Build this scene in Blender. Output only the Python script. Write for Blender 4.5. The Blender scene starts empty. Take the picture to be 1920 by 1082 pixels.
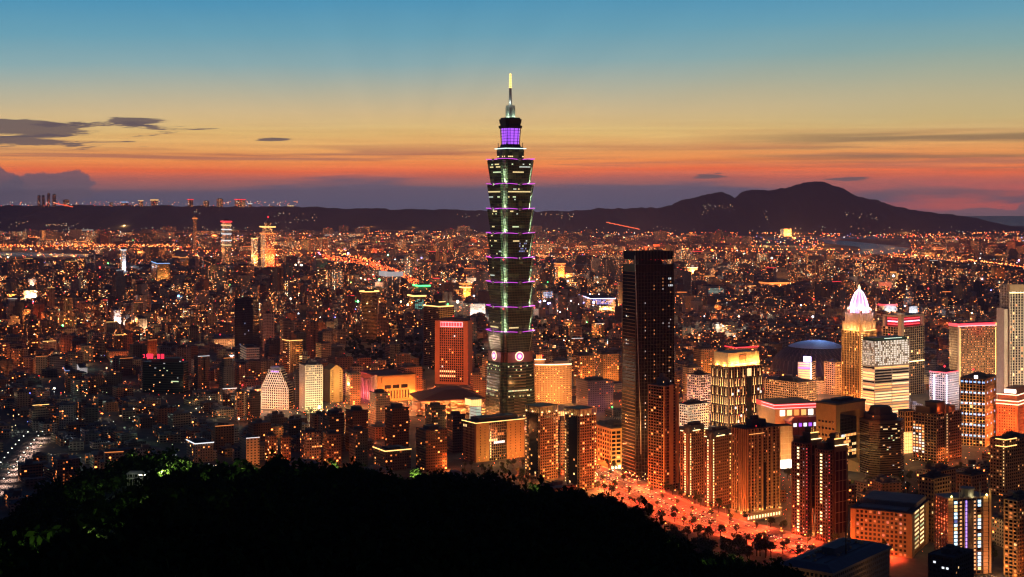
import bpy, math, random
import numpy as np
R = math.radians
rnd = random.Random(7)
nrng = np.random.default_rng(11)
SC = bpy.context.scene
COL = SC.collection

# ------------------------------------------------------------------ camera, sky, exposure
F, EYE, CX, H = 2720.0, 381.0, 960.0, 328.0          # focal length in photo pixels, eye-level row, camera height (m)
cam = bpy.data.objects.new('camera', bpy.data.cameras.new('camera'))
COL.objects.link(cam); SC.camera = cam
cam.location = (0, 0, H); cam.rotation_euler = (R(90), 0, 0)
cam.data.lens = F / 1920 * 36; cam.data.sensor_width = 36
cam.data.shift_y = -(541 - EYE) / 1920
cam.data.clip_start = 5; cam.data.clip_end = 90000
SC.view_settings.view_transform = 'Standard'; SC.view_settings.look = 'None'
SC.view_settings.exposure = 0; SC.view_settings.gamma = 1
cy = SC.cycles
cy.use_denoising = True
try: cy.denoiser = 'OPENIMAGEDENOISE'
except Exception: pass
cy.max_bounces = 4; cy.diffuse_bounces = 1; cy.glossy_bounces = 2; cy.transmission_bounces = 2; cy.volume_bounces = 0
cy.sample_clamp_indirect = 1.0; cy.caustics_reflective = False; cy.caustics_refractive = False
cy.use_light_tree = True
SC.render.filter_size = 1.25; cy.filter_width = 1.25

def lin(*c):
    return tuple((x/255/12.92 if x/255 <= .04045 else ((x/255+.055)/1.055)**2.4) for x in c)

class NT:
    """tiny node builder"""
    def __init__(s, tree): s.t = tree; s.n = tree.nodes; s.l = tree.links
    def new(s, typ, **kw):
        n = s.n.new(typ)
        for k, v in kw.items(): setattr(n, k, v)
        return n
    def put(s, sock, v):
        if isinstance(v, bpy.types.NodeSocket): s.l.new(v, sock)
        elif isinstance(v, (tuple, list)):
            sock.default_value = (tuple(v) + (1,)) if len(v) == 3 and sock.type == 'RGBA' else v
        else: sock.default_value = v
    def m(s, op, a, b=0.0, c=None, clamp=False):
        n = s.new('ShaderNodeMath', operation=op, use_clamp=clamp)
        s.put(n.inputs[0], a); s.put(n.inputs[1], b)
        if c is not None: s.put(n.inputs[2], c)
        return n.outputs[0]
    def sm(s, x, a, b):                                  # smoothstep from a to b
        n = s.new('ShaderNodeMapRange', interpolation_type='SMOOTHSTEP')
        s.put(n.inputs['Value'], x); s.put(n.inputs['From Min'], a); s.put(n.inputs['From Max'], b)
        return n.outputs[0]
    def mix(s, f, a, b, bt='MIX'):
        n = s.new('ShaderNodeMix', data_type='RGBA', blend_type=bt)
        s.put(n.inputs['Factor'], f)
        for i, v in ((6, a), (7, b)): s.put(n.inputs[i], v)
        return n.outputs[2]
    def ramp(s, f, stops, interp='LINEAR'):
        n = s.new('ShaderNodeValToRGB'); s.put(n.inputs[0], f)
        cr = n.color_ramp; cr.interpolation = interp
        while len(cr.elements) < len(stops): cr.elements.new(.5)
        for e, (p, c) in zip(cr.elements, stops): e.position = p; e.color = tuple(c) + (1,)
        return n.outputs[0]
    def noise(s, vec, scale, detail=4, rough=.5, dist=0):
        n = s.new('ShaderNodeTexNoise'); s.put(n.inputs['Vector'], vec)
        n.inputs['Scale'].default_value = scale; n.inputs['Detail'].default_value = detail
        n.inputs['Roughness'].default_value = rough; n.inputs['Distortion'].default_value = dist
        return n.outputs['Fac']
    def xyz(s, x, y, z):
        n = s.new('ShaderNodeCombineXYZ')
        for i, v in enumerate((x, y, z)): s.put(n.inputs[i], v)
        return n.outputs[0]

HAZE = 3.3e-5                                             # density of the air (1/m)
world = bpy.data.worlds.new('World'); SC.world = world; world.use_nodes = True
def build_sky():
    k = NT(world.node_tree); k.n.clear()
    tc = k.new('ShaderNodeTexCoord')
    sx = k.new('ShaderNodeSeparateXYZ'); k.l.new(tc.outputs['Generated'], sx.inputs[0])
    x, y, z = sx.outputs
    hor = k.m('SQRT', k.m('ADD', k.m('MULTIPLY', x, x), k.m('MULTIPLY', y, y)))
    el = k.m('DIVIDE', z, k.m('MAXIMUM', hor, .001))             # tangent of elevation
    az = k.m('ARCTAN2', x, y)                                    # 0 = towards the tower, + to the north
    deg = lambda row: (EYE - row) / F
    # slow wobble of the bands
    w1 = k.noise(k.xyz(k.m('MULTIPLY', az, 5.0), k.m('MULTIPLY', el, 14.0), 0.3), 1.0, 3, .5)
    elw = k.m('ADD', el, k.m('MULTIPLY', k.m('SUBTRACT', w1, .5), .012))
    # sunset centre is a little to the left: bands reach higher there
    lift = k.m('MULTIPLY', k.m('ADD', az, .02), -.022)
    e2 = k.m('ADD', elw, k.m('MULTIPLY', lift, k.sm(el, .0, .10)))
    e2 = k.m('SUBTRACT', e2, 0.0)
    top = deg(0)
    P = lambda row: max(0.0, min(1.0, deg(row) / .30))
    stops = [(P(395), lin(94, 86, 100)), (P(360), lin(116, 92, 98)), (P(338), lin(172, 98, 88)), (P(321), lin(232, 110, 66)), (P(304), lin(238, 140, 74)), (P(278), lin(232, 166, 96)),
             (P(246), lin(224, 184, 116)), (P(208), lin(210, 184, 138)), (P(165), lin(180, 178, 156)), (P(115), lin(138, 170, 174)), (P(62), lin(106, 160, 180)), (P(0), lin(80, 148, 182)), (.75, lin(44, 98, 142)), (1, lin(26, 60, 100))]
    base = k.ramp(k.m('DIVIDE', e2, .30, clamp=True), stops)
    # the right half is cooler and greener in the middle of the sky
    side = k.m('MULTIPLY', k.sm(az, .0, .36), k.m('MULTIPLY', k.sm(el, deg(300), deg(215)), k.sm(el, deg(20), deg(120))))
    base = k.mix(k.m('MULTIPLY', side, .30), base, lin(120, 158, 140))
    # faint rays fanning out from the place where the sun went down
    ang = k.m('ARCTAN2', k.m('SUBTRACT', el, deg(372)), k.m('ADD', az, .075))
    ry = k.noise(k.xyz(k.m('MULTIPLY', ang, 3.4), 0.0, 7.7), 1.0, 3, .55)
    rf = k.m('MULTIPLY', k.m('MULTIPLY', k.m('SUBTRACT', ry, .5), k.sm(el, deg(285), deg(190))), k.m('SUBTRACT', 1.0, k.sm(el, deg(60), .2)))
    g1 = k.m('ADD', 1.0, k.m('MULTIPLY', rf, .21)); base = k.mix(1.0, base, k.xyz(g1, k.m('ADD', 1.0, k.m('MULTIPLY', rf, .15)), k.m('ADD', 1.0, k.m('MULTIPLY', rf, .12))), 'MULTIPLY')
    # thin mauve streaks among the orange
    st = k.noise(k.xyz(k.m('MULTIPLY', az, 3.4), k.m('MULTIPLY', el, 120.0), 4.7), 1.0, 7, .60, .5)
    band = k.m('MULTIPLY', k.sm(el, deg(345), deg(315)), k.m('SUBTRACT', 1.0, k.sm(el, deg(296), deg(258))))
    base = k.mix(k.m('MULTIPLY', k.m('MULTIPLY', k.sm(st, .45, .64), band), .72), base, lin(156, 98, 86))
    # fine fibrous texture through the whole warm part of the sky
    fb = k.noise(k.xyz(k.m('MULTIPLY', az, 6.5), k.m('MULTIPLY', el, 260.0), 12.3), 1.0, 8, .62, .5)
    fa = k.m('MULTIPLY', k.sm(el, deg(352), deg(322)), k.m('SUBTRACT', 1.0, k.sm(el, deg(268), deg(205))))
    fg = k.m('ADD', 1.0, k.m('MULTIPLY', k.m('MULTIPLY', k.m('SUBTRACT', fb, .5), fa), .75)); base = k.mix(1.0, base, k.xyz(k.m('ADD', .5, k.m('MULTIPLY', fg, .5)), fg, fg), 'MULTIPLY')
    # olive grey streaks at the right
    st2 = k.noise(k.xyz(k.m('MULTIPLY', az, 4.0), k.m('MULTIPLY', el, 120.0), 9.1), 1.0, 5, .55, .2)
    b2 = k.m('MULTIPLY', k.sm(az, .08, .26), k.m('MULTIPLY', k.sm(el, deg(312), deg(288)), k.m('SUBTRACT', 1.0, k.sm(el, deg(262), deg(243)))))
    base = k.mix(k.m('MULTIPLY', k.m('MULTIPLY', k.sm(st2, .37, .56), b2), .8), base, lin(132, 108, 82))
    # low dusk bank: top edge wanders
    wb = k.noise(k.xyz(k.m('MULTIPLY', az, 4.2), k.m('MULTIPLY', el, 46.0), 2.2), 1.0, 5, .55, .3)
    centre = k.m('SUBTRACT', 1.0, k.m('MINIMUM', 1.0, k.m('MULTIPLY', k.m('ABSOLUTE', k.m('SUBTRACT', az, .0)), 3.2)))
    edge = k.m('ADD', deg(366), k.m('ADD', k.m('MULTIPLY', centre, (366-338)/F), k.m('MULTIPLY', k.m('SUBTRACT', wb, .5), 120/F)))
    edge = k.m('SUBTRACT', edge, k.m('MULTIPLY', k.sm(az, .14, .30), 16/F))
    bank = k.m('SUBTRACT', 1.0, k.sm(k.m('SUBTRACT', el, edge), -7/F, 9/F))
    bcol = k.mix(k.sm(el, deg(398), deg(335)), lin(84, 85, 105), lin(100, 88, 102))
    base = k.mix(k.m('MULTIPLY', bank, .96), base, bcol)
    # red glow showing through the bank at the right
    rw = k.noise(k.xyz(k.m('MULTIPLY', az, 7.0), k.m('MULTIPLY', el, 70.0), 6.6), 1.0, 5, .6, .3)
    rg = k.m('MULTIPLY', k.sm(az, .17, .30), k.m('MULTIPLY', k.sm(rw, .38, .60), k.m('MULTIPLY', k.sm(el, deg(408), deg(385)), k.m('SUBTRACT', 1.0, k.sm(el, deg(360), deg(325))))))
    base = k.mix(k.m('MULTIPLY', rg, .85), base, lin(196, 96, 82))
    # dark flat clouds low on the left
    cn = k.noise(k.xyz(k.m('MULTIPLY', az, 17.0), k.m('MULTIPLY', el, 190.0), 1.4), 1.0, 9, .66, .6)
    def blob(a0, r0, ra, rr, hardness=1.0):
        dx = k.m('DIVIDE', k.m('SUBTRACT', az, (a0-CX)/F), ra/F); dy = k.m('DIVIDE', k.m('SUBTRACT', el, deg(r0)), rr/F)
        return k.m('SUBTRACT', 1.0, k.m('SQRT', k.m('ADD', k.m('MULTIPLY', dx, dx), k.m('MULTIPLY', dy, dy))))
    for (a0, r0, ra, rr, d) in ((60, 247, 225, 16, .62), (50, 271, 180, 12, .55), (262, 231, 70, 9, .06), (515, 263, 30, 3.5, .3), (1322, 333, 42, 9, .2), (1590, 338, 60, 6, .1), (150, 240, 60, 5, .1)):
        v = k.m('ADD', k.m('MULTIPLY', blob(a0, r0, ra, rr), .9), k.m('MULTIPLY', k.m('SUBTRACT', cn, .53), 4.2))
        base = k.mix(k.m('MULTIPLY', k.sm(v, .10-d*.4, .42-d*.4), .9), base, lin(98, 84, 88))
    # cumulus tops at both ends of the horizon
    cu = k.noise(k.xyz(k.m('MULTIPLY', az, 38.0), k.m('MULTIPLY', el, 60.0), 3.3), 1.0, 5, .6)
    for (a0, r0, ra, rr, c) in ((125, 353, 90, 30, lin(96, 86, 98)), (15, 352, 62, 42, lin(92, 84, 97)), (-80, 352, 90, 55, lin(92, 84, 97)), (1930, 402, 70, 36, lin(112, 92, 100)), (1830, 408, 120, 16, lin(118, 92, 98))):
        v = k.m('ADD', blob(a0, r0, ra, rr), k.m('MULTIPLY', k.m('SUBTRACT', cu, .5), 1.5))
        base = k.mix(k.m('MULTIPLY', k.sm(v, .0, .14), .85), base, c)
    # night side of the sky: overhead and behind the camera it is already dark
    front = k.sm(k.m('COSINE', az), -.3, .75)
    dark = lin(22, 30, 52)
    up = k.sm(el, .30, 1.1)
    col = k.mix(up, base, dark)
    col = k.mix(front, k.mix(k.sm(el, .02, .6), lin(54, 46, 60), dark), col)
    col = k.mix(k.sm(el, -.06, -.02), lin(20, 18, 24), col)
    path = k.m('MINIMUM', 37000.0, k.m('DIVIDE', 330.0, k.m('MAXIMUM', el, .009)))          # metres of hazy air on the way to that sky
    gain = k.m('EXPONENT', k.m('MULTIPLY', path, HAZE*.8))
    bg = k.new('ShaderNodeBackground'); k.l.new(col, bg.inputs[0]); k.l.new(gain, bg.inputs[1])
    out = k.new('ShaderNodeOutputWorld'); k.l.new(bg.outputs[0], out.inputs[0])
build_sky()

# ------------------------------------------------------------------ helpers
def X_(px, Y): return (px - CX) / F * Y
def Z_(py, Y): return H - (py - EYE) / F * Y
def Yg(py): return H * F / (py - EYE)                    # ground depth seen at a photo row
def ground(px, py): y = Yg(py); return X_(px, y), y

def link(o, parent=None):
    COL.objects.link(o)
    if parent is not None: o.parent = parent
    return o
def tag(o, label=None, cat=None, group=None, kind=None):
    if label: o['label'] = label
    if cat: o['category'] = cat
    if group: o['group'] = group
    if kind: o['kind'] = kind
    return o
def empty(name, loc, rz=0.0):
    o = bpy.data.objects.new(name, None); o.location = loc; o.rotation_euler = (0, 0, rz); o.empty_display_size = 2
    return link(o)

class MB:
    """collects polygons; build() links them as one mesh object"""
    def __init__(s): s.v = []; s.f = []; s.m = []; s.uv = []; s.tone = []; s.par = []; s.T = None
    def tf(s, ox, oy, a, oz=0.0): s.T = (ox, oy, oz, math.cos(a), math.sin(a)); return s
    def poly(s, pts, m=0, uv=None, tone=(.3, .3, .3), par=(0, 0, 0)):
        n = len(s.v)
        if s.T:
            ox, oy, oz, c, q = s.T
            pts = [(ox + c*x - q*y, oy + q*x + c*y, z + oz) for x, y, z in pts]
        s.v += pts; s.f.append(tuple(range(n, n+len(pts)))); s.m.append(m)
        s.uv += uv if uv else [(p[0], p[1]) for p in pts]
        s.tone.append(tone); s.par.append(par)
    def prism(s, base, z0, z1, m=0, mt=None, tone=(.3,.3,.3), par=(0,0,0), top=None, bottom=False):
        """base: CCW outline; top: outline at z1 (same count)"""
        top = top or base; k = len(base); u = 0
        for i in range(k):
            a, b = base[i], base[(i+1) % k]; c, d = top[(i+1) % k], top[i]
            L = math.hypot(b[0]-a[0], b[1]-a[1])
            s.poly([(a[0],a[1],z0),(b[0],b[1],z0),(c[0],c[1],z1),(d[0],d[1],z1)], m, [(u,z0),(u+L,z0),(u+L,z1),(u,z1)], tone, par); u += L
        mt = m if mt is None else mt
        s.poly([(p[0],p[1],z1) for p in top], mt, None, tone, par)
        if bottom: s.poly([(p[0],p[1],z0) for p in reversed(base)], mt, None, tone, par)
    def box(s, x0, x1, y0, y1, z0, z1, m=0, mt=None, tone=(.3,.3,.3), par=(0,0,0), bottom=False):
        s.prism([(x0,y0),(x1,y0),(x1,y1),(x0,y1)], z0, z1, m, mt, tone, par, None, bottom)
    def ring(s, cx, cyy, r, n=16, ph=0.0):
        return [(cx+r*math.cos(ph+2*math.pi*i/n), cyy+r*math.sin(ph+2*math.pi*i/n)) for i in range(n)]
    def blob(s, x, y, z, r, m=0, tone=(.3,.3,.3)):       # octahedron
        p = [(x+r,y,z),(x,y+r,z),(x-r,y,z),(x,y-r,z)]
        for i in range(4):
            s.poly([p[i], p[(i+1)%4], (x,y,z+r)], m, None, tone); s.poly([p[(i+1)%4], p[i], (x,y,z-r)], m, None, tone)
    def mesh(s, name, mats):
        me = bpy.data.meshes.new(name)
        me.from_pydata(s.v, [], s.f)
        for x in (mats if isinstance(mats, (list, tuple)) else [mats]): me.materials.append(x)
        me.polygons.foreach_set('material_index', s.m)
        ul = me.uv_layers.new(name='UVMap'); ul.data.foreach_set('uv', np.array(s.uv, dtype=np.float32).ravel())
        for nm, arr in (('tone', s.tone), ('par', s.par)):
            a = me.attributes.new(nm, 'FLOAT_COLOR', 'FACE')
            q = np.ones((len(s.f), 4), dtype=np.float32); q[:, :3] = np.array([t[:3] for t in arr]); a.data.foreach_set('color', q.ravel())
        me.update()
        return me
    def build(s, name, mats, parent=None):
        return link(bpy.data.objects.new(name, s.mesh(name, mats)), parent)

def lamp(x, y, z, P, col, parent=None, name='lamp_light', down=None):
    L = bpy.data.lights.new(name, 'SPOT' if down else 'POINT'); L.energy = P; L.color = col; L.shadow_soft_size = 0.0
    if down: L.spot_size = down; L.spot_blend = .6
    o = bpy.data.objects.new(name, L); o.location = (x, y, z)
    return link(o, parent)

# ------------------------------------------------------------------ materials
def pbr(name, base, rough=.7, metal=0.0, bump=0.0, vary=.25, scale=.2, spec=.3):
    m = bpy.data.materials.new(name); m.use_nodes = True; k = NT(m.node_tree); b = k.n['Principled BSDF']
    g = k.new('ShaderNodeNewGeometry')
    n = k.noise(g.outputs['Position'], scale, 4, .6)
    n2 = k.noise(g.outputs['Position'], scale*9, 2, .5)
    f = k.m('ADD', k.m('MULTIPLY', k.m('SUBTRACT', n, .5), 2*vary), k.m('MULTIPLY', k.m('SUBTRACT', n2, .5), vary))
    sc = k.m('MAXIMUM', k.m('ADD', 1.0, f), .15)
    col = k.mix(1.0, tuple(base), k.xyz(sc, sc, sc), 'MULTIPLY')
    k.l.new(col, b.inputs['Base Color']); b.inputs['Roughness'].default_value = rough; b.inputs['Metallic'].default_value = metal
    b.inputs['Specular IOR Level'].default_value = spec
    return m
_em = {}
def emat(name, col, st):
    if name in _em: return _em[name]
    m = bpy.data.materials.new(name); m.use_nodes = True; b = m.node_tree.nodes['Principled BSDF']
    b.inputs['Base Color'].default_value = tuple(.15+.6*min(1, x) for x in col) + (1,); b.inputs['Roughness'].default_value = .6
    b.inputs['Emission Color'].default_value = tuple(col) + (1,); b.inputs['Emission Strength'].default_value = st
    m.cycles.emission_sampling = 'NONE'; _em[name] = m
    return m
def tone_emat():
    m = bpy.data.materials.new('small_lights'); m.use_nodes = True; k = NT(m.node_tree); b = k.n['Principled BSDF']
    a = k.new('ShaderNodeAttribute', attribute_name='tone'); k.l.new(k.mix(.75, (.15, .15, .15), a.outputs['Color']), b.inputs['Base Color'])
    k.l.new(a.outputs['Color'], b.inputs['Emission Color']); b.inputs['Emission Strength'].default_value = 1
    m.cycles.emission_sampling = 'NONE'
    return m
def city_facade():
    """walls of ordinary buildings: UV in metres, tone = wall colour, par = (seed, share of lit windows, bay width/10)"""
    m = bpy.data.materials.new('city_facade'); m.use_nodes = True; k = NT(m.node_tree); b = k.n['Principled BSDF']
    uv = k.new('ShaderNodeUVMap', uv_map='UVMap'); sx = k.new('ShaderNodeSeparateXYZ'); k.l.new(uv.outputs[0], sx.inputs[0])
    tone = k.new('ShaderNodeAttribute', attribute_name='tone'); par = k.new('ShaderNodeAttribute', attribute_name='par')
    sp = k.new('ShaderNodeSeparateColor'); k.l.new(par.outputs['Color'], sp.inputs[0]); seed, frac, bay = sp.outputs
    bw = k.m('MULTIPLY', bay, 10.0)
    u = k.m('DIVIDE', sx.outputs[0], bw); v = k.m('DIVIDE', sx.outputs[1], 3.4)
    cu, cv = k.m('FLOOR', u), k.m('FLOOR', v); fu, fv = k.m('FRACT', u), k.m('FRACT', v)
    wn = k.new('ShaderNodeTexWhiteNoise', noise_dimensions='3D'); k.l.new(k.xyz(cu, cv, k.m('MULTIPLY', seed, 977.0)), wn.inputs['Vector'])
    rs = k.new('ShaderNodeSeparateColor'); k.l.new(wn.outputs['Color'], rs.inputs[0])
    wide = k.m('ADD', .24, k.m('MULTIPLY', seed, .16))
    win = k.m('MULTIPLY', k.m('LESS_THAN', k.m('ABSOLUTE', k.m('SUBTRACT', fu, .5)), wide), k.m('LESS_THAN', k.m('ABSOLUTE', k.m('SUBTRACT', fv, .55)), .24))
    # whole columns (stair wells) are lit more often
    wc = k.new('ShaderNodeTexWhiteNoise', noise_dimensions='2D'); k.l.new(k.xyz(cu, k.m('MULTIPLY', seed, 311.0), 0.0), wc.inputs['Vector'])
    boost = k.m('MULTIPLY', k.m('GREATER_THAN', wc.outputs['Value'], .93), .35)
    lit = k.m('LESS_THAN', wn.outputs['Value'], k.m('ADD', frac, k.m('MULTIPLY', boost, k.m('MULTIPLY', frac, 6.0))))
    ecol = k.ramp(rs.outputs[0], [(0, (1, .24, .05)), (.17, (1, .40, .12)), (.35, (1, .64, .30)), (.58, (1, .86, .58)), (.78, (.86, .96, 1)), (.92, (.55, .95, .72))], 'CONSTANT')
    est = k.m('ADD', .25, k.m('MULTIPLY', k.m('POWER', rs.outputs[1], 4.0), 10.0))
    est = k.m('MULTIPLY', est, k.m('MULTIPLY', win, lit))
    g = k.new('ShaderNodeNewGeometry')
    st = k.noise(g.outputs['Position'], .12, 4, .6)
    wall = k.mix(1.0, tone.outputs['Color'], k.xyz(*([k.m('ADD', .55, k.m('MULTIPLY', st, .9))]*3)), 'MULTIPLY')
    slab = k.m('LESS_THAN', fv, .10)
    wall = k.mix(k.m('MULTIPLY', slab, .35), wall, (.06, .06, .06))
    k.l.new(k.mix(win, wall, k.mix(lit, (.025, .028, .032), k.mix(.4, (0, 0, 0), ecol))), b.inputs['Base Color'])
    k.put(b.inputs['Roughness'], k.m('SUBTRACT', .85, k.m('MULTIPLY', win, .6))); b.inputs['Specular IOR Level'].default_value = .3
    k.l.new(ecol, b.inputs['Emission Color']); k.l.new(est, b.inputs['Emission Strength'])
    m.cycles.emission_sampling = 'NONE'
    return m
M_CITY = city_facade(); M_PT = tone_emat()
M_ROOF = pbr('roof_concrete', (.16, .16, .17), .9, vary=.4, scale=.08)
M_ROOFD = pbr('dark_roof_felt', (.06, .065, .08), .9, vary=.4, scale=.08)
M_GLASSD = pbr('dark_glazing', (.012, .014, .016), .12, vary=.1, spec=.5)
M_GLASSG = pbr('green_tinted_glazing', (.016, .030, .026), .14, vary=.15, spec=.5)
M_GLASSB = pbr('blue_black_glazing', (.008, .012, .03), .16, vary=.15, spec=.5)
M_BEIGE = pbr('beige_stone', (.40, .31, .21), .8); M_BROWN = pbr('brown_tile', (.22, .13, .075), .75)
M_WHITE = pbr('pale_tile', (.58, .54, .48), .7); M_GREY = pbr('grey_concrete', (.26, .25, .25), .85)
M_RED = pbr('red_granite', (.40, .17, .10), .75); M_DARK = pbr('dark_metal', (.045, .04, .035), .5, metal=.3)
M_GOLDW = pbr('ochre_stone', (.46, .30, .13), .75); M_TRUNK = pbr('bark', (.05, .035, .025), .9)
M_LEAF = pbr('dark_foliage', (.022, .040, .014), 1.0, vary=.5, scale=.25, spec=0.0); M_LEAF2 = pbr('street_foliage', (.05, .075, .025), .8, vary=.5, scale=.4)
M_HILL = pbr('forest_floor', (.02, .028, .014), .95, vary=.4, scale=.05)
M_ASPH = pbr('asphalt', (.055, .052, .05), .8, vary=.3, scale=.15); M_PAVE = pbr('paving', (.18, .17, .16), .85, vary=.3)
M_PAINT = pbr('road_paint', (.7, .7, .68), .7); M_STEEL = pbr('galvanised_steel', (.30, .30, .31), .45, metal=.7)
M_MTN = pbr('mountain_forest', (.012, .019, .034), .95, vary=.5, scale=.0016)
M_MAST = pbr('pale_metal', (.55, .58, .55), .4, metal=.4)
E_WARM = emat('warm_window', (1, .42, .12), 1.5); E_YEL = emat('yellow_window', (1, .68, .30), 1.4); E_WHT = emat('white_window', (.88, .94, 1), 1.3)
E_ORG = emat('orange_window', (1, .28, .06), 1.3); E_GRN = emat('greenish_window', (.78, 1, .55), .9); E_DIM = emat('dim_window', (1, .42, .14), .4)
E_OFF = emat('office_window', (1, .80, .36), .95); E_DIMW = emat('soft_white_window', (.8, 1, .85), .6)
E_BLUE = emat('blue_window', (.22, .50, 1), 1.5); E_PURP = emat('purple_light', (.42, .10, .95), 1.3)
E_MAG = emat('magenta_strip', (.70, .08, .80), 1.25); E_RED = emat('red_light', (1, .03, .05), 2.2); E_PINK = emat('pink_white_light', (1, .66, .98), 2.2)
E_GOLD = emat('gold_strip', (1, .55, .16), 2.6); E_GOLDW = emat('pale_gold_light', (1, .72, .34), 2.6); E_HOT = emat('hot_white_light', (1, .90, .72), 4.0)
E_LAMP = emat('sodium_lamp', (1, .36, .08), 7.0); E_LAMPW = emat('white_lamp', (.95, 1, .82), 6.0); E_COOL = emat('cool_white_light', (.80, .88, 1), 4.0)
E_GREEN = emat('green_light', (.08, 1, .22), 3.5); E_BWHT = emat('blue_white_light', (.50, .52, 1), 4.5); E_TAIL = emat('tail_light_red', (1, .04, .02), 34.0)
E_HEAD = emat('headlight_white', (1, .80, .50), 7.0); E_CORN = emat('corner_light', (.70, 1, .62), 1.0); E_TEAL = emat('teal_screen', (.12, .50, .42), .8)

TH = R(29)                                                # street grid of the new district

# ------------------------------------------------------------------ buildings: shared part builders
HERO = []                                                 # (px0, px1, top row, row above which it must stay clear, Y, anchor phrase)
def corner(name, label, cat, a, s, b, top, Y, th=TH, vis=None, anchor=None, group=None, z0=0.0):
    """a thing whose nearest vertical edge stands at pixel column s, its two seen faces reaching columns a and b"""
    xc = X_(s, Y); A, B = (a-CX)/F, (b-CX)/F
    wr = (B*Y - xc) / (math.cos(th) - B*math.sin(th)); wl = (xc - A*Y) / (math.sin(th) + A*math.cos(th))
    h = Z_(top, Y)
    r = empty(name, (xc, Y, z0), th); tag(r, label, cat, group)
    HERO.append((a, b, top, vis if vis is not None else EYE + H*F/Y, Y, anchor))
    return r, wr, wl, h
def lattice(r, wr, wl, z0, z1, fl, bay, mw, mg, band=1.1, pier=.7, inset=.5, x0=0.0, y0=0.0, proud=.07, wall='facade_grid', glass='glazing'):
    nf = max(1, round((z1-z0)/fl)); fh = (z1-z0)/nf
    nx = max(1, round(wr/bay)); ny = max(1, round(wl/bay))
    c = MB(); c.box(x0+inset, x0+wr-inset, y0+inset, y0+wl-inset, z0, z1-.02); c.build(glass, mg, r)
    g = MB()
    if band > 0:
        for k in range(nf+1):
            za = max(z0, z0+k*fh-band*.5); zb = min(z1, z0+k*fh+band*.5)
            g.box(x0, x0+wr, y0, y0+wl, za, zb, bottom=True)
    if pier > 0:
        p = proud
        for i in range(nx+1):
            u = x0 + min(max(i*wr/nx, pier/2), wr-pier/2)
            g.box(u-pier/2, u+pier/2, y0-p, y0+inset+.1, z0, z1+.03); g.box(u-pier/2, u+pier/2, y0+wl-inset-.1, y0+wl+p, z0, z1+.03)
        for i in range(ny+1):
            u = y0 + min(max(i*wl/ny, pier/2+.1), wl-pier/2-.1)
            g.box(x0-p-.01, x0+inset+.1, u-pier/2, u+pier/2, z0, z1+.05); g.box(x0+wr-inset-.1, x0+wr+p+.01, u-pier/2, u+pier/2, z0, z1+.05)
    if g.f: g.build(wall, mw, r)
    return dict(r=r, wr=wr, wl=wl, z0=z0, fh=fh, nf=nf, nx=nx, ny=ny, inset=inset, x0=x0, y0=y0, band=band, pier=pier)
_wm = {}
def win_mesh(w, h, m):
    key = (round(w, 1), round(h, 1), m.name)
    if key not in _wm:
        b = MB(); b.box(-w/2, w/2, -.06, .06, -h/2, h/2, bottom=True); _wm[key] = b.mesh('window', m)
    return _wm[key]
def put_window(G, face, i, k, m, ww=None, hh=None, name='window'):
    n = G['nx'] if face == 'F' else G['ny']; L = G['wr'] if face == 'F' else G['wl']
    w = ww or max(.6, L/n - G['pier'] - .25); h = hh or max(.5, G['fh'] - G['band'] - .2)
    o = bpy.data.objects.new(name, win_mesh(w, h, m)); u = (i+.5)*L/n; z = G['z0'] + (k+.5)*G['fh']
    if face == 'F': o.location = (G['x0']+u, G['y0']+G['inset']-.07, z)
    else: o.location = (G['x0']+G['inset']-.07, G['y0']+u, z); o.rotation_euler = (0, 0, -math.pi/2)
    return link(o, G['r'])
def lit(G, n, mats=((E_WARM, 4), (E_YEL, 3), (E_WHT, 1), (E_DIM, 4)), faces='FS', runs=False, krange=None, seed=0):
    q = random.Random(seed + G['nf']*31 + G['nx']*7 + n); pool = [m for m, w in mats for _ in range(w)]
    done = set(); k0, k1 = krange or (0, G['nf']); tries = 0
    while len(done) < min(n, 96) and tries < n*12:
        tries += 1
        f = q.choice(faces); nn = G['nx'] if f == 'F' else G['ny']; i = q.randrange(nn); k = q.randrange(k0, k1); m = q.choice(pool)
        for j in range(q.randint(2, 6) if runs else 1):
            if i+j < nn and (f, i+j, k) not in done: done.add((f, i+j, k)); put_window(G, f, i+j, k, m)
def strip(r, pts, rad, m, name='light_strip'):
    """square tube along points"""
    b = MB()
    for p, q in zip(pts[:-1], pts[1:]):
        d = np.array(q, float) - np.array(p, float); L = np.linalg.norm(d); d /= L
        s = np.cross(d, (0, 0, 1)); s = s/np.linalg.norm(s) if np.linalg.norm(s) > 1e-6 else np.array((1., 0, 0)); t = np.cross(s, d)
        P0, P1 = np.array(p, float) - d*rad*.4, np.array(q, float) + d*rad*.4
        c = [(s*a + t*e)*rad for a, e in ((1, 1), (-1, 1), (-1, -1), (1, -1))]
        for i in range(4):
            j = (i+1) % 4; b.poly([tuple(P0+c[i]), tuple(P1+c[i]), tuple(P1+c[j]), tuple(P0+c[j])])
        b.poly([tuple(P0+x) for x in c]); b.poly([tuple(P1+x) for x in reversed(c)])
    return b.build(name, m, r)
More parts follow.
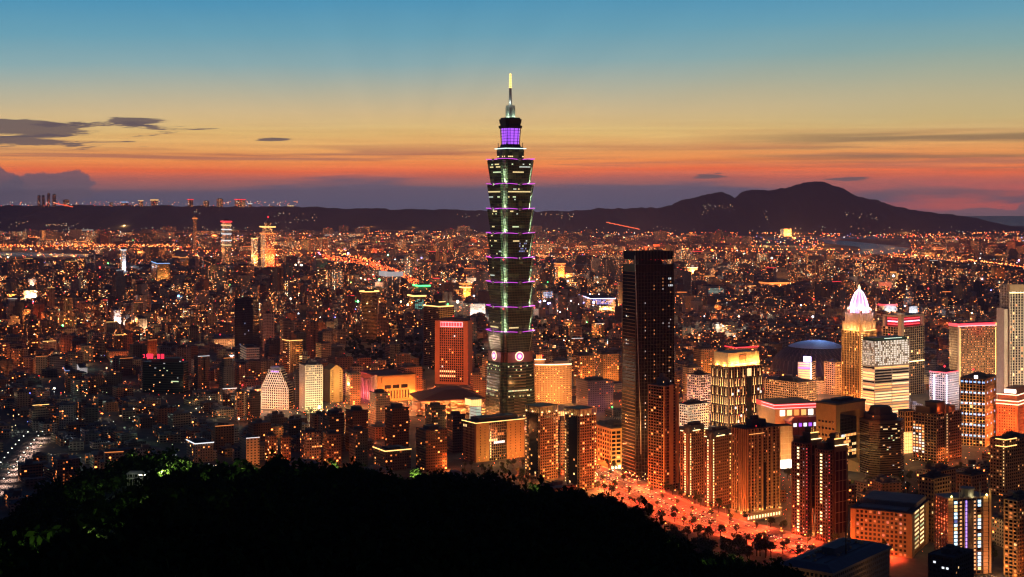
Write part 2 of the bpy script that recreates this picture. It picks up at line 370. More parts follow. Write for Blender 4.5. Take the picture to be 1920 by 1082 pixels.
def roof(r, wr, wl, h, m=None, x0=0.0, y0=0.0, pent=True, par=1.1, seed=1, ph=4.5):
    b = MB(); t = .35; q = random.Random(seed + int(wr*10))
    b.box(x0+.1, x0+wr-.1, y0+.1, y0+wl-.1, h+.06, h+.30)
    for (a, c, d, e) in ((x0, x0+wr, y0, y0+t), (x0, x0+wr, y0+wl-t, y0+wl), (x0, x0+t, y0+t, y0+wl-t), (x0+wr-t, x0+wr, y0+t, y0+wl-t)):
        b.box(a, c, d, e, h+.06, h+par)
    if pent:
        b.box(x0+wr*.28, x0+wr*.70, y0+wl*.30, y0+wl*.72, h+.3, h+ph)
        b.box(x0+wr*.36, x0+wr*.52, y0+wl*.38, y0+wl*.60, h+ph, h+ph*1.5)
        for _ in range(5):
            u, v, s = x0+wr*q.uniform(.1, .85), y0+wl*q.uniform(.08, .25), q.uniform(.8, 1.8)
            b.box(u-s, u+s, v-s*.7, v+s*.7, h+.3, h+.3+s*1.4)
    return b.build('roof', m or M_ROOFD, r)
def beacon(r, x, y, z, s=.9, m=None, name='beacon'):
    b = MB(); b.box(x-s*.15, x+s*.15, y-s*.15, y+s*.15, z, z+s*1.2, 0); b.blob(x, y, z+s*1.2+s, s, 1)
    return b.build(name, [M_DARK, m or E_RED], r)
def flood(r, face, L, P, col, n=3, dist=14.0, z=5.0, off=0.0):
    P *= 1.35
    for i in range(n):
        u = (i+.5)*L/n
        if face == 'F': lamp(u, off-dist, z, P, col, r, 'floodlight')
        else: lamp(off-dist, u, z, P, col, r, 'floodlight')
ORANGE = (1, .30, .06); AMBER = (1, .48, .14); REDO = (1, .17, .04); WARMW = (1, .72, .42); COOLW = (.75, .85, 1)

# ------------------------------------------------------------------ ground, hill, far mountains, water
def ground_sheet():
    m = bpy.data.materials.new('city_ground'); m.use_nodes = True; k = NT(m.node_tree); b = k.n['Principled BSDF']
    g = k.new('ShaderNodeNewGeometry'); n = k.noise(g.outputs['Position'], .012, 6, .65); n2 = k.noise(g.outputs['Position'], .09, 3, .6)
    k.l.new(k.ramp(k.m('ADD', k.m('MULTIPLY', n, .7), k.m('MULTIPLY', n2, .3)), [(.35, (.02, .028, .015)), (.5, (.055, .052, .05)), (.65, (.12, .11, .10))]), b.inputs['Base Color'])
    b.inputs['Roughness'].default_value = .9
    mb = MB(); ys = [-300, 600, 1500, 3000, 6000, 12000, 37200]
    for y0, y1 in zip(ys[:-1], ys[1:]):
        for x0, x1 in ((-16000, -4000), (-4000, 0), (0, 4000), (4000, 16000)):
            mb.poly([(x0,y0,0),(x1,y0,0),(x1,y1,0),(x0,y1,0)])
    tag(mb.build('ground', m), kind='structure')
ground_sheet()
SIL = np.array([(-500, 1100), (0, 985), (60, 945), (150, 892), (250, 862), (320, 850), (390, 878), (500, 876), (620, 872), (720, 888), (830, 892), (930, 908), (1050, 925), (1130, 935),
       (1180, 968), (1240, 1002), (1300, 1037), (1380, 1054), (1460, 1072), (1600, 1140), (1920, 1300), (2500, 1400)], float)
YC = 900.0
def hill_z(X, Y):
    X = np.asarray(X, float); Y = np.asarray(Y, float); px = CX + F*X/np.maximum(Y, 1)
    rc = np.interp(px, SIL[:, 0], SIL[:, 1]) + 24
    Yn = np.minimum(Y, YC); r = rc + (1500-rc)*np.exp(-(Yn-60)/180)
    z = H - (r-EYE)*Yn/F
    zc = H - (rc-EYE)*YC/F
    return np.where(Y <= YC, z, z - (Y-YC)*(zc+8)/380)
def build_hill():
    ys = np.concatenate([np.linspace(-60, 55, 4), np.linspace(60, 1300, 75)]); us = np.linspace(-.62, .60, 90)
    V = []; 
    for y in ys:
        yy = max(y, 60)
        X = us*max(yy, 260); Z = hill_z(X, np.full_like(X, yy)) + 2.5*np.sin(X*.05+y*.031)*np.sin(y*.043)
        for x, z in zip(X, Z): V.append((x, y, z))
    n = len(us); Fc = [(j*n+i, j*n+i+1, (j+1)*n+i+1, (j+1)*n+i) for j in range(len(ys)-1) for i in range(n-1)]
    me = bpy.data.meshes.new('hill'); me.from_pydata(V, [], Fc); me.materials.append(M_HILL); me.polygons.foreach_set('use_smooth', [True]*len(Fc)); me.update()
    tag(link(bpy.data.objects.new('hill', me)), kind='structure')
build_hill()

def ridge(name, prof, Y, depth, seed, front=1.0):
    """mountain range whose skyline passes through the (column, row) profile at depth Y"""
    prof = np.array(prof, float); q = np.random.default_rng(seed)
    nx, ny = 640, 30; jag = np.convolve(q.normal(0, 1, 660), [.15, .35, .35, .15], 'same') + 1.6*np.convolve(q.normal(0, 1, 660), np.hanning(15)/4, 'same'); pxs = np.linspace(prof[0, 0], prof[-1, 0], nx); rows = np.interp(pxs, prof[:, 0], prof[:, 1])
    ph = q.uniform(0, 6.28, 14); kx = q.uniform(.0006, .004, 14); ky = q.uniform(.0004, .003, 14)
    V = []
    for j in range(ny):
        t = j/(ny-1)*2-1                                         # -1 front foot .. 0 crest .. 1 back foot
        for i in range(nx):
            y = Y + t*depth; x = X_(pxs[i], Y); zc = Z_(rows[i], Y)
            s = (1-abs(t))**(1.15 if t < 0 else 1.0)
            nz = sum(math.sin(x*a+p+y*b) for a, b, p in zip(kx, ky, ph))/14
            nf = sum(math.sin(x*.011*a/.002+p*2) for a, p in zip(kx[:6], ph[:6]))/6
            z = -6 + (zc+6)*s*(1 + .95*nz*(1-s)*(1 if s < 1 else 0)) + (9*nf + 5.5*jag[i])*s*s
            V.append((x, y, z))
    Fc = [(j*nx+i, j*nx+i+1, (j+1)*nx+i+1, (j+1)*nx+i) for j in range(ny-1) for i in range(nx-1)]
    me = bpy.data.meshes.new(name); me.from_pydata(V, [], Fc); me.materials.append(M_MTN); me.polygons.foreach_set('use_smooth', [True]*len(Fc)); me.update()
    return tag(link(bpy.data.objects.new(name, me)), kind='structure')
ridge('tableland_hill', [(-700, 386), (-200, 384), (0, 384), (300, 384), (520, 386), (640, 389), (760, 391), (880, 392), (1000, 396), (1080, 402), (1160, 415), (1240, 440)], 17500, 2500, 3)
ridge('mountain', [(820, 440), (940, 404), (1000, 396), (1060, 395), (1090, 391), (1120, 389), (1180, 388), (1240, 386), (1262, 379), (1290, 371), (1330, 361), (1352, 358), (1366, 363), (1377, 371), (1388, 360), (1402, 353),
      (1440, 353), (1480, 348), (1510, 341), (1540, 337), (1552, 341), (1575, 350), (1600, 362), (1625, 370), (1660, 379), (1700, 391), (1740, 397), (1790, 402), (1850, 413), (1900, 428), (1960, 442), (2100, 450)], 17000, 2300, 8)

def water():
    m = bpy.data.materials.new('river_water'); m.use_nodes = True; k = NT(m.node_tree); b = k.n['Principled BSDF']
    b.inputs['Base Color'].default_value = (.10, .16, .22, 1); b.inputs['Roughness'].default_value = .26; b.inputs['Specular IOR Level'].default_value = 1.0
    g = k.new('ShaderNodeNewGeometry'); n = k.noise(g.outputs['Position'], .05, 4, .6)
    bp = k.new('ShaderNodeBump'); bp.inputs['Strength'].default_value = .8; bp.inputs['Distance'].default_value = 26.0; k.l.new(n, bp.inputs['Height']); k.l.new(bp.outputs[0], b.inputs['Normal'])
    for nm, pts in (('river', [(1540, 449), (1590, 452), (1660, 459), (1706, 466), (1690, 474), (1640, 477), (1600, 476), (1616, 470), (1610, 463), (1545, 456)]),
                    ('river', [(1440, 446), (1540, 445), (1660, 444), (1660, 447), (1540, 449), (1440, 450)]),
                    ('river', [(0, 473), (60, 474), (140, 476), (180, 478), (180, 482), (60, 481), (-60, 480), (-60, 474)])):
        p3 = [(*ground(a, r), .4) for a, r in pts]
        ar = sum(p3[i-1][0]*p3[i][1]-p3[i][0]*p3[i-1][1] for i in range(len(p3)))
        mb = MB(); mb.poly(p3 if ar > 0 else p3[::-1]); tag(mb.build(nm, m), kind='structure')
    mb = MB(); mb.poly([(-15900, 21000, .4), (15900, 21000, .4), (15900, 37100, .4), (-15900, 37100, .4)]); tag(mb.build('sea', m), kind='structure')
water()

# ------------------------------------------------------------------ the great pagoda-like skyscraper
def notched(a):
    p, q = .72*a, .86*a
    out = []
    for k in range(4):
        c, s = math.cos(k*math.pi/2), math.sin(k*math.pi/2)
        for x, y in ((a, -p), (a, p), (q, p), (q, q), (p, q)):
            out.append((c*x-s*y, s*x+c*y))
    return out
def skyscraper():
    Y = 2022.0; r = empty('skyscraper', (X_(957, Y), Y, 0), TH); k = Y/F
    tag(r, 'tallest skyscraper, dark green pagoda-like tower with purple light rings and golden spire', 'skyscraper')
    HERO.append((903, 1006, 138, 800, Y-35, 'the pagoda-like skyscraper'))
    Z = lambda row: H - (row-EYE)*k
    tops = [300, 346, 392, 437.5, 483, 528.5, 574, 620]; bots = tops[1:] + [664]
    m_glass = bpy.data.materials.new('office_glazing'); m_glass.use_nodes = True; kk = NT(m_glass.node_tree); bb = kk.n['Principled BSDF']; q = random.Random(4)
    uvn = kk.new('ShaderNodeUVMap', uv_map='UVMap'); sxy = kk.new('ShaderNodeSeparateXYZ'); kk.l.new(uvn.outputs[0], sxy.inputs[0])        # dim offices behind the glass, floor by floor
    wn = kk.new('ShaderNodeTexWhiteNoise', noise_dimensions='2D'); kk.l.new(kk.xyz(kk.m('FLOOR', kk.m('DIVIDE', sxy.outputs[0], 5.0)), kk.m('FLOOR', kk.m('DIVIDE', sxy.outputs[1], 4.2)), 0.0), wn.inputs['Vector'])
    wf = kk.new('ShaderNodeTexWhiteNoise', noise_dimensions='1D'); kk.l.new(kk.m('FLOOR', kk.m('DIVIDE', sxy.outputs[1], 4.2)), wf.inputs['W'])
    bb.inputs['Base Color'].default_value = (.016, .026, .018, 1); bb.inputs['Roughness'].default_value = .16; bb.inputs['Emission Color'].default_value = (1, .82, .30, 1)
    kk.l.new(kk.m('ADD', .006, kk.m('MULTIPLY', kk.m('MULTIPLY', kk.m('POWER', wn.outputs['Value'], 3.0), wf.outputs['Value']), .06)), bb.inputs['Emission Strength']); m_glass.cycles.emission_sampling = 'NONE'
    # base: tapering block with floor bands
    zb = Z(676); b0, b1 = 30.6, 25.6
    base = MB(); base.prism(notched(b0), 0, zb, 0, 1, top=notched(b1)); seg = base.build('base_section', [m_glass, M_DARK], r)
    bands = MB()
    for i in range(1, 27):
        z = zb*i/27; a = b0+(b1-b0)*i/27+.10
        bands.prism(notched(a), z-.5, z+.35, 0)
    bands.build('floor_band', pbr('greenish_mullion', (.15, .145, .085), .55), seg)
    slats = MB()
    m_sl = pbr('pale_slat', (.34, .25, .17), .5)
    for t in range(4):
        slats = MB(); slats.tf(0, 0, t*math.pi/2)
        for i in range(1, 26):
            z = zb*i/26; a = b0+(b1-b0)*i/26+.5; slats.box(a-.4, a+.1, -9.5, 9.5, z-.35, z+.35, bottom=True)
        slats.build('face_slat_lattice', m_sl, seg)
    def side_window(par_, a, zz, u, w, hgt, face, m):         # thin lit pane on one face
        o = bpy.data.objects.new('window', win_mesh(w, hgt, m)); ang = {'R': 0.0, 'L': -math.pi/2, 'B': math.pi/2}[face]
        c, s = math.cos(ang), math.sin(ang); o.location = (c*u + s*a, s*u - c*a, zz); o.rotation_euler = (0, 0, ang); link(o, par_)
    for (row, dens) in ((683, .35), (690, .25), (701, .15), (728, .85), (738, .45), (775, .15), (787, .8)):
        zz = Z(row); a = b0+(b1-b0)*zz/zb+.15
        for face in 'RL':
            for i in range(-7, 8):
                if q.random() < dens: side_window(seg, a, zz, i*2.45, 2.0, 1.7, face, q.choice([E_GRN, E_GRN, E_YEL]) if row < 780 else E_YEL)
    # collar with the round medallions
    col = MB(); col.prism(notched(25.2), zb, Z(657), 0); cw = col.build('collar', pbr('rose_metal', (.30, .15, .12), .5, metal=.2), r)
    for ang in (0, -math.pi/2, math.pi/2, math.pi):
        md = MB(); rr = []
        for rad, z0_, z1_, mi in ((6.6, 0, .8, 0), (5.2, .8, 1.0, 1), (2.6, 1.0, 1.5, 2)):
            ringp = md.ring(0, 0, rad, 28)
            for i in range(28):
                a_, b_ = ringp[i], ringp[(i+1) % 28]
                md.poly([(a_[0], -z0_, a_[1]), (b_[0], -z0_, b_[1]), (b_[0], -z1_, b_[1]), (a_[0], -z1_, a_[1])][::-1], mi)
            md.poly([(p[0], -z1_, p[1]) for p in ringp], mi)
        o = md.build('medallion', [emat('medallion_rim', (1, .72, .42), 1.6), emat('medallion_face', (.55, .06, .42), .55), E_PINK], r)
        c, s = math.cos(ang), math.sin(ang); zz = Z(665); o.location = (s*25.3, -c*25.3, zz); o.rotation_euler = (0, 0, ang)
        lamp(s*33, -c*33, zz, 2500, (1, .35, .7), r)
    # eight flared modules
    for n, (rt, rb) in enumerate(zip(tops, bots)):
        z1, z0 = Z(rt), Z(rb)+.6; a1, a0 = 26.6, 22.4
        mo = MB(); mo.prism(notched(a0), z0, z1-1.2, 0, 1, top=notched(a1), bottom=True); mo.prism(notched(a1-.6), z1-1.2, z1, 1)
        mod = mo.build('module', [m_glass, M_DARK], r)
        fb = MB()
        for i in range(1, 9):
            t = i/9; z = z0+(z1-1.2-z0)*t; a = a0+(a1-a0)*t+.12; fb.prism(notched(a), z-.28, z+.28, 0)
        for t in range(4):                                      # vertical mullions on the faces
            fb.tf(0, 0, t*math.pi/2)
            for i in range(-6, 7):
                u = i*2.5; fb.poly([(a0+.16, u-.14, z0), (a0+.16, u+.14, z0), (a1+.16, u+.14, z1-1.2), (a1+.16, u-.14, z1-1.2)])
        fb.T = None; fb.build('mullion', bpy.data.materials['greenish_mullion'], mod)
        # purple strips wrap each corner, from face centre to face centre
        for t in range(4):
            c, s = math.cos(t*math.pi/2), math.sin(t*math.pi/2); a = a1+.9
            path = []
            for i in range(9):
                u = 4.2 + (a*.74-4.2)*i/8; path.append((a, u, z1+.15 + 1.0*math.sin(math.pi*(i/8)*.5)))
            path += [(a*.9, a*.9, z1+1.25)]
            path += [(p[1], p[0], p[2]) for p in reversed(path[:-1])]
            strip(mod, [(c*x-s*y, s*x+c*y, z) for x, y, z in path], .38, E_MAG)
            cb = MB(); cb.tf(0, 0, t*math.pi/2)
            for kk in range(1, 16):
                ee = e0_ = (a0+(a1-a0)*kk/16)*.86+.3; zz_ = z0+(z1-1.2-z0)*kk/16; cb.box(ee-3.0, ee+.05, ee-.3, ee+.06, zz_-.3, zz_+.3, bottom=True); cb.box(ee-.3, ee+.05, ee-3.0, ee-.3, zz_-.3, zz_+.3, bottom=True)
            cb.T = None; cb.build('corner_lattice', M_DARK, mod)
            orn = MB(); orn.tf(0, 0, t*math.pi/2); orn.box(a-.6, a+.7, -1.5, 1.5, z1-2.2, z1+1.6, bottom=True); orn.box(a-.4, a+.5, -2.6, 2.6, z1-.4, z1+.5, bottom=True)
            orn.build('ornament', M_MAST, mod)
            # pale corner panel, lit from a lamp at its foot
            cp = MB(); e0, e1 = a0*.86+.12, a1*.86+.12; w = 3.0
            cp.tf(0, 0, t*math.pi/2)
            cp.poly([(e0, e0-w, z0+.6), (e0, e0, z0+.6), (e1, e1, z1-1.4), (e1, e1-w*1.1, z1-1.4)]); cp.poly([(e0, e0, z0+.6), (e0-w, e0, z0+.6), (e1-w*1.1, e1, z1-1.4), (e1, e1, z1-1.4)])
            cp.T = None; cp.build('corner_panel', pbr('corner_metal', (.46, .50, .42), .7), mod)
            if t in (2, 3, 0):
                g = e0+3.2
                if n < 7: lamp(c*g-s*g, s*g+c*g, z0+2.6, 12000, (.70, 1, .52), mod); lamp(c*(g+2)-s*(g+2), s*(g+2)+c*(g+2), z0+15, 4200, (.72, 1, .66), mod)
        def at_t(t): return a0+(a1-a0)*t+.2, z0+(z1-1.2-z0)*t
        rows = {0: [(6, .55), (4, .45), (7, .4), (3, .12)], 1: [(7, .25), (6, .97), (4, .25), (3, .12)], 2: [(8, .3), (7, .1), (2, .08)], 3: [(8, .1), (6, .5), (2, .2), (1, .12), (4, .15)], 4: [(2, .1), (5, .06)], 5: [(4, .04)], 6: [(1, .2), (3, .06)], 7: [(5, .05)]}[n]
        for fl, dens in rows:
            a, z = at_t((fl+.5)/9)
            for face in 'RL':
                on = False; mw_ = q.choice([E_OFF, E_OFF, E_GRN, E_DIMW] if n != 1 or fl != 6 else [E_OFF])
                for i in range(-7, 7):
                    if not on: on = q.random() < dens*.5 if dens < .9 else True
                    elif q.random() < .45*(1-dens): on = False; mw_ = q.choice([E_OFF, E_OFF, E_GRN, E_DIMW])
                    if on: side_window(mod, a, z, (i+.5)*2.5, 2.3, 1.7, face, mw_)
        if n == 3:
            for fl in (2, 3, 4, 5):
                a, z = at_t((fl+.5)/9)
                for i in range(0, 6):
                    if q.random() < .7: side_window(mod, a, z, (i+.5)*2.4, 1.6, 1.8, 'R', emat('dim_blue_window', (.35, .5, 1), .45))
    for rr_, px_ in ((300, 0), (483, 1), (574, 1)):             # red aviation lamps on the corners
        for t in (2, 3, 0):
            c, s = math.cos(t*math.pi/2), math.sin(t*math.pi/2)
            if px_: b = MB(); x, y = c*24.6-s*24.6, s*24.6+c*24.6; b.blob(x, y, Z(rr_)-1.5, 1.5); b.build('beacon', E_RED, r)
    # crown
    cr = MB(); cr.prism(notched(15.0), Z(300)+.1, Z(282), 0, 1, top=notched(15.8)); u = cr.build('upper_block', [m_glass, M_DARK], r)
    strip(u, [(x*15.9, y*15.9, Z(279)) for x, y in ((-1, -1), (1, -1), (1, 1), (-1, 1), (-1, -1))], .55, emat('ring_white', (.75, 1, .9), 1.5))
    for row, dens in ((294, .5),):
        for face in 'RL':
            for i in range(-4, 5):
                if q.random() < dens: side_window(u, 15.6, Z(row), i*2.8, 2.2, 1.6, face, E_YEL)
    st = MB()
    for ra, rb, a, bb in ((282, 276, 15.2, 14.4), (276, 271, 12, 11)): st.prism(notched(a), Z(ra), Z(rb), 0, top=notched(bb))
    for sx in (-1, 1):
        for sy in (-1, 1): st.box(sx*12.5-.3, sx*12.5+.3, sy*12.5-.3, sy*12.5+.3, Z(277), Z(268))
    st.build('stepped_terrace', pbr('dark_grey_metal', (.06, .065, .06), .5), r)  # terrace metal is dark grey
    lt = MB(); lt.prism(notched(9.3), Z(271), Z(240), 0, top=notched(10.6)); ln = lt.build('purple_lantern', E_PURP, r)
    fr = MB()
    for t in range(4):
        fr.tf(0, 0, t*math.pi/2)
        for i in range(0, 7):
            z = Z(271)+(Z(240)-Z(271))*i/6; a = 9.3+1.3*i/6+.12; fr.box(a-.3, a+.2, -a, a, z-.25, z+.25, bottom=True)
        for uu in (-10, -6.6, 0, 6.6, 10): fr.poly([(9.3+.4, uu*.9-.55, Z(271)), (9.3+.4, uu*.9+.55, Z(271)), (10.6+.4, uu*1.0+.55, Z(240)), (10.6+.4, uu*1.0-.55, Z(240))])
    fr.T = None; fr.build('lantern_frame', pbr('violet_metal', (.10, .03, .16), .5), ln)
    cap = MB()
    for ra, rb, a, bb in ((241, 236, 13.0, 13.6), (236, 232, 11.6, 11.6), (232, 224, 12.2, 13.0), (224, 221, 11.5, 11.0)): cap.prism(notched(a), Z(ra), Z(rb), 0, top=notched(bb), bottom=True)
    cap.build('cap', M_DARK, r)
    pin = MB(); pin.prism(pin.ring(0, 0, 7.6, 8), Z(221), Z(217), 0, top=pin.ring(0, 0, 6.8, 8)); pin.prism(pin.ring(0, 0, 5.8, 8), Z(217), Z(203), 0, top=pin.ring(0, 0, 5.0, 8)); pin.prism(pin.ring(0, 0, 6.6, 8), Z(203), Z(198), 0, bottom=True)
    for i in range(8):
        c, s = math.cos(i*math.pi/4), math.sin(i*math.pi/4); pin.box(c*6.4-.4, c*6.4+.4, s*6.4-.4, s*6.4+.4, Z(218), Z(201))
    pin.build('pinnacle', M_MAST, r)
    for ang in (-2.6, -1.2, .3): lamp(math.cos(ang)*11, math.sin(ang)*11, Z(219), 3500, (.75, 1, .7), r)
    ms = MB(); ms.prism(ms.ring(0, 0, 2.5, 10), Z(198), Z(165), 0, top=ms.ring(0, 0, 1.7, 10)); ms.build('mast', M_MAST, r)
    lamp(-6, -6, Z(192), 1800, (.9, 1, .9), r)
    sp = MB()
    for i in range(9):
        z0, z1 = Z(165-3*i), Z(165-3*i-2.1); sp.prism(sp.ring(0, 0, 2.1-.07*i, 10), z0, z1, 0, bottom=True); sp.prism(sp.ring(0, 0, 1.2-.05*i, 8), z1, Z(165-3*i-3), 1)
    sp.blob(0, 0, Z(138.5), 1.2, 0); sp.build('spire', [E_GOLD, M_DARK], r)
    lo = MB()                                                   # hoods over the entrances
    for ang in (0, -math.pi/2):
        lo.tf(0, 0, ang); lo.box(-10, 10, -b0-7, -b0-.2, Z(800), Z(797)); lo.box(-9, 9, -b0-4, -b0-.2, 0, Z(800))
    lo.T = None; lo.build('entrance_hood', M_BEIGE, r)
    for ang in (0, -math.pi/2):
        e = MB(); e.tf(0, 0, ang); e.box(-6.5, 6.5, -b0-7.6, -b0-7.1, Z(799.5), Z(793.5), bottom=True); e.build('red_sign_panel', emat('red_white_sign', (1, .30, .22), 4.0), r)
        c, s = math.cos(ang), math.sin(ang); lamp(s*(b0+12), -c*(b0+12), Z(796), 9000, (1, .1, .05), r)
    for u, v, z, P in ((20, -75, 30, 22000), (-85, 10, 30, 7000), (10, -70, 80, 20000), (-85, 5, 80, 6000)): lamp(u, v, z, P, AMBER, r)  # added amber fill lamps in mid-air, brightening the tower's lower faces
skyscraper()

# ------------------------------------------------------------------ landmark buildings of the new district
def panel(r, face, u0, u1, z0, z1, out, m, name, t=.3, off=0.0):
    """flat slab standing OUT metres before the front (F) or side (S) face"""
    b = MB()
    if face == 'F': b.box(u0, u1, off-out-t, off-out, z0, z1, bottom=True)
    else: b.box(off-out-t, off-out, u0, u1, z0, z1, bottom=True)
    return b.build(name, m, r)
def dark_tower():                                             # tall bronze tower with open fin crown
    r, wr, wl, h = corner('skyscraper', 'bronze-black flat-topped tower with fine vertical fins and open crown, mostly dark', 'skyscraper', 1166, 1191, 1265, 467, 1722, R(22), 790, 'the bronze fin tower')
    wl = max(wl, 26)
    zc = h-27
    g = MB(); ins = 1.2
    g.prism([(0,0),(wr,0),(wr,wl),(0,wl)], 0, zc, 0, 1, top=[(ins,ins),(wr-ins,ins),(wr-ins,wl-ins),(ins,wl-ins)]); g.build('glazing', [M_GLASSD, M_DARK], r)
    m_fin = pbr('bronze_fin', (.085, .078, .062), .6)
    fn = MB(); n = 26
    for i in range(n+1):
        t = i/n; x0, x1 = t*wr, ins + t*(wr-2*ins)
        for ya, yb, s in ((0, ins, -1), (wl, wl-ins, 1)):
            w = .22; fn.prism([(x0-w, ya+min(0, s)*.7), (x0+w, ya+min(0, s)*.7), (x0+w, ya+max(0, s)*.7), (x0-w, ya+max(0, s)*.7)], 0, h - (2.5 if i % 3 else 0), 0,
                              top=[(x1-w, yb+min(0, s)*.7), (x1+w, yb+min(0, s)*.7), (x1+w, yb+max(0, s)*.7), (x1-w, yb+max(0, s)*.7)])
    fn.build('facade_fin_lattice', m_fin, r)
    fs = MB()
    for k in range(62):                                        # floors show as ledges on the narrow side
        z = 4 + k*4.1
        if z > zc: break
        t = z/h; fs.box(ins*t-.9, ins*t-.1, 1.2, wl*.62, z, z+.9, bottom=True); fs.box(ins*t-.35, ins*t-.1, wl*.62, wl-1, z, z+.5, bottom=True)
    fs.build('floor_ledge_lattice', M_BROWN, r)
    fb = MB()
    for k in range(64):
        z = 3.4 + k*4.1
        if z > zc: break
        t = z/h; fb.box(ins*t+.1, wr-ins*t-.1, ins*t-.32, ins*t-.02, z, z+.55, bottom=True)
    fb.build('floor_line_lattice', pbr('bronze_spandrel', (.08, .07, .055), .5), r)
    strip(r, [(-.8, -1.0, h-8), (wr*.05, -1.2, h*.6), (wr*.12, -1.3, h*.25), (wr*.13, -1.4, 30)], .42, M_MAST, 'seam_blade')
    cb = MB(); cb.box(ins, wr-ins, ins, wl-ins, zc+.1, zc+8, 0); cb.box(wr*.2, wr*.8, wl*.3, wl*.7, zc+8, zc+19, 0); cb.build('crown_core', M_DARK, r)
    for k in range(8): beacon(r, wr*(.1+.1*k+.02*math.sin(k*5)), 1.6, zc+13+2*math.sin(k*3.1), .42)
    sc = MB()
    for bx in ((ins+.3, wr-ins-.3, ins+.2, ins+.5), (ins+.3, wr-ins-.3, wl-ins-.5, wl-ins-.2), (ins+.2, ins+.5, ins+.6, wl-ins-.6), (wr-ins-.5, wr-ins-.2, ins+.6, wl-ins-.6)): sc.box(*bx, zc+14, h-3)
    sc.build('crown_screen_frame', M_GLASSD, r)
    q = random.Random(5); G = dict(r=r, wr=wr, wl=wl, z0=6, fh=4.1, nf=58, nx=26, ny=8, inset=-.25, x0=0, y0=0, band=2.2, pier=.8)
    for k in range(12, 57):
        for i in (18, 22, 23, 6, 12):
            if q.random() < .30: 
                G['inset'] = (6+k*4.1)/h*ins - .30; put_window(G, 'F', i, k, q.choice([emat('dim_white_window', (.85, .92, 1), .42), E_DIM]), 1.5, 1.7)
    for (i, k) in ((22, 54), (23, 54), (24, 54), (22, 56), (23, 56)): G['inset'] = (6+k*4.1)/h*ins-.3; put_window(G, 'F', i, k, E_WHT, 1.3, 2.2)
    for k in (38, 37, 30, 16, 15, 14, 45, 47):
        for i in (4, 5): G['inset'] = (6+k*4.1)/h*ins-.3; put_window(G, 'S', i, k, q.choice([E_WHT, E_DIM, E_YEL]), 1.6, 1.6)
    flood(r, 'F', wr, 12000, AMBER, 3, 26, 60); flood(r, 'S', wl, 30000, AMBER, 2, 25, 60)
dark_tower()

def brown_apartment():
    r, wr, wl, h = corner('apartment_tower', 'slim brown apartment tower with balconies, standing before the bronze fin tower', 'apartment tower', 1215, 1245, 1272, 716, 1655, R(38), 918, 'the slim brown balcony tower')
    G = lattice(r, wr, wl, 0, h-6, 3.4, 4.2, M_BROWN, M_GLASSD, 1.3, .9)
    pn = MB(); pn.box(wr*.34, wr*.62, -.9, .2, 6, h-4); pn.box(wr*.86, wr+.4, -.6, 1.0, 6, h-5); pn.box(-.3, wr*.08, -.5, 1, 6, h-5); pn.build('pier', M_GOLDW, r)
    bl = MB()
    for k in range(1, G['nf']): bl.box(-1.6, -.1, wl*.1, wl*.55, k*G['fh']-.2, k*G['fh']+.8, bottom=True); bl.box(-1.3, -.1, wl*.62, wl*.92, k*G['fh']-.2, k*G['fh']+.8, bottom=True)
    bl.build('balcony_slat', M_BROWN, r)
    lit(G, 22, ((E_WARM, 2), (E_DIM, 4)), 'FS'); roof(r, wr, wl, h-6, M_ROOF, ph=9); beacon(r, wr*.3, wl*.3, h-3, .7, E_GOLD, 'roof_lamp')
    flood(r, 'F', wr, 60000, ORANGE, 2, 30, 25); flood(r, 'F', wr, 40000, ORANGE, 1, 40, 70); flood(r, 'S', wl, 14000, REDO, 3, 14, 6); flood(r, 'S', wl, 16000, AMBER, 1, 35, 60)
brown_apartment()

def crown_apartment(a, s, b, top, Y, label, anchor, seed):
    r, wr, wl, h = corner('apartment_tower', label, 'apartment tower', a, s, b, top, Y, R(40), Yg and 905, anchor, 'pair of apartment towers with lit colonnade crowns')
    hz = h-7
    G = lattice(r, wr, wl, 0, hz, 3.3, 3.6, M_BROWN, M_GLASSD, 1.2, 1.1)
    g2 = MB(); g2.box(-.35, .3, wl*.18, wl*.72, 5, hz-2); g2.build('side_glazing', M_GLASSD, r)
    G2 = dict(G, inset=-.42, band=1.0)
    q = random.Random(seed)
    for k in range(2, G['nf']-1):                               # small lit bay windows up the corners
        for face, i in (('S', G['ny']-1), ('F', G['nx']-1)):
            if q.random() < .8: put_window(G2, face, i, k, q.choice([E_GOLD, E_WARM, E_YEL]), 1.5, 1.4)
    lit(G2, 34, ((E_WARM, 3), (E_YEL, 1), (E_DIM, 5)), 'FS', seed=seed)
    cr = MB()
    n = 7
    for i in range(n+1):
        cr.box(i*wr/n-.5, i*wr/n+.5, -.3, .7, hz, h); cr.box(-.3, .7, i*wl/n-.5, i*wl/n+.5, hz, h-.02)
    cr.box(-.8, wr+.8, -.8, wl+.8, h, h+.7, bottom=True); cr.build('crown_colonnade', M_BEIGE, r)
    ci = MB(); ci.box(wr*.18, wr*.85, wl*.18, wl*.85, hz+.1, h-.1); ci.build('crown_core', M_BEIGE, r)
    for x, y in ((wr*.1, 1.6), (wr*.5, 1.6), (wr*.9, 1.6), (1.6, wl*.5), (1.6, wl*.9)): lamp(x, y, hz+1.2, 700, AMBER, r)
    lamps = MB()
    for x, y in ((wr*.1, -.2), (wr*.5, -.2), (wr*.9, -.2), (-.2, wl*.5), (-.2, wl*.9)): lamps.box(x-.7, x+.7, y-.7, y+.7, hz+.2, hz+1.6)
    lamps.build('crown_lamp_trim', E_GOLDW, r)
    flood(r, 'F', wr, 14000, ORANGE, 2, 16, 6); flood(r, 'F', wr, 26000, REDO, 2, 40, 45); flood(r, 'S', wl, 7000, AMBER, 2, 25, 30)
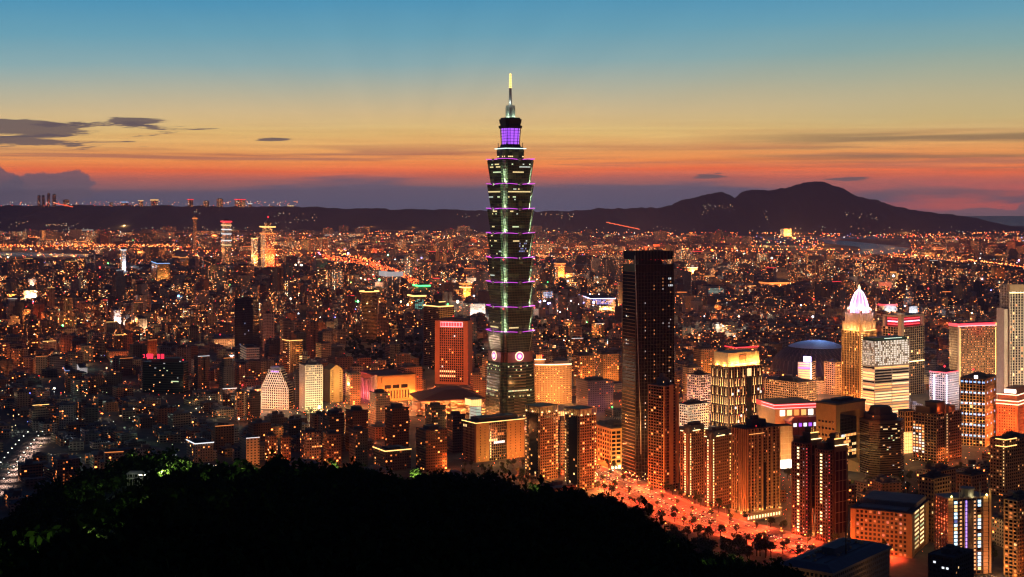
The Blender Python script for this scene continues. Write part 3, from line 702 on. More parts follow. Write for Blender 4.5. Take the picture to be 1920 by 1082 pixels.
crown_apartment(985, 1013, 1046, 764, 1715, 'brown apartment tower with lit colonnade crown, nearer the skyscraper foot of its pair', 'the farther colonnade-crowned tower', 2)
crown_apartment(1059, 1087, 1118, 769, 1655, 'brown apartment tower with lit colonnade crown, nearer the red boulevard of its pair', 'the nearer colonnade-crowned tower', 3)

def gold_outline():
    r, wr, wl, h = corner('office_building', 'beige office building outlined by a gold light line along its roof edge', 'office building', 868, 893, 984, 795, 1835, R(33), 868, 'the gold-outlined beige building')
    G = lattice(r, wr, wl, 0, h, 3.6, 3.2, M_BEIGE, M_GLASSD, .5, .4)
    p = MB(); p.box(-.5, wr*.26, -.8, .6, 0, h-.1); p.box(wr*.62, wr*.98, -.8, .6, 0, h-.15); p.box(-.8, .5, -.5, wl*.1, 0, h-.12); p.build('stone_pier', M_GOLDW, r)
    o = MB(); q = random.Random(3)
    for k in range(3, G['nf']):
        for x in (wr*.08, wr*.17, wr*.70, wr*.80, wr*.90): o.box(x-.5, x+.5, -.86, -.75, k*G['fh']-2, k*G['fh']-.6, bottom=True)
    o.build('slit_window_pane', M_GLASSD, r)
    rf = MB(); rf.box(-1.4, wr+1, -1.4, wl+1, h, h+1.4, bottom=True); rf.box(wr*.1, wr*.9, wl*.2, wl*.8, h+1.4, h+6); rf.build('roof', M_ROOFD, r)
    strip(r, [(-1.7, wl, h+1.1), (-1.7, -1.7, h+1.1), (wr+1, -1.7, h+1.1)], .38, E_GOLD)
    lit(G, 24, ((E_YEL, 3), (E_WHT, 2), (E_DIM, 4)), 'FS', True)
    for i in range(10): put_window(dict(G, inset=-.9, band=.9), 'F', max(0, int(G['nx']*.27)), 1+i, E_YEL, 1.6, 2.2)
    panel(r, 'F', wr*.36, wr*.58, h*.44, h*.5, -.3, E_WHT, 'lit_sign')
    flood(r, 'F', wr, 9000, AMBER, 3, 22, 10); lamp(wr*.86, -22, 12, 16000, REDO, r)
gold_outline()

def grid_office():
    r, wr, wl, h = corner('office_building', 'ten-storey beige grid office block at the boulevard corner', 'office building', 1120, 1146, 1202, 805, 1785, R(24), 880, 'the beige grid office block')
    G = lattice(r, wr, wl*1.5, 7, h-2, 5.2, 6.5, M_GOLDW, M_GLASSD, 1.7, 1.2, 1.0)
    b = MB(); b.box(1.5, wr-1.5, 1.5, wl*1.5-1.5, 0, 7); b.box(-.1, wr+.1, -.1, wl*1.5, h-2, h+.5, bottom=True); b.build('wall', M_GOLDW, r)
    roof(r, wr, wl*1.5, h+.45, M_ROOFD)
    lit(G, 10, ((E_DIM, 4), (E_WARM, 1)), 'FS')
    flood(r, 'F', wr, 22000, AMBER, 3, 22, 10); flood(r, 'S', wl, 9000, AMBER, 2, 25, 10)
    pn = MB()
    for i in range(9): pn.box(i*wr/9+.5, i*wr/9+3.4, -.35, -.1, 1, 4.6, bottom=True)
    pn.build('shop_window_pane', emat('shop_light', (.85, 1, .7), 2.5), r)
grid_office()

def red_sign_tower():
    r, wr, wl, h = corner('office_tower', 'red granite office tower with gridded front and red panel sign across its top', 'office tower', 816, 877, 883, 598, 2620, R(76), 722, 'the red granite sign tower')
    wr = max(wr, 30)
    zt = h*.86
    G = lattice(r, wr, wl, 4, zt, 4.2, 3.8, M_RED, M_GLASSD, 1.2, 1.1, .9)
    s = MB(); s.box(-.5, wr, -.5, wl*.12, 0, h-4); s.box(-.5, wr, wl*.86, wl+.5, 0, h-4.02); s.box(-.3, wr, wl*.12, wl*.86, zt, h-4.04, bottom=True); s.box(-.2, wr, wl*.12, wl*.86, 0, 4); s.build('stone_surround', M_RED, r)
    rf = MB(); rf.prism([(0, 3), (wr-2, 3), (wr-2, wl-3), (0, wl-3)], h-4, h, 0, top=[(4, 10), (wr-8, 10), (wr-8, wl-10), (4, wl-10)]); rf.build('roof', M_ROOFD, r)
    b = panel(r, 'S', wl*.15, wl*.84, zt+1.5, h-6, .35, emat('pink_sign_board', (1, .42, .50), 1.5), 'sign_board')
    for i in range(8):
        u = wl*.17 + i*wl*.0835; panel(b, 'S', u+.6, u+wl*.0835-.5, zt+2.8, h-7.3, .70, emat('dark_red_panel', (.55, .02, .06), .8), 'sign_panel')
    lit(G, 9, ((E_WARM, 3), (E_WHT, 1)), 'S', seed=3)
    for k in (2, 4): 
        for i in range(6, 15):
            if i < G['ny']: put_window(G, 'S', i, k, E_YEL)
    beacon(r, wr*.4, wl*.5, h+.1, 1.4)
    for z, P in ((12, 60000), (60, 60000), (95, 45000)): lamp(-55, wl*.3, z, P*.62, (1, .24, .07), r); lamp(-55, wl*.8, z, P*.62, (1, .24, .07), r)
    lamp(-14, wl*.5, h-8, 9000, (1, .05, .05), r)
    for zz in range(8): beacon(r, -.7, -.7, 12+zz*12.5, .5)
red_sign_tower()

def curved_hotel():
    r, wr, wl, h = corner('hotel', 'gold-lit curved hotel slab with horizontal balcony lines beside the skyscraper', 'hotel', 998, 1003, 1071, 684, 2370, R(8), 757, 'the gold curved hotel')
    n = 12; pts = [(wr*i/n, -6*math.sin(math.pi*i/n)) for i in range(n+1)]
    out = pts + [(wr, 22), (0, 22)]
    g = MB(); g.prism([(x, y+.8) for x, y in pts] + [(wr-.8, 21), (.8, 21)], 0, h-2, 0); g.build('glazing', pbr('amber_glazing', (.09, .045, .02), .4), r)
    b = MB(); nf = 18
    for k in range(nf+1):
        z = k*(h-3)/nf; b.prism(out, z, z+1.5, 0, bottom=True)
    b.prism([(x, y-.3) for x, y in pts] + [(wr+.3, 22.3), (-.3, 22.3)], h-3, h, 0, bottom=True); b.build('balcony_lattice', M_GOLDW, r)
    p = MB()
    for i in range(0, 25):
        x = wr*i/24; y = -6*math.sin(math.pi*i/24); p.box(x-.55, x+.55, y-.25, y+.9, 0, h-3.1)
    p.build('pier_lattice', M_BEIGE, r)
    strip(r, [(x, y-.8, h+.5) for x, y in pts], .8, emat('peach_strip', (1, .62, .40), 2.8))
    q = MB(); q.box(wr*.02, wr*.28, 4, 18, h, h+8); q.box(wr*.55, wr*.95, 4, 18, h, h+5); q.build('roof_block', M_BEIGE, r)
    strip(r, [(wr*.0, 3.6, h+8.2), (wr*.3, 3.6, h+8.2)], .6, emat('peach_strip', (1, .62, .40), 2.8))
    for x in (.05, .11, .17): panel(r, 'F', wr*x, wr*x+1.6, h+8.5, h+16, -4, E_ORG, 'roof_fin')
    qq = random.Random(8)
    for _ in range(46):
        i = qq.randrange(24); k = qq.randrange(1, nf); x = wr*(i+.5)/24
        o = bpy.data.objects.new('window', win_mesh(1.9, 1.7, qq.choice([E_WARM, E_YEL, E_ORG]))); o.location = (x, -6*math.sin(math.pi*(i+.5)/24)+.55, k*(h-3)/nf+2.5); link(o, r)
    for u in (.15, .5, .85):
        lamp(wr*u, -26, 8, 30000, (1, .38, .10), r); lamp(wr*u, -40, 45, 60000, (1, .38, .12), r)
    lamp(wr*.15, 0, h+10, 5000, ORANGE, r)
curved_hotel()

def gold_top_tower():
    r, wr, wl, h = corner('office_tower', 'dark tower with gold light lines along its top, behind the red granite tower', 'office tower', 794, 823, 852, 574, 2900, R(40), 700, 'the gold-topped dark tower')
    G = lattice(r, wr, wl, 0, h-3, 3.8, 4.5, M_BROWN, M_GLASSD, 1.2, .6)
    roof(r, wr, wl, h-3, ph=10)
    strip(r, [(-.8, wl, h-1), (-.8, -.8, h-1), (wr*.9, -.8, h-1)], .9, E_GOLD); strip(r, [(wr*.3, wl*.3, h+7), (wr*.7, wl*.3, h+7)], .7, E_GOLD)
    beacon(r, wr*.55, -1, h-4, 3.0, E_GREEN, 'green_lamp'); lit(G, 26, ((E_DIM, 5), (E_WARM, 1)), 'FS')
    flood(r, 'F', wr, 60000, AMBER, 2, 40, 80)
gold_top_tower()
def round_dark_tower():
    Y = 3430; r = empty('office_tower', (X_(692.5, Y), Y, 0)); tag(r, 'round dark brown tower ringed by a gold light band at its top', 'office tower')
    h = Z_(546, Y); rad = 15.5*Y/F; HERO.append((676, 709, 546, 640, Y, 'the round dark tower with gold ring'))
    g = MB(); g.prism(g.ring(0, 0, rad-1, 24), 0, h-2, 0); g.build('glazing', M_GLASSD, r)
    b = MB()
    for k in range(36): b.prism(b.ring(0, 0, rad-.2, 24), k*(h-4)/36, k*(h-4)/36+1.4, 0, bottom=True)
    b.prism(b.ring(0, 0, rad+1.5, 24), h-4, h-1, 0, top=b.ring(0, 0, rad+3, 24), bottom=True); b.build('floor_band_lattice', M_BROWN, r)
    strip(r, [(x, y, h) for x, y in b.ring(0, 0, rad+3.2, 24)] + [(rad+3.2, 0, h)], .9, E_GOLD); beacon(r, 0, 0, h+1, 2.5, E_ORG)
    c = MB(); c.prism(c.ring(0, 0, rad*.6, 12), h-2, h+5, 0); c.build('roof', M_ROOFD, r)
    for k in range(9):
        a = rnd.uniform(-2.6, -.5); o = bpy.data.objects.new('window', win_mesh(2.2, 1.8, rnd.choice([E_DIM, E_WHT, E_YEL]))); o.location = (math.cos(a)*(rad-.9), math.sin(a)*(rad-.9), (rnd.randrange(4, 33)+.7)*(h-4)/36); o.rotation_euler = (0, 0, a+math.pi/2); link(o, r)
    lamp(-20, -60, 90, 60000, AMBER, r); lamp(40, -40, 40, 60000, ORANGE, r)
round_dark_tower()
def blue_slab():
    r, wr, wl, h = corner('office_tower', 'unlit blue-black glass slab tower rising alone from the low dark quarter', 'office tower', 440, 474, 486, 562, 3250, R(62), 648, 'the blue-black slab tower')
    G = lattice(r, wr, wl, 0, h, 4, 3.4, pbr('navy_mullion', (.02, .026, .06), .35), M_GLASSB, .8, .5, .4); roof(r, wr, wl, h, M_DARK, ph=4)
    lit(G, 7, ((emat('dim_blue_window', (.35, .5, 1), .45), 1), (E_DIM, 1)), 'S')
blue_slab()

def lantern_tower():                                           # tower with rows of wall lamps and glowing crown
    r, wr, wl, h = corner('office_tower', 'dark tower studded with vertical wall lamps under a glowing yellow crown', 'office tower', 1333, 1366, 1430, 690, 2100, R(33), 800, 'the glowing-crowned lamp tower')
    G = lattice(r, wr, wl, 0, h, 4.0, 5.4, M_BROWN, M_GLASSD, .5, 1.9, .6)
    cr = MB(); cr.box(wr*.04, wr*.95, wl*.1, wl*.9, h, h+21); cr.build('glowing_crown', pbr('cream_crown_wall', (.62, .50, .30), .7), r)
    nt = MB(); nt.box(wr*.36, wr*.56, wl*.1-.6, wl*.1-.1, h+6, h+17); nt.build('crown_niche', M_RED, r)
    for u in (.15, .32, .5, .7, .87): lamp(wr*u, wl*.1-4.5, h+4.0, 22000, (1, .44, .11), r)
    for u in (.3, .7): lamp(wr*.08-5, wl*u, h+2, 9000, (1, .45, .13), r)
    tr = MB()
    for u in (.15, .32, .5, .7, .87): tr.box(wr*u-1.3, wr*u+1.3, wl*.1-3.4, wl*.1-2.4, h+.4, h+1.4)
    tr.build('crown_lamp_trim', E_GOLDW, r)
    pr = MB(); pr.box(-.8, wr+.8, -.8, wl*.08, h, h+1.5, bottom=True); pr.box(-.8, wl*.06, wl*.08, wl, h, h+1.4, bottom=True); pr.build('parapet', M_BROWN, r)
    q = random.Random(2)                                        # tapering wall lamps, staggered storey by storey
    lm = MB(); lm.prism([(-.28, 0), (.28, 0), (.28, .35), (-.28, .35)], 0, 9.5, 0, top=[(-.08, .1), (.08, .1), (.08, .3), (-.08, .3)]); lm.prism([(-.6, -.1), (.6, -.1), (.6, .5), (-.6, .5)], -1.2, -.1, 0, bottom=True)
    lme = lm.mesh('wall_lamp', emat('wall_lamp_glow', (1, .56, .20), 2.2))
    for face, L, cols in (('F', wr, 6), ('S', wl, 4)):
        for c in range(cols):
            if face == 'F' and c == 3: continue
            for k in range(8):
                z = h - 13 - k*13.2
                for d in ((0,) if k % 2 == 0 else (-2.2, 2.2)):
                    o = bpy.data.objects.new('wall_lamp', lme); u = (c+.5)*L/cols + d
                    if face == 'F': o.location = (u, -.8, z)
                    else: o.location = (-.85, u, z); o.rotation_euler = (0, 0, -math.pi/2)
                    link(o, r)
    panel(r, 'F', wr*.54, wr*.66, h-14, h-3, .2, E_YEL, 'lit_panel')
    panel(r, 'F', wr*.53, wr*.67, 10, h-16, .05, M_GLASSG, 'centre_glazing')
    for z in (18, 45, 70): beacon(r, wr*.3, -1.2, z, .8); beacon(r, wr, -1.2, z+8, .8)
    lit(G, 22, ((E_DIM, 4), (E_WHT, 1)), 'F'); flood(r, 'F', wr, 18000, ORANGE, 2, 25, 20); flood(r, 'S', wl, 16000, ORANGE, 2, 25, 20)
lantern_tower()

def spire_tower():                                             # stepped tower with shining domed crown
    Y = 2350; r, wr, wl, h = corner('office_tower', 'stepped brown tower under a gold shoulder and pink-white lit dome with finial', 'office tower', 1578, 1614, 1644, 621, Y, R(40), 752, 'the domed gold tower')
    HERO.append((1590, 1632, 535, 640, Y, None))
    zr = lambda row: Z_(row, Y)
    G = lattice(r, wr, wl, 0, h, 4.0, 3.3, M_GOLDW, M_GLASSD, .35, .9, .5)
    c = MB(); c.box(-1.2, 3.2, -1.2, 3.2, 0, h+10); c.build('corner_shaft', M_GOLDW, r)
    for k in range(1, 36):
        o = bpy.data.objects.new('bracket_lamp', win_mesh(3.4, .8, E_GOLDW)); o.location = (1.2, -1.5, k*h/36); link(o, r)
    s1 = MB(); t = 1.5; z0, z1, z2 = h, zr(605), zr(590)
    s1.box(t, wr-t, t, wl-t, z0, z1); s1.box(t*3, wr-t*3, t*3, wl-t*3, z1, z2); s1.build('shoulder', M_BEIGE, r)
    pf = MB()
    for i in range(9):
        for (za, zb, e) in ((z0, z1, t), (z1, z2, 3*t)):
            u = e + (wr-2*e)*i/8; pf.box(u-.5, u+.5, e-.6, e+.2, za, zb+1.5); u = e + (wl-2*e)*i/8; pf.box(e-.6, e+.2, u-.5, u+.5, za, zb+1.48)
    pf.box(-.4, wr+.4, -.4, 1, h-.6, h+1.2, bottom=True); pf.box(-.4, 1, 1, wl+.4, h-.6, h+1.1, bottom=True); pf.build('shoulder_pier_lattice', M_BEIGE, r)
    for u in (.2, .5, .8):
        lamp(wr*u, -3.5, h+1, 9500, (1, .50, .18), r); lamp(-3.5, wl*u, h+1, 9500, (1, .50, .18), r); lamp(wr*u, t-1.5, z1+1.5, 1800, (1, .38, .12), r); lamp(t-1.5, wl*u, z1+1.5, 1800, (1, .38, .12), r)
    cx, cyy = wr*.5, wl*.5; R0 = min(wr, wl)*.40
    prof = [(1.0, zr(588)), (.97, zr(580)), (.86, zr(570)), (.66, zr(560)), (.42, zr(551)), (.22, zr(547)), (.10, zr(545))]
    d = MB()
    for (ra, za), (rb, zb) in zip(prof[:-1], prof[1:]): d.prism(d.ring(cx, cyy, R0*ra, 12), za, zb, 0, top=d.ring(cx, cyy, R0*rb, 12))
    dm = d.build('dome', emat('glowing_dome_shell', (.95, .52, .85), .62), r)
    for i in range(12):
        a = 2*math.pi*i/12 + .1; strip(dm, [(cx+math.cos(a)*(R0*ra+.4), cyy+math.sin(a)*(R0*ra+.4), za) for ra, za in prof], .5, E_PINK, 'dome_rib')
    strip(dm, [(x, y, zr(579)) for x, y in d.ring(cx, cyy, R0*1.02, 12)]+[(cx+R0*1.02, cyy, zr(579))], .6, E_PINK, 'dome_band')
    for i in range(4):
        a = math.pi/4 + i*math.pi/2; tur = MB(); x, y = cx+math.cos(a)*R0*1.12, cyy+math.sin(a)*R0*1.12
        tur.prism(tur.ring(x, y, 2.6, 8), z2, z2+7, 0); tur.prism(tur.ring(x, y, 2.9, 8), z2+7, z2+9.5, 1, top=tur.ring(x, y, .4, 8), bottom=True); tur.build('turret', [M_RED, emat('peach_strip', (1, .62, .40), 2.8)], r)
    f = MB(); f.prism(f.ring(cx, cyy, 1.6, 8), zr(546), zr(541), 0, top=f.ring(cx, cyy, 2.4, 8)); f.prism(f.ring(cx, cyy, 2.4, 8), zr(541), zr(535), 0, top=f.ring(cx, cyy, .2, 8)); f.build('finial', E_GOLDW, r)
    for a in (-2.2, -1.0, -3.3): lamp(cx+math.cos(a)*(R0+8), cyy+math.sin(a)*(R0+8), z2+9, 16000, (1, .70, .95), r)
    flood(r, 'F', wr, 26000, AMBER, 3, 20, 8); flood(r, 'S', wl, 18000, ORANGE, 3, 22, 12); flood(r, 'F', wr, 40000, AMBER, 1, 40, 90); flood(r, 'S', wl, 40000, AMBER, 1, 40, 90)
    lit(G, 30, ((E_DIM, 6), (E_WARM, 1)), 'FS')
spire_tower()

def white_hatch():
    r, wr, wl, h = corner('office_building', 'white office block, upper half a glittering lattice of white lights', 'office building', 1617, 1640, 1705, 640, 2190, R(29), 765, 'the white glittering office block')
    zs = Z_(688, 2190)
    G = lattice(r, wr, wl, 0, zs, 4.2, 30, M_WHITE, M_GLASSD, 1.7, .6, .6)
    c = MB(); c.box(.6, wr-.6, .6, wl-.6, zs, h); c.build('upper_glazing', pbr('pale_glazing', (.20, .21, .20), .4), r)
    la = MB(); n = 22; m_ = 14
    for i in range(n+1):
        la.box(i*wr/n-.35, i*wr/n+.35, -.25, .7, zs+.9, h)
        if i <= m_: la.box(-.25, .7, i*wl/m_-.35, i*wl/m_+.35, zs+.9, h-.03)
    for k in range(12):
        z = zs+1 + k*(h-zs-1.5)/12; la.box(-.1, wr+.1, -.12, .7, z, z+.7, bottom=True); la.box(-.12, .7, .7, wl, z, z+.68, bottom=True)
    la.build('light_lattice', M_WHITE, r)
    hb = MB()
    q = random.Random(6)
    me = win_mesh(1.5, 2.2, emat('lattice_white', (1, .96, .86), 1.3)); cnt = 0
    rest = MB()
    for k in range(12):
        for i in range(n):
            x = (i+.5)*wr/n; z = zs+1.2+(k+.6)*(h-zs-1.5)/12
            if q.random() < .78:
                if cnt < 96: o = bpy.data.objects.new('window', me); o.location = (x, .45, z); link(o, r); cnt += 1
                else: rest.box(x-.75, x+.75, .38, .50, z-1.1, z+1.1, bottom=True)
        for i in range(m_):
            if q.random() < .55: y = (i+.5)*wl/m_; z = zs+1.2+(k+.6)*(h-zs-1.5)/12; rest.box(.38, .50, y-.7, y+.7, z-1.1, z+1.1, bottom=True)
    tag(rest.build('window', emat('lattice_white', (1, .96, .86), 1.3), r), kind='stuff')
    rf = MB(); rf.box(2, wr-6, 2, wl-2, h, h+4.5); rf.box(0, wr, 0, wl, h, h+.5, bottom=True); rf.build('roof', pbr('green_roof', (.03, .09, .07), .7), r)
    strip(r, [(wr*.3, 1.5, h+3.2), (wr*.8, 1.5, h+3.2)], .35, emat('mint_strip', (.75, 1, .85), 1.3)); beacon(r, wr*.55, wl*.4, h+5, 1.4)
    lit(G, 40, ((E_YEL, 2), (E_WARM, 1), (E_DIM, 2)), 'FS', True)
    flood(r, 'F', wr, 3500, WARMW, 3, 22, 10); flood(r, 'F', wr, 15000, WARMW, 2, 40, 98); flood(r, 'S', wl, 13000, WARMW, 2, 36, 70)
white_hatch()

def twin_void_tower():
    r, wr, wl, h = corner('office_tower', 'beige tower with a central pier between two red-lit roof voids', 'office tower', 1655, 1690, 1733, 592, 2460, R(40), 738, 'the red-void beige tower')
    zv = h-20
    G = lattice(r, wr, wl, 0, zv, 4.0, 5.6, M_BEIGE, M_GLASSD, .6, .6, .5)
    b = MB(); b.box(-1, 6.5, -1, 6.5, 0, h+2); b.box(wr-4, wr, 0, wl, zv, h); b.box(0, wr-4, wl-4, wl, zv, h-.1); b.box(0, wr, 0, wl, h-3, h+.1, bottom=True); b.build('frame_wall', M_BEIGE, r)
    v = MB(); v.box(9, wr-7, 5, wl-6, zv+.2, h-3.2); v.box(4.5, 9, 9, wl-6, zv+.2, h-3.25); v.build('void_core', pbr('red_wall', (.30, .04, .05), .6), r)
    for k in range(3):
        z = zv+4+k*5; strip(r, [(9.5, 4.4, z), (wr-8, 4.4, z)], .8, E_RED if k != 1 else E_PINK); strip(r, [(4, 9.5, z), (4, wl-8, z)], .8, E_RED if k != 1 else E_PINK)
    lamp(wr*.5, 1.5, zv+8, 2600, (1, .06, .1), r); lamp(1.5, wl*.5, zv+8, 2600, (1, .06, .1), r)
    rf = MB(); rf.prism(rf.ring(4, 6, 9, 12), h+2, h+3.4, 0); rf.build('roof', M_WHITE, r); lamp(-3, 0, h+6, 1500, WARMW, r)
    lit(G, 30, ((E_DIM, 5), (E_YEL, 2)), 'FS'); strip(r, [(7, -.6, h*.42), (wr-2, -.6, h*.42)], .8, E_GOLDW)
    flood(r, 'F', wr, 34000, WARMW, 2, 40, 75); flood(r, 'S', wl, 30000, AMBER, 2, 40, 75)
twin_void_tower()

def red_rim_tower():
    r, wr, wl, h = corner('office_tower', 'wide golden lattice tower with bowed front and glowing red roof rim', 'office tower', 1780, 1796, 1872, 607, 2450, R(20), 705, 'the red-rimmed golden tower')
    n = 14; fr = [(wr*i/n, 4.5*math.sin(math.pi*i/n)) for i in range(n+1)]; out = fr+[(wr, wl), (0, wl)]
    g = MB(); g.prism([(x, y+.7) for x, y in fr]+[(wr-.7, wl-.7), (.7, wl-.7)], 0, h-4, 0); g.build('glazing', pbr('bronze_glazing', (.05, .03, .02), .25), r)
    b = MB(); nf = 28
    for k in range(nf+1): b.prism(out, k*(h-5)/nf, k*(h-5)/nf+1.0, 0, bottom=True)
    for i in range(29): x = wr*i/28; y = 4.5*math.sin(math.pi*i/28); b.box(x-.35, x+.35, y-.12, y+.8, 0, h-5)
    for i in range(9): b.box(-.12, .8, wl*i/8-.35, wl*i/8+.35, 0, h-5)
    b.build('facade_grid', M_BEIGE, r)
    for u in (0.0, wr-2.6): panel(r, 'F', u, u+2.6, 0, h-1, .4, M_WHITE, 'edge_pier', 1.0)
    for u in (.06, .94): panel(r, 'F', wr*u-.6, wr*u+.6, 6, h-8, -.9, E_GOLD, 'light_strip')
    rm = MB(); rm.prism([(x, y-.8) for x, y in fr]+[(wr+.8, wl+.8), (-.8, wl+.8)], h-5, h, 0, 1, bottom=True); rm.build('red_rim', [emat('red_rim_glow', (1, .05, .09), 1.5), M_ROOFD], r)
    strip(r, [(x, y-1.2, h-4.6) for x, y in fr], .7, emat('pink_rim', (1, .42, .46), 1.8)); panel(r, 'F', wr*.92, wr*.97, h-4, h-.5, 1.0, emat('lime_sign', (.55, .9, .15), 1.3), 'corner_sign')
    q = random.Random(12); cnt = 0; rest = {m.name: MB() for m in (E_WARM, E_YEL, E_GOLDW, E_DIM)}; mm = {m.name: m for m in (E_WARM, E_YEL, E_GOLDW, E_DIM)}
    for k in range(nf):
        for i in range(28):
            if q.random() < .62:
                m = q.choice([E_WARM, E_YEL, E_DIM, E_DIM, E_DIM] if k < 26 else [E_RED]); x = wr*(i+.5)/28; y = 4.5*math.sin(math.pi*(i+.5)/28)+.45; z = (k+.65)*(h-5)/nf
                w_, h_ = q.uniform(.8, 1.8), q.uniform(.8, 1.8)
                if cnt < 90: o = bpy.data.objects.new('window', win_mesh(1.5, 1.6, m)); o.location = (x, y, z); link(o, r); cnt += 1
                else: rest[m.name if m.name in rest else E_WARM.name].box(x-w_/2, x+w_/2, y-.06, y+.06, z-h_/2, z+h_/2, bottom=True)
    for nm, mb in rest.items():
        if mb.f: tag(mb.build('window', mm[nm], r), kind='stuff')
    flood(r, 'F', wr, 30000, (1, .50, .22), 3, 40, 60); flood(r, 'F', wr, 16000, AMBER, 3, 20, 6); lamp(wr*.5, -6, h-10, 7000, (1, .04, .06), r)
red_rim_tower()

def fin_tower():
    r, wr, wl, h = corner('office_tower', 'tall white-finned tower cut by the photo edge, lit pale gold', 'office tower', 1888, 1893, 1935, 535, 2150, R(12), 722, 'the tall white-finned tower')
    G = lattice(r, wr, wl+20, 0, h, 4.0, 4.4, M_WHITE, M_GLASSD, .8, 1.5, 1.0)
    b = MB(); b.box(-.2, wr, -.2, wl, h-9, h+1, bottom=True); b.build('crown_band', M_BEIGE, r)
    lit(G, 40, ((E_YEL, 3), (E_DIM, 4)), 'F'); strip(r, [(0, -.9, h-11), (wr, -.9, h-11)], .7, E_GOLDW)
    sb = MB(); sb.box(-7, -.1, 3, 24, 0, h*.83); sb.build('lower_wing', M_WHITE, r)
    for z, P in ((15, 30000), (70, 50000), (140, 50000), (195, 30000)): lamp(wr*.2, -38, z, P*.8, WARMW, r); lamp(wr*.8, -38, z, P*.8, WARMW, r)
fin_tower()

def blue_gold_tower():
    r, wr, wl, h = corner('office_tower', 'gold-lit tower banded by rows of paired blue lights', 'office tower', 1800, 1848, 1868, 712, 1950, R(58), 838, 'the gold tower with blue lights')
    G = lattice(r, wr, wl, 0, h, 3.9, 4.3, M_GOLDW, M_GLASSD, .7, 1.0, .6)
    q = random.Random(9)
    for row in range(6):
        z = h-4-row*14.5
        for face, L, n in (('S', wl, 6), ('F', wr, 3)):
            for i in range(n):
                for d in (-.9, .9):
                    o = bpy.data.objects.new('blue_light', win_mesh(1.3, 2.4, E_BLUE)); u = (i+.5)*L/n+d
                    if face == 'F': o.location = (u, -.25, z)
                    else: o.location = (-.25, u, z); o.rotation_euler = (0, 0, -math.pi/2)
                    link(o, r)
        for i in range(6): lamp(-1.6, (i+.5)*wl/6, z-11.5, 330, (1, .55, .22), r)
        if row < 5: lamp(wr*.5, -1.8, z-11.5, 500, (1, .55, .22), r)
    roof(r, wr, wl, h, M_ROOFD); panel(r, 'S', wl*.30, wl*.44, h+1, h+5, .2, E_HOT, 'roof_sign'); beacon(r, wr*.5, wl*.7, h+5, 2.0)
    flood(r, 'S', wl, 26000, AMBER, 2, 40, 45); flood(r, 'F', wr, 24000, ORANGE, 2, 30, 30)
    lit(G, 20, ((E_YEL, 2), (E_DIM, 3)), 'FS')
blue_gold_tower()

def orange_block():
    r, wr, wl, h = corner('office_building', 'red-orange floodlit block with bright cornice lines, cut by the photo edge', 'office building', 1868, 1908, 1935, 742, 1960, R(52), 832, 'the red-orange floodlit block')
    G = lattice(r, wr, wl, 0, h-12, 3.8, 3.4, M_RED, M_GLASSD, 1.8, 1.8, .5)
    b = MB(); b.box(-.6, wr+.6, -.6, wl+.6, h-12, h-8, bottom=True); b.box(1.5, wr-1.5, 1.5, wl-1.5, h-8, h); b.box(8, wr-4, 8, wl-8, h, h+8); b.build('attic', M_RED, r)
    for z, e in ((h-12.4, -1.0), (h-8, -1.0), (h+.3, 1.0)): strip(r, [(e, wl, z), (e, e, z), (wr, e, z)], .5, emat('peach_strip', (1, .62, .40), 2.8))
    panel(r, 'S', wl*.15, wl*.7, h+2, h+7, -7, E_HOT, 'roof_sign')
    for z in (8, 40): lamp(-26, wl*.25, z, 36000, REDO, r); lamp(-26, wl*.75, z, 36000, REDO, r); lamp(wr*.5, -26, z, 36000, REDO, r)
    lit(G, 14, ((E_DIM, 3), (E_WARM, 1)), 'FS')
orange_block()

def violet_white():
    r, wr, wl, h = corner('office_building', 'white office block with two vertical white light bars and violet glow', 'office building', 1743, 1774, 1798, 700, 2255, R(44), 766, 'the white block with light bars')
    G = lattice(r, wr, wl, 0, h, 3.6, 3.3, M_WHITE, M_GLASSD, 1.3, .8, .5); roof(r, wr, wl, h, M_ROOFD)
    panel(r, 'S', wl*.66, wl*.78, 8, h-3, .3, emat('violet_white_bar', (.88, .80, 1), 1.7), 'light_bar'); panel(r, 'F', -1.0, 2.0, 8, h-2, .4, emat('violet_white_bar', (.88, .80, 1), 1.7), 'light_bar')
    strip(r, [(-.5, wl, h+1), (-.5, -.5, h+1), (wr, -.5, h+1)], .5, E_RED); beacon(r, wr*.4, wl*.4, h+4, 2.2)
    lit(G, 24, ((E_PURP, 1), (E_ORG, 2), (E_DIM, 4)), 'FS'); flood(r, 'S', wl, 30000, (.9, .75, 1), 2, 34, 45); flood(r, 'F', wr, 40000, (.95, .85, 1), 2, 34, 45)
violet_white()

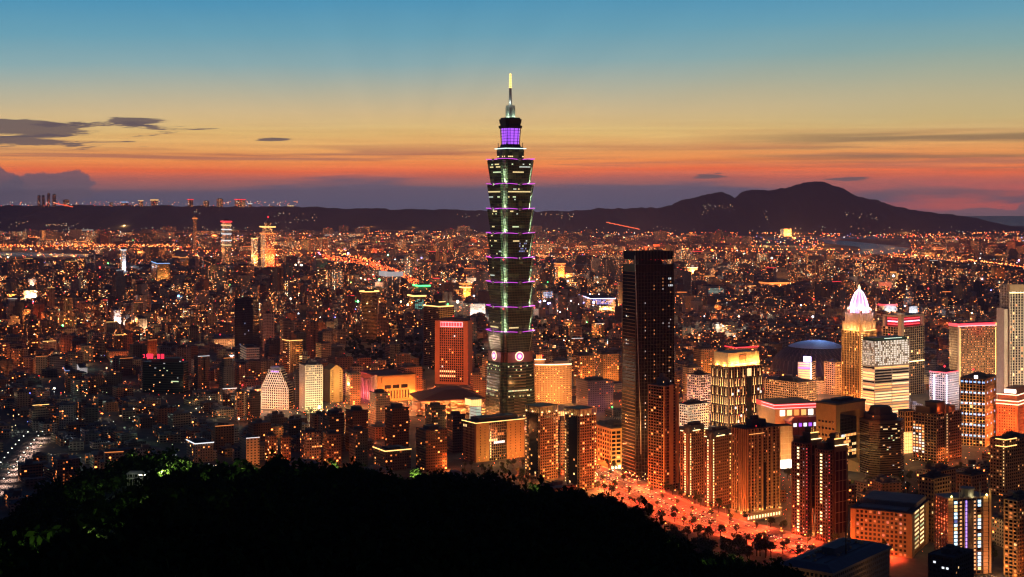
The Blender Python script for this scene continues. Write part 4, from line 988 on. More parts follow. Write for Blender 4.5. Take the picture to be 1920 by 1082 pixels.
def stadium():
    Y = 2700; r = empty('stadium', (X_(1530, Y), Y, 0)); tag(r, 'dark oval domed stadium with ribbed shell and pale blue crest', 'stadium'); HERO.append((1443, 1578, 637, 690, Y, 'the domed stadium'))
    rx, ry, zt, zs = 86*Y/F, 90.0, Z_(639, Y), 16.0
    def shell(f0, f1, lift=0.0, nseg=36, nr=8, mb=None, m=0):
        mb = mb or MB(); P = lambda a, f: (math.cos(a)*rx*f, math.sin(a)*ry*f, lift + zs + (zt-zs)*math.sqrt(max(0, 1-f*f)))
        for j in range(nr):
            fa, fb = f0+(f1-f0)*j/nr, f0+(f1-f0)*(j+1)/nr
            for i in range(nseg):
                a, b = 2*math.pi*i/nseg, 2*math.pi*(i+1)/nseg; mb.poly([P(a, fa), P(b, fa), P(b, fb), P(a, fb)][::-1], m)
        return mb, P
    s, P = shell(.02, 1.0); w = s; w.prism([(math.cos(2*math.pi*i/36)*rx, math.sin(2*math.pi*i/36)*ry) for i in range(36)], 0, zs, 0); w.build('shell', pbr('slate_shell', (.05, .05, .09), .5), r)
    rb = MB()
    for i in range(48):
        a = 2*math.pi*i/48
        for j in range(7):
            f0, f1 = .4+.6*j/7, .4+.6*(j+1)/7; p, q_ = P(a, f0), P(a+.05, f1)
            rb.poly([(p[0], p[1], p[2]+.7), (q_[0], q_[1], q_[2]+.7), (q_[0]*1.0+2, q_[1], q_[2]+.7), (p[0]+2, p[1], p[2]+.7)])
    rb.build('shell_rib', pbr('pale_rib', (.14, .12, .16), .6), r)
    c, _ = shell(.02, .6, 1.2, 36, 6); c.build('crest_roof', pbr('pale_blue_membrane', (.46, .56, .80), .6), r)
    lamp(10, 0, zt+30, 42000, (.36, .56, 1), r); lamp(-30, -130, 40, 9000, (.4, .3, 1), r)
stadium()

def sign_block():
    r, wr, wl, h = corner('office_building', 'pinkish block topped by a blinding blue-white square sign, before the stadium', 'office building', 1496, 1520, 1529, 680, 2480, R(62), 716, 'the blue-white sign block')
    G = lattice(r, wr, wl, 0, h, 4, 40, M_WHITE, M_GLASSD, 2.0, .8, .5); roof(r, wr, wl, h, pent=False)
    panel(r, 'S', -1, wl*.55, h+1, h+10.5, .3, emat('square_sign_glow', (.36, .38, 1), 2.8), 'roof_sign', .8)
    panel(r, 'F', .3, 2.2, 2, h, .2, E_COOL, 'light_bar'); lamp(-8, wl*.2, h+6, 26000, (.35, .33, 1), r); lit(G, 12, ((E_WARM, 2), (E_PURP, 1)), 'S', True); flood(r, 'S', wl, 16000, (1, .4, .4), 2, 30, 25)
sign_block()

def arch_frame():
    r, wr, wl, h = corner('office_building', 'ochre gate-shaped office block framing a dark glazed bay with lit floors', 'office building', 1530, 1568, 1622, 760, 1735, R(42), 895, 'the ochre gate-shaped block')
    f = MB(); f.box(0, wr*.13, 0, wl, 0, h-9); f.box(wr*.80, wr, 0, wl, 0, h-9.02); f.box(0, wr, 0, wl, h-9, h, bottom=True); f.build('frame_wall', M_GOLDW, r)
    rf = MB(); rf.box(-.8, wr+.8, -.8, wl+.8, h+.02, h+2, bottom=True); rf.box(wr*.3, wr*.8, wl*.3, wl*.7, h+2, h+5); rf.build('roof', M_ROOFD, r)
    G = lattice(r, wr*.66, wl*.8, 18, h-18, 3.8, 3.0, M_DARK, M_GLASSD, .8, .3, .3, x0=wr*.135, y0=wl*.14)
    a = MB(); q = [(wr*.13 + wr*.67*i/12, 11+6*math.sin(math.pi*i/12)) for i in range(13)]
    for (x0, z0), (x1, z1) in zip(q[:-1], q[1:]): a.poly([(x0, 2, z0), (x1, 2, z1), (x1, 2, 18), (x0, 2, 18)])
    a.build('entrance_arch', M_BEIGE, r)
    lit(G, 60, ((E_YEL, 3), (E_WARM, 2), (E_WHT, 1), (E_DIM, 2)), 'F', True, (1, G['nf']-5))
    sw = MB()
    for k in range(8):
        for i in range(5): sw.box(-.06, .1, wl*(.1+.17*i), wl*(.1+.17*i)+3, 8+k*8, 10.5+k*8, bottom=True)
    sw.build('side_window_pane', M_GLASSD, r)
    lamp(wr*.5, 6, 6, 4200, WARMW, r); flood(r, 'F', wr, 12000, (1, .62, .18), 2, 26, 30); flood(r, 'S', wl, 9000, ORANGE, 2, 25, 25)
arch_frame()

def octagon():
    Y = 1745; r = empty('office_tower', (X_(1659, Y), Y+20, 0), R(15)); tag(r, 'dark octagonal tower with pyramid-stepped roof, nearly unlit', 'office tower'); HERO.append((1621, 1696, 766, 893, Y, 'the dark octagonal tower'))
    h = Z_(790, Y); a = 37*Y/F; c = a*.42
    o = [(-a+c, -a), (a-c, -a), (a, -a+c), (a, a-c), (a-c, a), (-a+c, a), (-a, a-c), (-a, -a+c)]; sc = lambda k: [(x*k, y*k) for x, y in o]
    g = MB(); g.prism(sc(.985), 0, h-1, 0); g.build('glazing', M_GLASSD, r)
    b = MB()
    for k in range(24): b.prism(o, k*h/24, k*h/24+1.5, 0, bottom=True)
    b.prism(sc(1.01), h-2, h+1, 0, bottom=True); b.build('floor_band_lattice', pbr('dark_brown_stone', (.10, .075, .05), .6), r)
    rf = MB(); rf.prism(sc(.72), h+1, h+7, 0); rf.prism(sc(.55), h+7, h+16, 0, top=sc(.42)); rf.build('roof', M_ROOFD, r)
    q = random.Random(10)
    for _ in range(26):
        u = q.uniform(-a+c+1, a-c-1); o_ = bpy.data.objects.new('window', win_mesh(2.2, 1.6, q.choice([E_DIM, E_DIM, E_YEL, E_GRN, emat('dim_white_window', (.85, .92, 1), .42)]))); o_.location = (u, -a*.985-.05, (q.randrange(2, 23)+.72)*h/24); link(o_, r)
    for u in (-8, -5, 4, 7): o_ = bpy.data.objects.new('window', win_mesh(3, 1.6, E_YEL)); o_.location = (u, -a*.985-.05, 20.72*h/24); link(o_, r)
    lamp(-a*.9, -a*.9, h+8, 2500, REDO, r); lamp(0, -a-20, 20, 5000, ORANGE, r); beacon(r, -a*.7, -a*.5, h+3, 1.0, E_ORG, 'roof_lamp')
octagon()

def court_offices():
    r, wr, wl, h = corner('office_building', 'dark brown stepped offices with one lit white-windowed wing and red-orange corners', 'office building', 1711, 1756, 1803, 762, 1825, R(42), 868, 'the stepped brown offices')
    G = lattice(r, wr, wl, 0, h*.86, 3.7, 4.4, M_BROWN, M_GLASSD, 1.5, .9, .6)
    t = MB(); t.box(wr*.12, wr*.42, 4, wl*.6, h*.86, h+3); t.box(wr*.5, wr*.9, 6, wl*.7, h*.86, h*.95); t.box(2, wr*.12, wl*.3, wl*.9, h*.86, h*.97); t.box(wr*.30, wr*.42, -2.5, .1, 0, h); t.build('stair_core', M_BROWN, r)
    roof(r, wr*.3, wl*.5, h+3.05, x0=wr*.12, y0=4, pent=False)
    for k in range(14): put_window(dict(G, inset=-2.5), 'F', int(G['nx']*.36), 4+k if 4+k < G['nf'] else 3, E_YEL, 1.6, 1.5)
    for k in range(3, 15):
        for i in range(G['ny']//2, G['ny']):
            if k < G['nf']-3 and rnd.random() < .8: put_window(G, 'S', i, k, rnd.choice([E_WHT, E_WHT, E_YEL, E_ORG]))
    for u, z in ((.2, h*.86+3), (.7, h*.9)): lamp(wr*u, 1.5, z+2, 2600, REDO, r)
    for u in (.1, .48, .95): lamp(wr*u, -7, 5, 6500, (1, .2, .05), r)
    flood(r, 'S', wl, 9000, AMBER, 2, 24, 20); lit(G, 16, ((E_DIM, 4), (E_WARM, 1)), 'F')
court_offices()
def yellow_lit():
    r, wr, wl, h = corner('office_building', 'ochre block whose lowest floors glow bright yellow, between dark tower and stepped offices', 'office building', 1690, 1697, 1716, 772, 1900, R(25), 855, 'the yellow-footed ochre block')
    wl = max(wl, 14); G = lattice(r, wr, wl, 28, h, 6, 4.5, M_GOLDW, M_GLASSD, 1.6, 1.4, .6); roof(r, wr, wl, h, pent=False)
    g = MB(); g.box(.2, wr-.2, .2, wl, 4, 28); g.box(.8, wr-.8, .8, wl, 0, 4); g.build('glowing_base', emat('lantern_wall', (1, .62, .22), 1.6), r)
    fr = MB()
    for i in range(7): fr.box(i*wr/6-.25, i*wr/6+.25, -.1, .3, 0, 28)
    for k in range(6): fr.box(0, wr, -.06, .3, 3.6+k*4.6, 4.1+k*4.6, bottom=True)
    fr.build('base_frame', M_GOLDW, r); flood(r, 'F', wr, 16000, ORANGE, 2, 22, 12)
yellow_lit()

def red_line_mall():
    r, wr, wl, h = corner('shopping_mall', 'low mall with twin red neon roof lines and glowing shopfront', 'shopping mall', 1430, 1453, 1531, 758, 2060, R(16), 812, 'the red neon mall')
    b = MB(); b.box(0, wr, 0, wl+20, 0, h-7); b.build('wall', M_BEIGE, r)
    t = MB(); t.box(-1, wr+1, -1, wl+20, h-7, h, 0, 1, bottom=True); t.build('red_fascia', [emat('red_fascia_glow', (.75, .02, .03), .75), M_ROOFD], r)
    for z in (h-1.5, h-6): strip(r, [(-1.5, wl, z), (-1.5, -1.5, z), (wr+1, -1.5, z)], .42, emat('red_neon', (1, .30, .30), 2.6))
    for i in range(5): panel(r, 'F', wr*(.12+.17*i), wr*(.12+.17*i)+7.5, h-17, h-9, .1, (E_HOT, E_YEL, E_ORG, E_WARM, E_HOT)[i], 'shop_window')
    lamp(wr*.5, -14, h-5, 6000, (1, .1, .05), r); lamp(wr*.2, -16, h-14, 7000, AMBER, r)
    f = MB(); f.box(wr*.2, wr, -26, -6, 0, h-22); f.prism([(wr*.16, -28), (wr*1.03, -28), (wr*1.03, -4), (wr*.16, -4)], h-22, h-17, 0, top=[(wr*.3, -20), (wr*.95, -20), (wr*.95, -8), (wr*.3, -8)]); f.build('front_hall', pbr('plum_roof', (.20, .06, .06), .7), r)
    for i in range(6): panel(r, 'F', wr*(.24+.12*i), wr*(.24+.12*i)+5, h-29, h-24, .1, E_PURP if i % 2 else E_WHT, 'hall_window', off=-26)
red_line_mall()
def lit_square_block():
    r, wr, wl, h = corner('office_building', 'cream panelled block blazing at its foot, just beyond the boulevard trees', 'office building', 1458, 1462, 1486, 800, 1760, R(20), 880, 'the blazing cream block')
    wl = max(wl, 12); G = lattice(r, wr, wl, 8, h, 7, 6, M_WHITE, pbr('cream_panel', (.5, .40, .30), .7), .5, .5, .25); roof(r, wr, wl, h, pent=False)
    panel(r, 'F', 1, wr-1, 6, 16, .4, E_HOT, 'billboard'); lamp(wr*.5, -12, 20, 12000, AMBER, r); lamp(wr*.5, -18, 38, 12000, AMBER, r)
lit_square_block()

# ------------------------------------------------------------------ towers along the red boulevard
def lamp_column_tower(a, s, b, top, Y, label, anchor, seed):
    r, wr, wl, h = corner('apartment_tower', label, 'apartment tower', a, s, b, top, Y, R(44), 940, anchor, 'brown boulevard towers with columns of corner lamps')
    hm = h-9
    G = lattice(r, wr, wl, 0, hm, 3.3, 3.6, M_BROWN, M_GLASSD, 1.3, 1.3, .5)
    c = MB(); c.box(-1.0, 4.2, -1.0, 4.2, 0, hm+4); c.build('corner_shaft', M_BROWN, r)
    q = random.Random(seed)
    for k in range(1, 26):
        z = k*hm/26
        for (x, y, rz) in ((3.2, -1.2, 0), (-1.2, 3.2, -math.pi/2)):
            o = bpy.data.objects.new('corner_lamp', win_mesh(1.3, 1.5, E_GOLDW if q.random() < .8 else E_WARM)); o.location = (x, y, z); o.rotation_euler = (0, 0, rz); link(o, r)
    for k in range(1, 22, 1):
        if q.random() < .8: put_window(dict(G, inset=-.4), 'F', G['nx']-2, min(k, G['nf']-1), E_GOLD, 1.2, 1.5)
    cr = MB(); cr.box(wr*.15, wr*.9, wl*.15, wl*.9, hm, hm+6); cr.box(wr*.3, wr*.8, wl*.3, wl*.8, hm+6, h)
    for i in range(5): cr.box(-.8+i*1.05, -.4+i*1.05, -1.2, -.9, hm-2, hm+8); cr.box(-1.25, -.95, -.8+i*1.05, -.4+i*1.05, hm-2, hm+8)
    cr.build('roof', M_ROOFD, r)
    strip(r, [(wr*.25, -.5, hm+.6), (wr*.6, -.5, hm+.6)], .4, E_GOLDW); strip(r, [(wr*.85, -.5, hm+.6), (wr, -.5, hm+.6)], .4, E_GOLDW); strip(r, [(-.5, wl*.6, hm+.6), (-.5, wl*.9, hm+.6)], .4, E_GOLDW)
    lamp(-4, -4, hm+1, 1100, (1, .5, .2), r); beacon(r, wr*.4, 1.5, hm+1.5, .5, E_GOLDW, 'roof_lamp')
    lit(G, 22, ((E_DIM, 5), (E_WARM, 1)), 'FS', seed=seed)
    flood(r, 'F', wr, 7000, REDO, 2, 16, 6); flood(r, 'F', wr, 12000, ORANGE, 2, 32, 40); flood(r, 'S', wl, 9000, REDO, 2, 26, 30)
lamp_column_tower(1275, 1290, 1326, 795, 1620, 'brown tower with twin columns of corner lamps, beside the slim balcony tower', 'the farther lamp-column tower', 1)
lamp_column_tower(1320, 1333, 1374, 805, 1560, 'brown tower with twin columns of corner lamps, beside the pier-ribbed tower', 'the nearer lamp-column tower', 2)
def ribbed_apartment():
    r, wr, wl, h = corner('apartment_tower', 'broad ochre-ribbed apartment tower uplit at its foot along the boulevard', 'apartment tower', 1372, 1400, 1463, 806, 1495, R(34), 978, 'the ochre-ribbed tower')
    G = lattice(r, wr, wl, 9, h, 3.3, 3.4, M_BROWN, M_GLASSD, 1.5, 1.0, .6)
    p = MB()
    for u in (.02, .12, .22, .32, .45, .62, .74, .86, .97): p.box(wr*u-.55, wr*u+.55, -.8, .2, 9, h+.3)
    for u in (.06, .2, .34, .48, .66, .8, .96): p.box(-.8, .2, wl*u-.55, wl*u+.55, 9, h+.25)
    p.build('pier', M_GOLDW, r)
    b = MB(); b.box(-1, wr+1, -1, wl+1, 0, 8); b.box(-1.5, wr+1.5, -1.5, wl+1.5, 8, 9.2, bottom=True); b.build('base_storey', M_BEIGE, r)
    gap = MB(); gap.box(wr*.50, wr*.57, -.15, .2, 9, h*.62); gap.build('recess_glazing', M_GLASSD, r)
    roof(r, wr, wl, h, M_ROOFD, ph=8); strip(r, [(wr*.06, -.9, h-5), (wr*.5, -.9, h-5)], .25, E_WARM)
    for u in (.04, .16, .28, .45, .72, .96): lamp(wr*u, -2.0, 10.5, 900, (1, .55, .20), r)
    for u in (.1, .3, .5, .8): lamp(-2.0, wl*u, 10.5, 700, (1, .50, .18), r)
    for i in range(12):
        panel(r, 'F', wr*(i+.2)/12, wr*(i+.2)/12+1.6, 2, 5, 1.1, E_GOLDW, 'entrance_lamp', .2)
    lit(G, 60, ((E_DIM, 4), (E_YEL, 1), (E_WARM, 3)), 'FS'); q = random.Random(1)
    for k in range(6, G['nf']-1):
        if q.random() < .65: put_window(dict(G, inset=.2), 'S', max(0, int(G['ny']*.30)), k, q.choice([E_WARM, E_YEL, E_DIM]), 1.8, 1.4)
    beacon(r, wr*.2, -1, h*.43, .6); beacon(r, wr*.98, -1, h*.45, .6); beacon(r, wr*.3, 1, h+1, .8)
    flood(r, 'F', wr, 8000, AMBER, 2, 32, 35); flood(r, 'S', wl, 7000, AMBER, 2, 30, 35)
ribbed_apartment()
def double_tower():
    for a, s, b, top, Y, lab, anc, sd in ((1484, 1510, 1540, 806, 1425, 'dark brown tower with stepped lit cornices, warm window columns and round portal window', 'the round-windowed dark tower', 1),
                                     (1528, 1552, 1590, 818, 1400, 'dark brown tower with stepped lit cornices, beside the orange slab block', 'the cornice tower by the orange slab', 2)):
        r, wr, wl, h = corner('apartment_tower', lab, 'apartment tower', a, s, b, top, Y, R(36), 1015, anc, 'pair of dark towers with stepped lit cornices')
        hm = h-14
        m_dk = pbr('dark_brown_tile', (.12, .07, .045), .7)
        G = lattice(r, wr, wl, 0, hm, 3.3, 3.5, m_dk, M_GLASSD, 1.4, 1.2, .5)
        bay = MB(); bay.box(wr*.28, wr*.86, -2.2, .2, 0, hm+4); bay.build('bay_wall', m_dk, r)
        bg = MB()
        for i in range(3): bg.box(wr*(.32+.18*i), wr*(.32+.18*i)+wr*.12, -2.32, -2.1, 8, hm-2)
        bg.build('bay_glazing', pbr('wine_glazing', (.03, .008, .008), .25), r)
        bs = MB()
        for k in range(1, 8): bs.box(wr*.28, wr*.86, -2.42, -2.1, 8+k*(hm-8)/8-.3, 8+k*(hm-8)/8+.3, bottom=True)
        bs.build('bay_band_lattice', M_BROWN, r)
        t = MB(); t.box(wr*.34, wr*.80, .2, wl*.6, hm+.2, hm+10); t.box(wr*.42, wr*.72, 1.5, wl*.5, hm+10, h+1); t.box(2, wr*.34, wl*.5, wl*.95, hm, hm+6); t.build('roof_block', m_dk, r)
        strip(r, [(wr*.27, -2.5, hm+4.3), (wr*.87, -2.5, hm+4.3)], .42, E_GOLDW); strip(r, [(wr*.33, -.1, hm+10.3), (wr*.81, -.1, hm+10.3)], .38, E_GOLD)
        ar = MB()
        for i in range(7):
            a0, a1 = math.pi*i/7, math.pi*(i+1)/7; R1, R2, cx, cz = 1.9, 1.1, wr*.5, h+1.5
            ar.poly([(cx+R1*math.cos(a0), 1.2, cz+R1*math.sin(a0)), (cx+R2*math.cos(a0), 1.2, cz+R2*math.sin(a0)), (cx+R2*math.cos(a1), 1.2, cz+R2*math.sin(a1)), (cx+R1*math.cos(a1), 1.2, cz+R1*math.sin(a1))])
        ar.box(wr*.5-1.9, wr*.5-1.1, .9, 1.3, h-3.5, h+1.5); ar.box(wr*.5+1.1, wr*.5+1.9, .9, 1.3, h-3.5, h+1.5); ar.build('roof_arch', pbr('pale_arch', (.6, .42, .22), .7), r); lamp(wr*.5, -1.5, h-1, 450, (1, .5, .18), r)
        q = random.Random(sd)
        for k in range(1, G['nf']-1):
            if q.random() < .9: put_window(dict(G, inset=-.25), 'S', max(0, G['ny']//2), k, q.choice([E_GOLDW, E_YEL, E_GOLDW]), 2.6, 1.6)
            if q.random() < .5: put_window(dict(G, inset=-.25), 'S', 0, k, emat('pale_blue_window', (.45, .62, .70), .6), 1.0, 1.0)
            if q.random() < .9: put_window(dict(G, inset=-.25), 'F', 0, k, emat('wine_lamp', (1, .10, .10), .9), 1.6, .9)
            if q.random() < .14: put_window(dict(G, inset=-.25), 'F', G['nx']-1, k, E_DIM)
        if sd == 1:
            dk = MB(); pts = dk.ring(0, 0, 4.2, 20); dk.poly([(wr*.57+x*.75, -2.6, 17+y*1.35) for x, y in pts][::-1]); dk.build('round_window', E_GOLDW, r)
            sr = MB()
            sr.box(wr*.57-6, wr*.57-4, -4, -2.3, 0, 26); sr.box(wr*.57+4, wr*.57+6, -4, -2.3, 0, 26); sr.box(wr*.57-6, wr*.57+6, -4, -2.3, 26, 28, bottom=True); sr.build('portal_frame', M_BEIGE, r)
            lamp(wr*.57, -7, 6, 900, AMBER, r); lamp(wr*.57+8, -6, 4, 900, AMBER, r)
        for u in (.05, .3, .9): lamp(wr*u, -4.5, 3, 700, AMBER, r)
        flood(r, 'F', wr, 6500, (1, .26, .07), 2, 28, 34); flood(r, 'S', wl, 5200, ORANGE, 1, 26, 34)
        an = MB(); an.box(wr*.2-.15, wr*.2+.15, wl*.7-.15, wl*.7+.15, hm, h+9); an.build('antenna', M_DARK, r)
double_tower()
def orange_slab():
    r, wr, wl, h = corner('office_building', 'long orange-lit slab block with even window grid and bright stairwell end', 'office building', 1596, 1709, 1741, 964, 1340, R(62), 1045, 'the orange slab block')
    G = lattice(r, wr, wl, 0, h, 3.9, 4.1, M_GOLDW, pbr('dusky_glazing', (.04, .02, .015), .3), 1.6, 1.5, .7)
    for bx in ((-.6, wr*.14, -.7, 3.2, 0, h-.1), (wr*.78, wr+.4, -.5, wl, 0, h+.3), (-.5, .5, wl-4, wl+.4, 0, h-.2)):
        b = MB(); b.box(*bx); b.build('end_wall', M_GOLDW, r)
    rf = MB(); rf.box(-.8, wr+.8, -.8, wl+.8, h+.02, h+.8, bottom=True); rf.box(wr*.35, wr*.92, wl*.02, wl*.93, h+.8, h+5.5, 1); rf.box(wr*.05, wr*.28, wl*.1, wl*.9, h+.8, h+1.9, 1)
    for i in range(26): rf.box(wr*.31, wr*.34, wl*(.03+.036*i), wl*(.03+.036*i)+1.6, h+.8, h+5.2, 1)
    rf.build('roof', [M_ROOFD, M_GREY], r)
    for k in range(G['nf']):
        for u0, u1 in ((.20, .42), (.50, .72)):
            if k > 0: panel(r, 'F', wr*u0, wr*u1, k*G['fh']+1.4, k*G['fh']+3.0, -.1, rnd.choice([E_GOLDW, E_YEL, E_GOLDW]) if (k+int(u0*10)) % 5 else E_GRN, 'stairwell_window', .15)
    lit(G, 26, ((emat('dim_pink_window', (1, .42, .30), .5), 4), (E_DIM, 4), (E_YEL, 1)), 'S')
    for u in (.1, .35, .6, .85): lamp(-20, wl*u, 7, 1900, (1, .30, .08), r); lamp(-34, wl*u, 26, 3000, (1, .33, .09), r)
    lamp(wr*.4, -22, 14, 4000, (1, .36, .1), r)
orange_slab()
def blue_stair_tower():
    r, wr, wl, h = corner('apartment_tower', 'apartment tower with glowing blue stair columns and violet centre strip under yellow roof lamps', 'apartment tower', 1770, 1778, 1857, 937, 1275, R(16), 1080, 'the blue-lit apartment tower')
    wl = 22; G = lattice(r, wr, wl, 0, h, 3.3, wr/9.0, M_BROWN, M_GLASSB, .7, .5, .4)
    c = MB(); c.box(wr*.0-.4, wr*.10, -.6, .5, 0, h+1); c.box(wr*.82, wr*.93, -1.0, .5, 0, h+1); c.box(wr*.97, wr+.6, -.5, .5, 0, h+8); c.build('tile_pier', pbr('salmon_tile', (.55, .34, .22), .7), r)
    pl = MB()
    for k in range(1, 23): pl.box(wr*.82, wr*.93, -1.12, -.95, k*3.3-.2, k*3.3+.1, bottom=True); pl.box(-.4, wr*.10, -.75, -.55, k*3.3-.2, k*3.3+.1, bottom=True)
    pl.build('joint_groove_trim', M_DARK, r)
    q = random.Random(4); pale = emat('pale_blue_stair', (.50, .80, 1), 1.9); tan = emat('tan_balcony_light', (1, .55, .25), .75); vio = emat('violet_strip', (.42, .26, 1), 1.7)
    ki = int(h/3.3)
    for k in range(1, ki):
        z = (k+.5)*3.3
        def w_(u, w, hh, m, nm='window', out=-.55):
            o = bpy.data.objects.new(nm, win_mesh(w, hh, m)); o.location = (wr*u, out, z); link(o, r)
        if q.random() < .72: w_(.17, 3.0, 2.3, q.choice([pale, pale, pale, E_YEL]))
        else: w_(.17, 3.0, 2.3, emat('deep_blue_stair', (.08, .22, .75), .5))
        w_(.29, 2.0, 1.7, tan); w_(.62, 1.7, 1.7, tan)
        w_(.42, 1.5, 2.6, vio, 'violet_light')
        if q.random() < .78: w_(.73, 3.0, 2.3, q.choice([pale, pale, pale, E_YEL]))
    bar = MB(); bar.box(wr*.36, wr*.38, -.9, .3, 6, h-2); bar.box(wr*.565, wr*.58, -.9, .3, 6, h-2)
    for i in range(5): bar.box(wr*(.47+.018*i), wr*(.47+.018*i)+.18, -.6, .3, 6, h-2)
    bar.build('mullion', M_STEEL, r)
    rf = MB(); rf.box(0, wr, 0, wl, h, h+1); ringp = rf.ring(wr*.5, 3, 7.5, 16); rf.prism(ringp, h+1, h+2.2, 0, bottom=True); rf.prism(rf.ring(wr*.5, 3, 5.5, 12), h+2.2, h+8, 0); rf.prism(rf.ring(wr*.5, 3, 6.5, 16), h+8, h+9.2, 0, bottom=True)
    for x in (wr*.26, wr*.74): rf.box(x-.3, x+.3, -.8, -.2, h, h+14)
    rf.build('roof', M_GREY, r)
    for x in (wr*.05, wr*.88): beacon(r, x, -1.8, h+.4, 1.1, emat('yellow_roof_lamp', (1, .85, .25), 7), 'roof_lamp'); lamp(x, -3.0, h+2, 1100, (1, .75, .22), r)
    lamp(wr*.5, -5, h+3, 800, (1, .85, .4), r); flood(r, 'F', wr, 2600, (1, .45, .18), 3, 18, 10); lamp(wr*.92, -12, 8, 2600, (1, .62, .3), r); lamp(wr*.03, -12, 40, 2500, ORANGE, r); lamp(wr*.9, -14, 45, 2500, ORANGE, r)
blue_stair_tower()
def edge_apartment():
    r, wr, wl, h = corner('apartment_tower', 'ochre balcony apartment block cut by the photo edge, beside the blue-lit tower', 'apartment tower', 1882, 1908, 1945, 940, 1270, R(42), 1080, 'the ochre edge block')
    G = lattice(r, wr, wl, 0, h, 3.3, 3.8, M_GOLDW, M_GLASSD, 1.2, .9, .9); roof(r, wr, wl, h, M_ROOFD)
    bl = MB()
    for k in range(1, G['nf']):
        for i in range(G['ny']): bl.box(-1.3, -.1, (i+.15)*wl/G['ny'], (i+.7)*wl/G['ny'], k*G['fh']-.2, k*G['fh']+.9, bottom=True)
        for i in range(G['nx']): bl.box((i+.15)*wr/G['nx'], (i+.7)*wr/G['nx'], -1.3, -.1, k*G['fh']-.2, k*G['fh']+.9, bottom=True)
    bl.build('balcony_slat', M_GOLDW, r)
    lit(G, 26, ((E_DIM, 4), (E_YEL, 1), (E_ORG, 2)), 'FS'); flood(r, 'S', wl, 5200, ORANGE, 2, 18, 10); flood(r, 'F', wr, 8000, (1, .24, .06), 2, 18, 14); lamp(-20, wl*.4, 45, 5200, AMBER, r)
edge_apartment()
def dark_front_block():
    r, wr, wl, h = corner('apartment_building', 'unlit dark concrete block in front of the blue-lit tower', 'apartment block', 1740, 1788, 1826, 1048, 1130, R(48), 1082, 'the unlit front block')
    G = lattice(r, wr, wl, 0, h, 3.4, 3.6, pbr('sooty_concrete', (.07, .06, .05), .85), M_GLASSD, 1.6, 1.2, .5); roof(r, wr, wl, h, M_ROOFD)
    for face, i, k, m in (('S', 4, -2, E_WHT), ('S', 1, -3, E_WHT), ('S', 2, -3, E_WHT), ('F', 2, -3, E_YEL), ('F', 1, -4, E_DIM)):
        if i < (G['nx'] if face == 'F' else G['ny']): put_window(G, face, i, G['nf']+k, m)
dark_front_block()
def flat_roof_hall():
    r, wr, wl, h = corner('institute_building', 'big low hall with broad flat blue-grey roof at the bottom of the view', 'institute', 1462, 1560, 1668, 1068, 1010, R(52), 1082, 'the flat-roofed hall')
    G = lattice(r, wr, wl, 0, h-4, 3.8, 3.4, M_BEIGE, M_GLASSD, 1.5, 1.3, .8)
    rf = MB(); rf.box(-1.5, wr+1.5, -1.5, wl+1.5, h-4, h-2.2, 1, bottom=True); rf.prism([(-1.5, -1.5), (wr+1.5, -1.5), (wr+1.5, wl+1.5), (-1.5, wl+1.5)], h-2.2, h+1, 0, top=[(6, 6), (wr-6, 6), (wr-6, wl-6), (6, wl-6)])
    rf.box(wr*.35, wr*.6, wl*.35, wl*.6, h+1, h+6, 0); q = random.Random(2)
    for _ in range(26): x, y, u = q.uniform(8, wr-12), q.uniform(8, wl-12), q.uniform(.8, 2.2); rf.box(x, x+u*1.6, y, y+u, h+1.02, h+1.3+u*.9, 1)
    for k in range(3): rf.box(9, wr-9, wl*(.25+.22*k), wl*(.25+.22*k)+.5, h+1.02, h+1.6, 0)
    rf.build('roof', [pbr('slate_blue_roof', (.09, .11, .16), .8, vary=.3), M_BEIGE], r)
    lamp(-14, wl*.5, h-12, 900, AMBER, r); lamp(wr*.5, -14, h-12, 900, AMBER, r)
    an = MB(); an.prism(an.ring(wr*.45, wl*.25, .5, 6), h+1, h+42, 0, top=an.ring(wr*.45, wl*.25, .1, 6))
    for k in range(5): an.box(wr*.45-1.5+k*.2, wr*.45+1.5-k*.2, wl*.25-.1, wl*.25+.1, h+8+k*6, h+8.3+k*6)
    an.build('antenna', M_DARK, r)
flat_roof_hall()
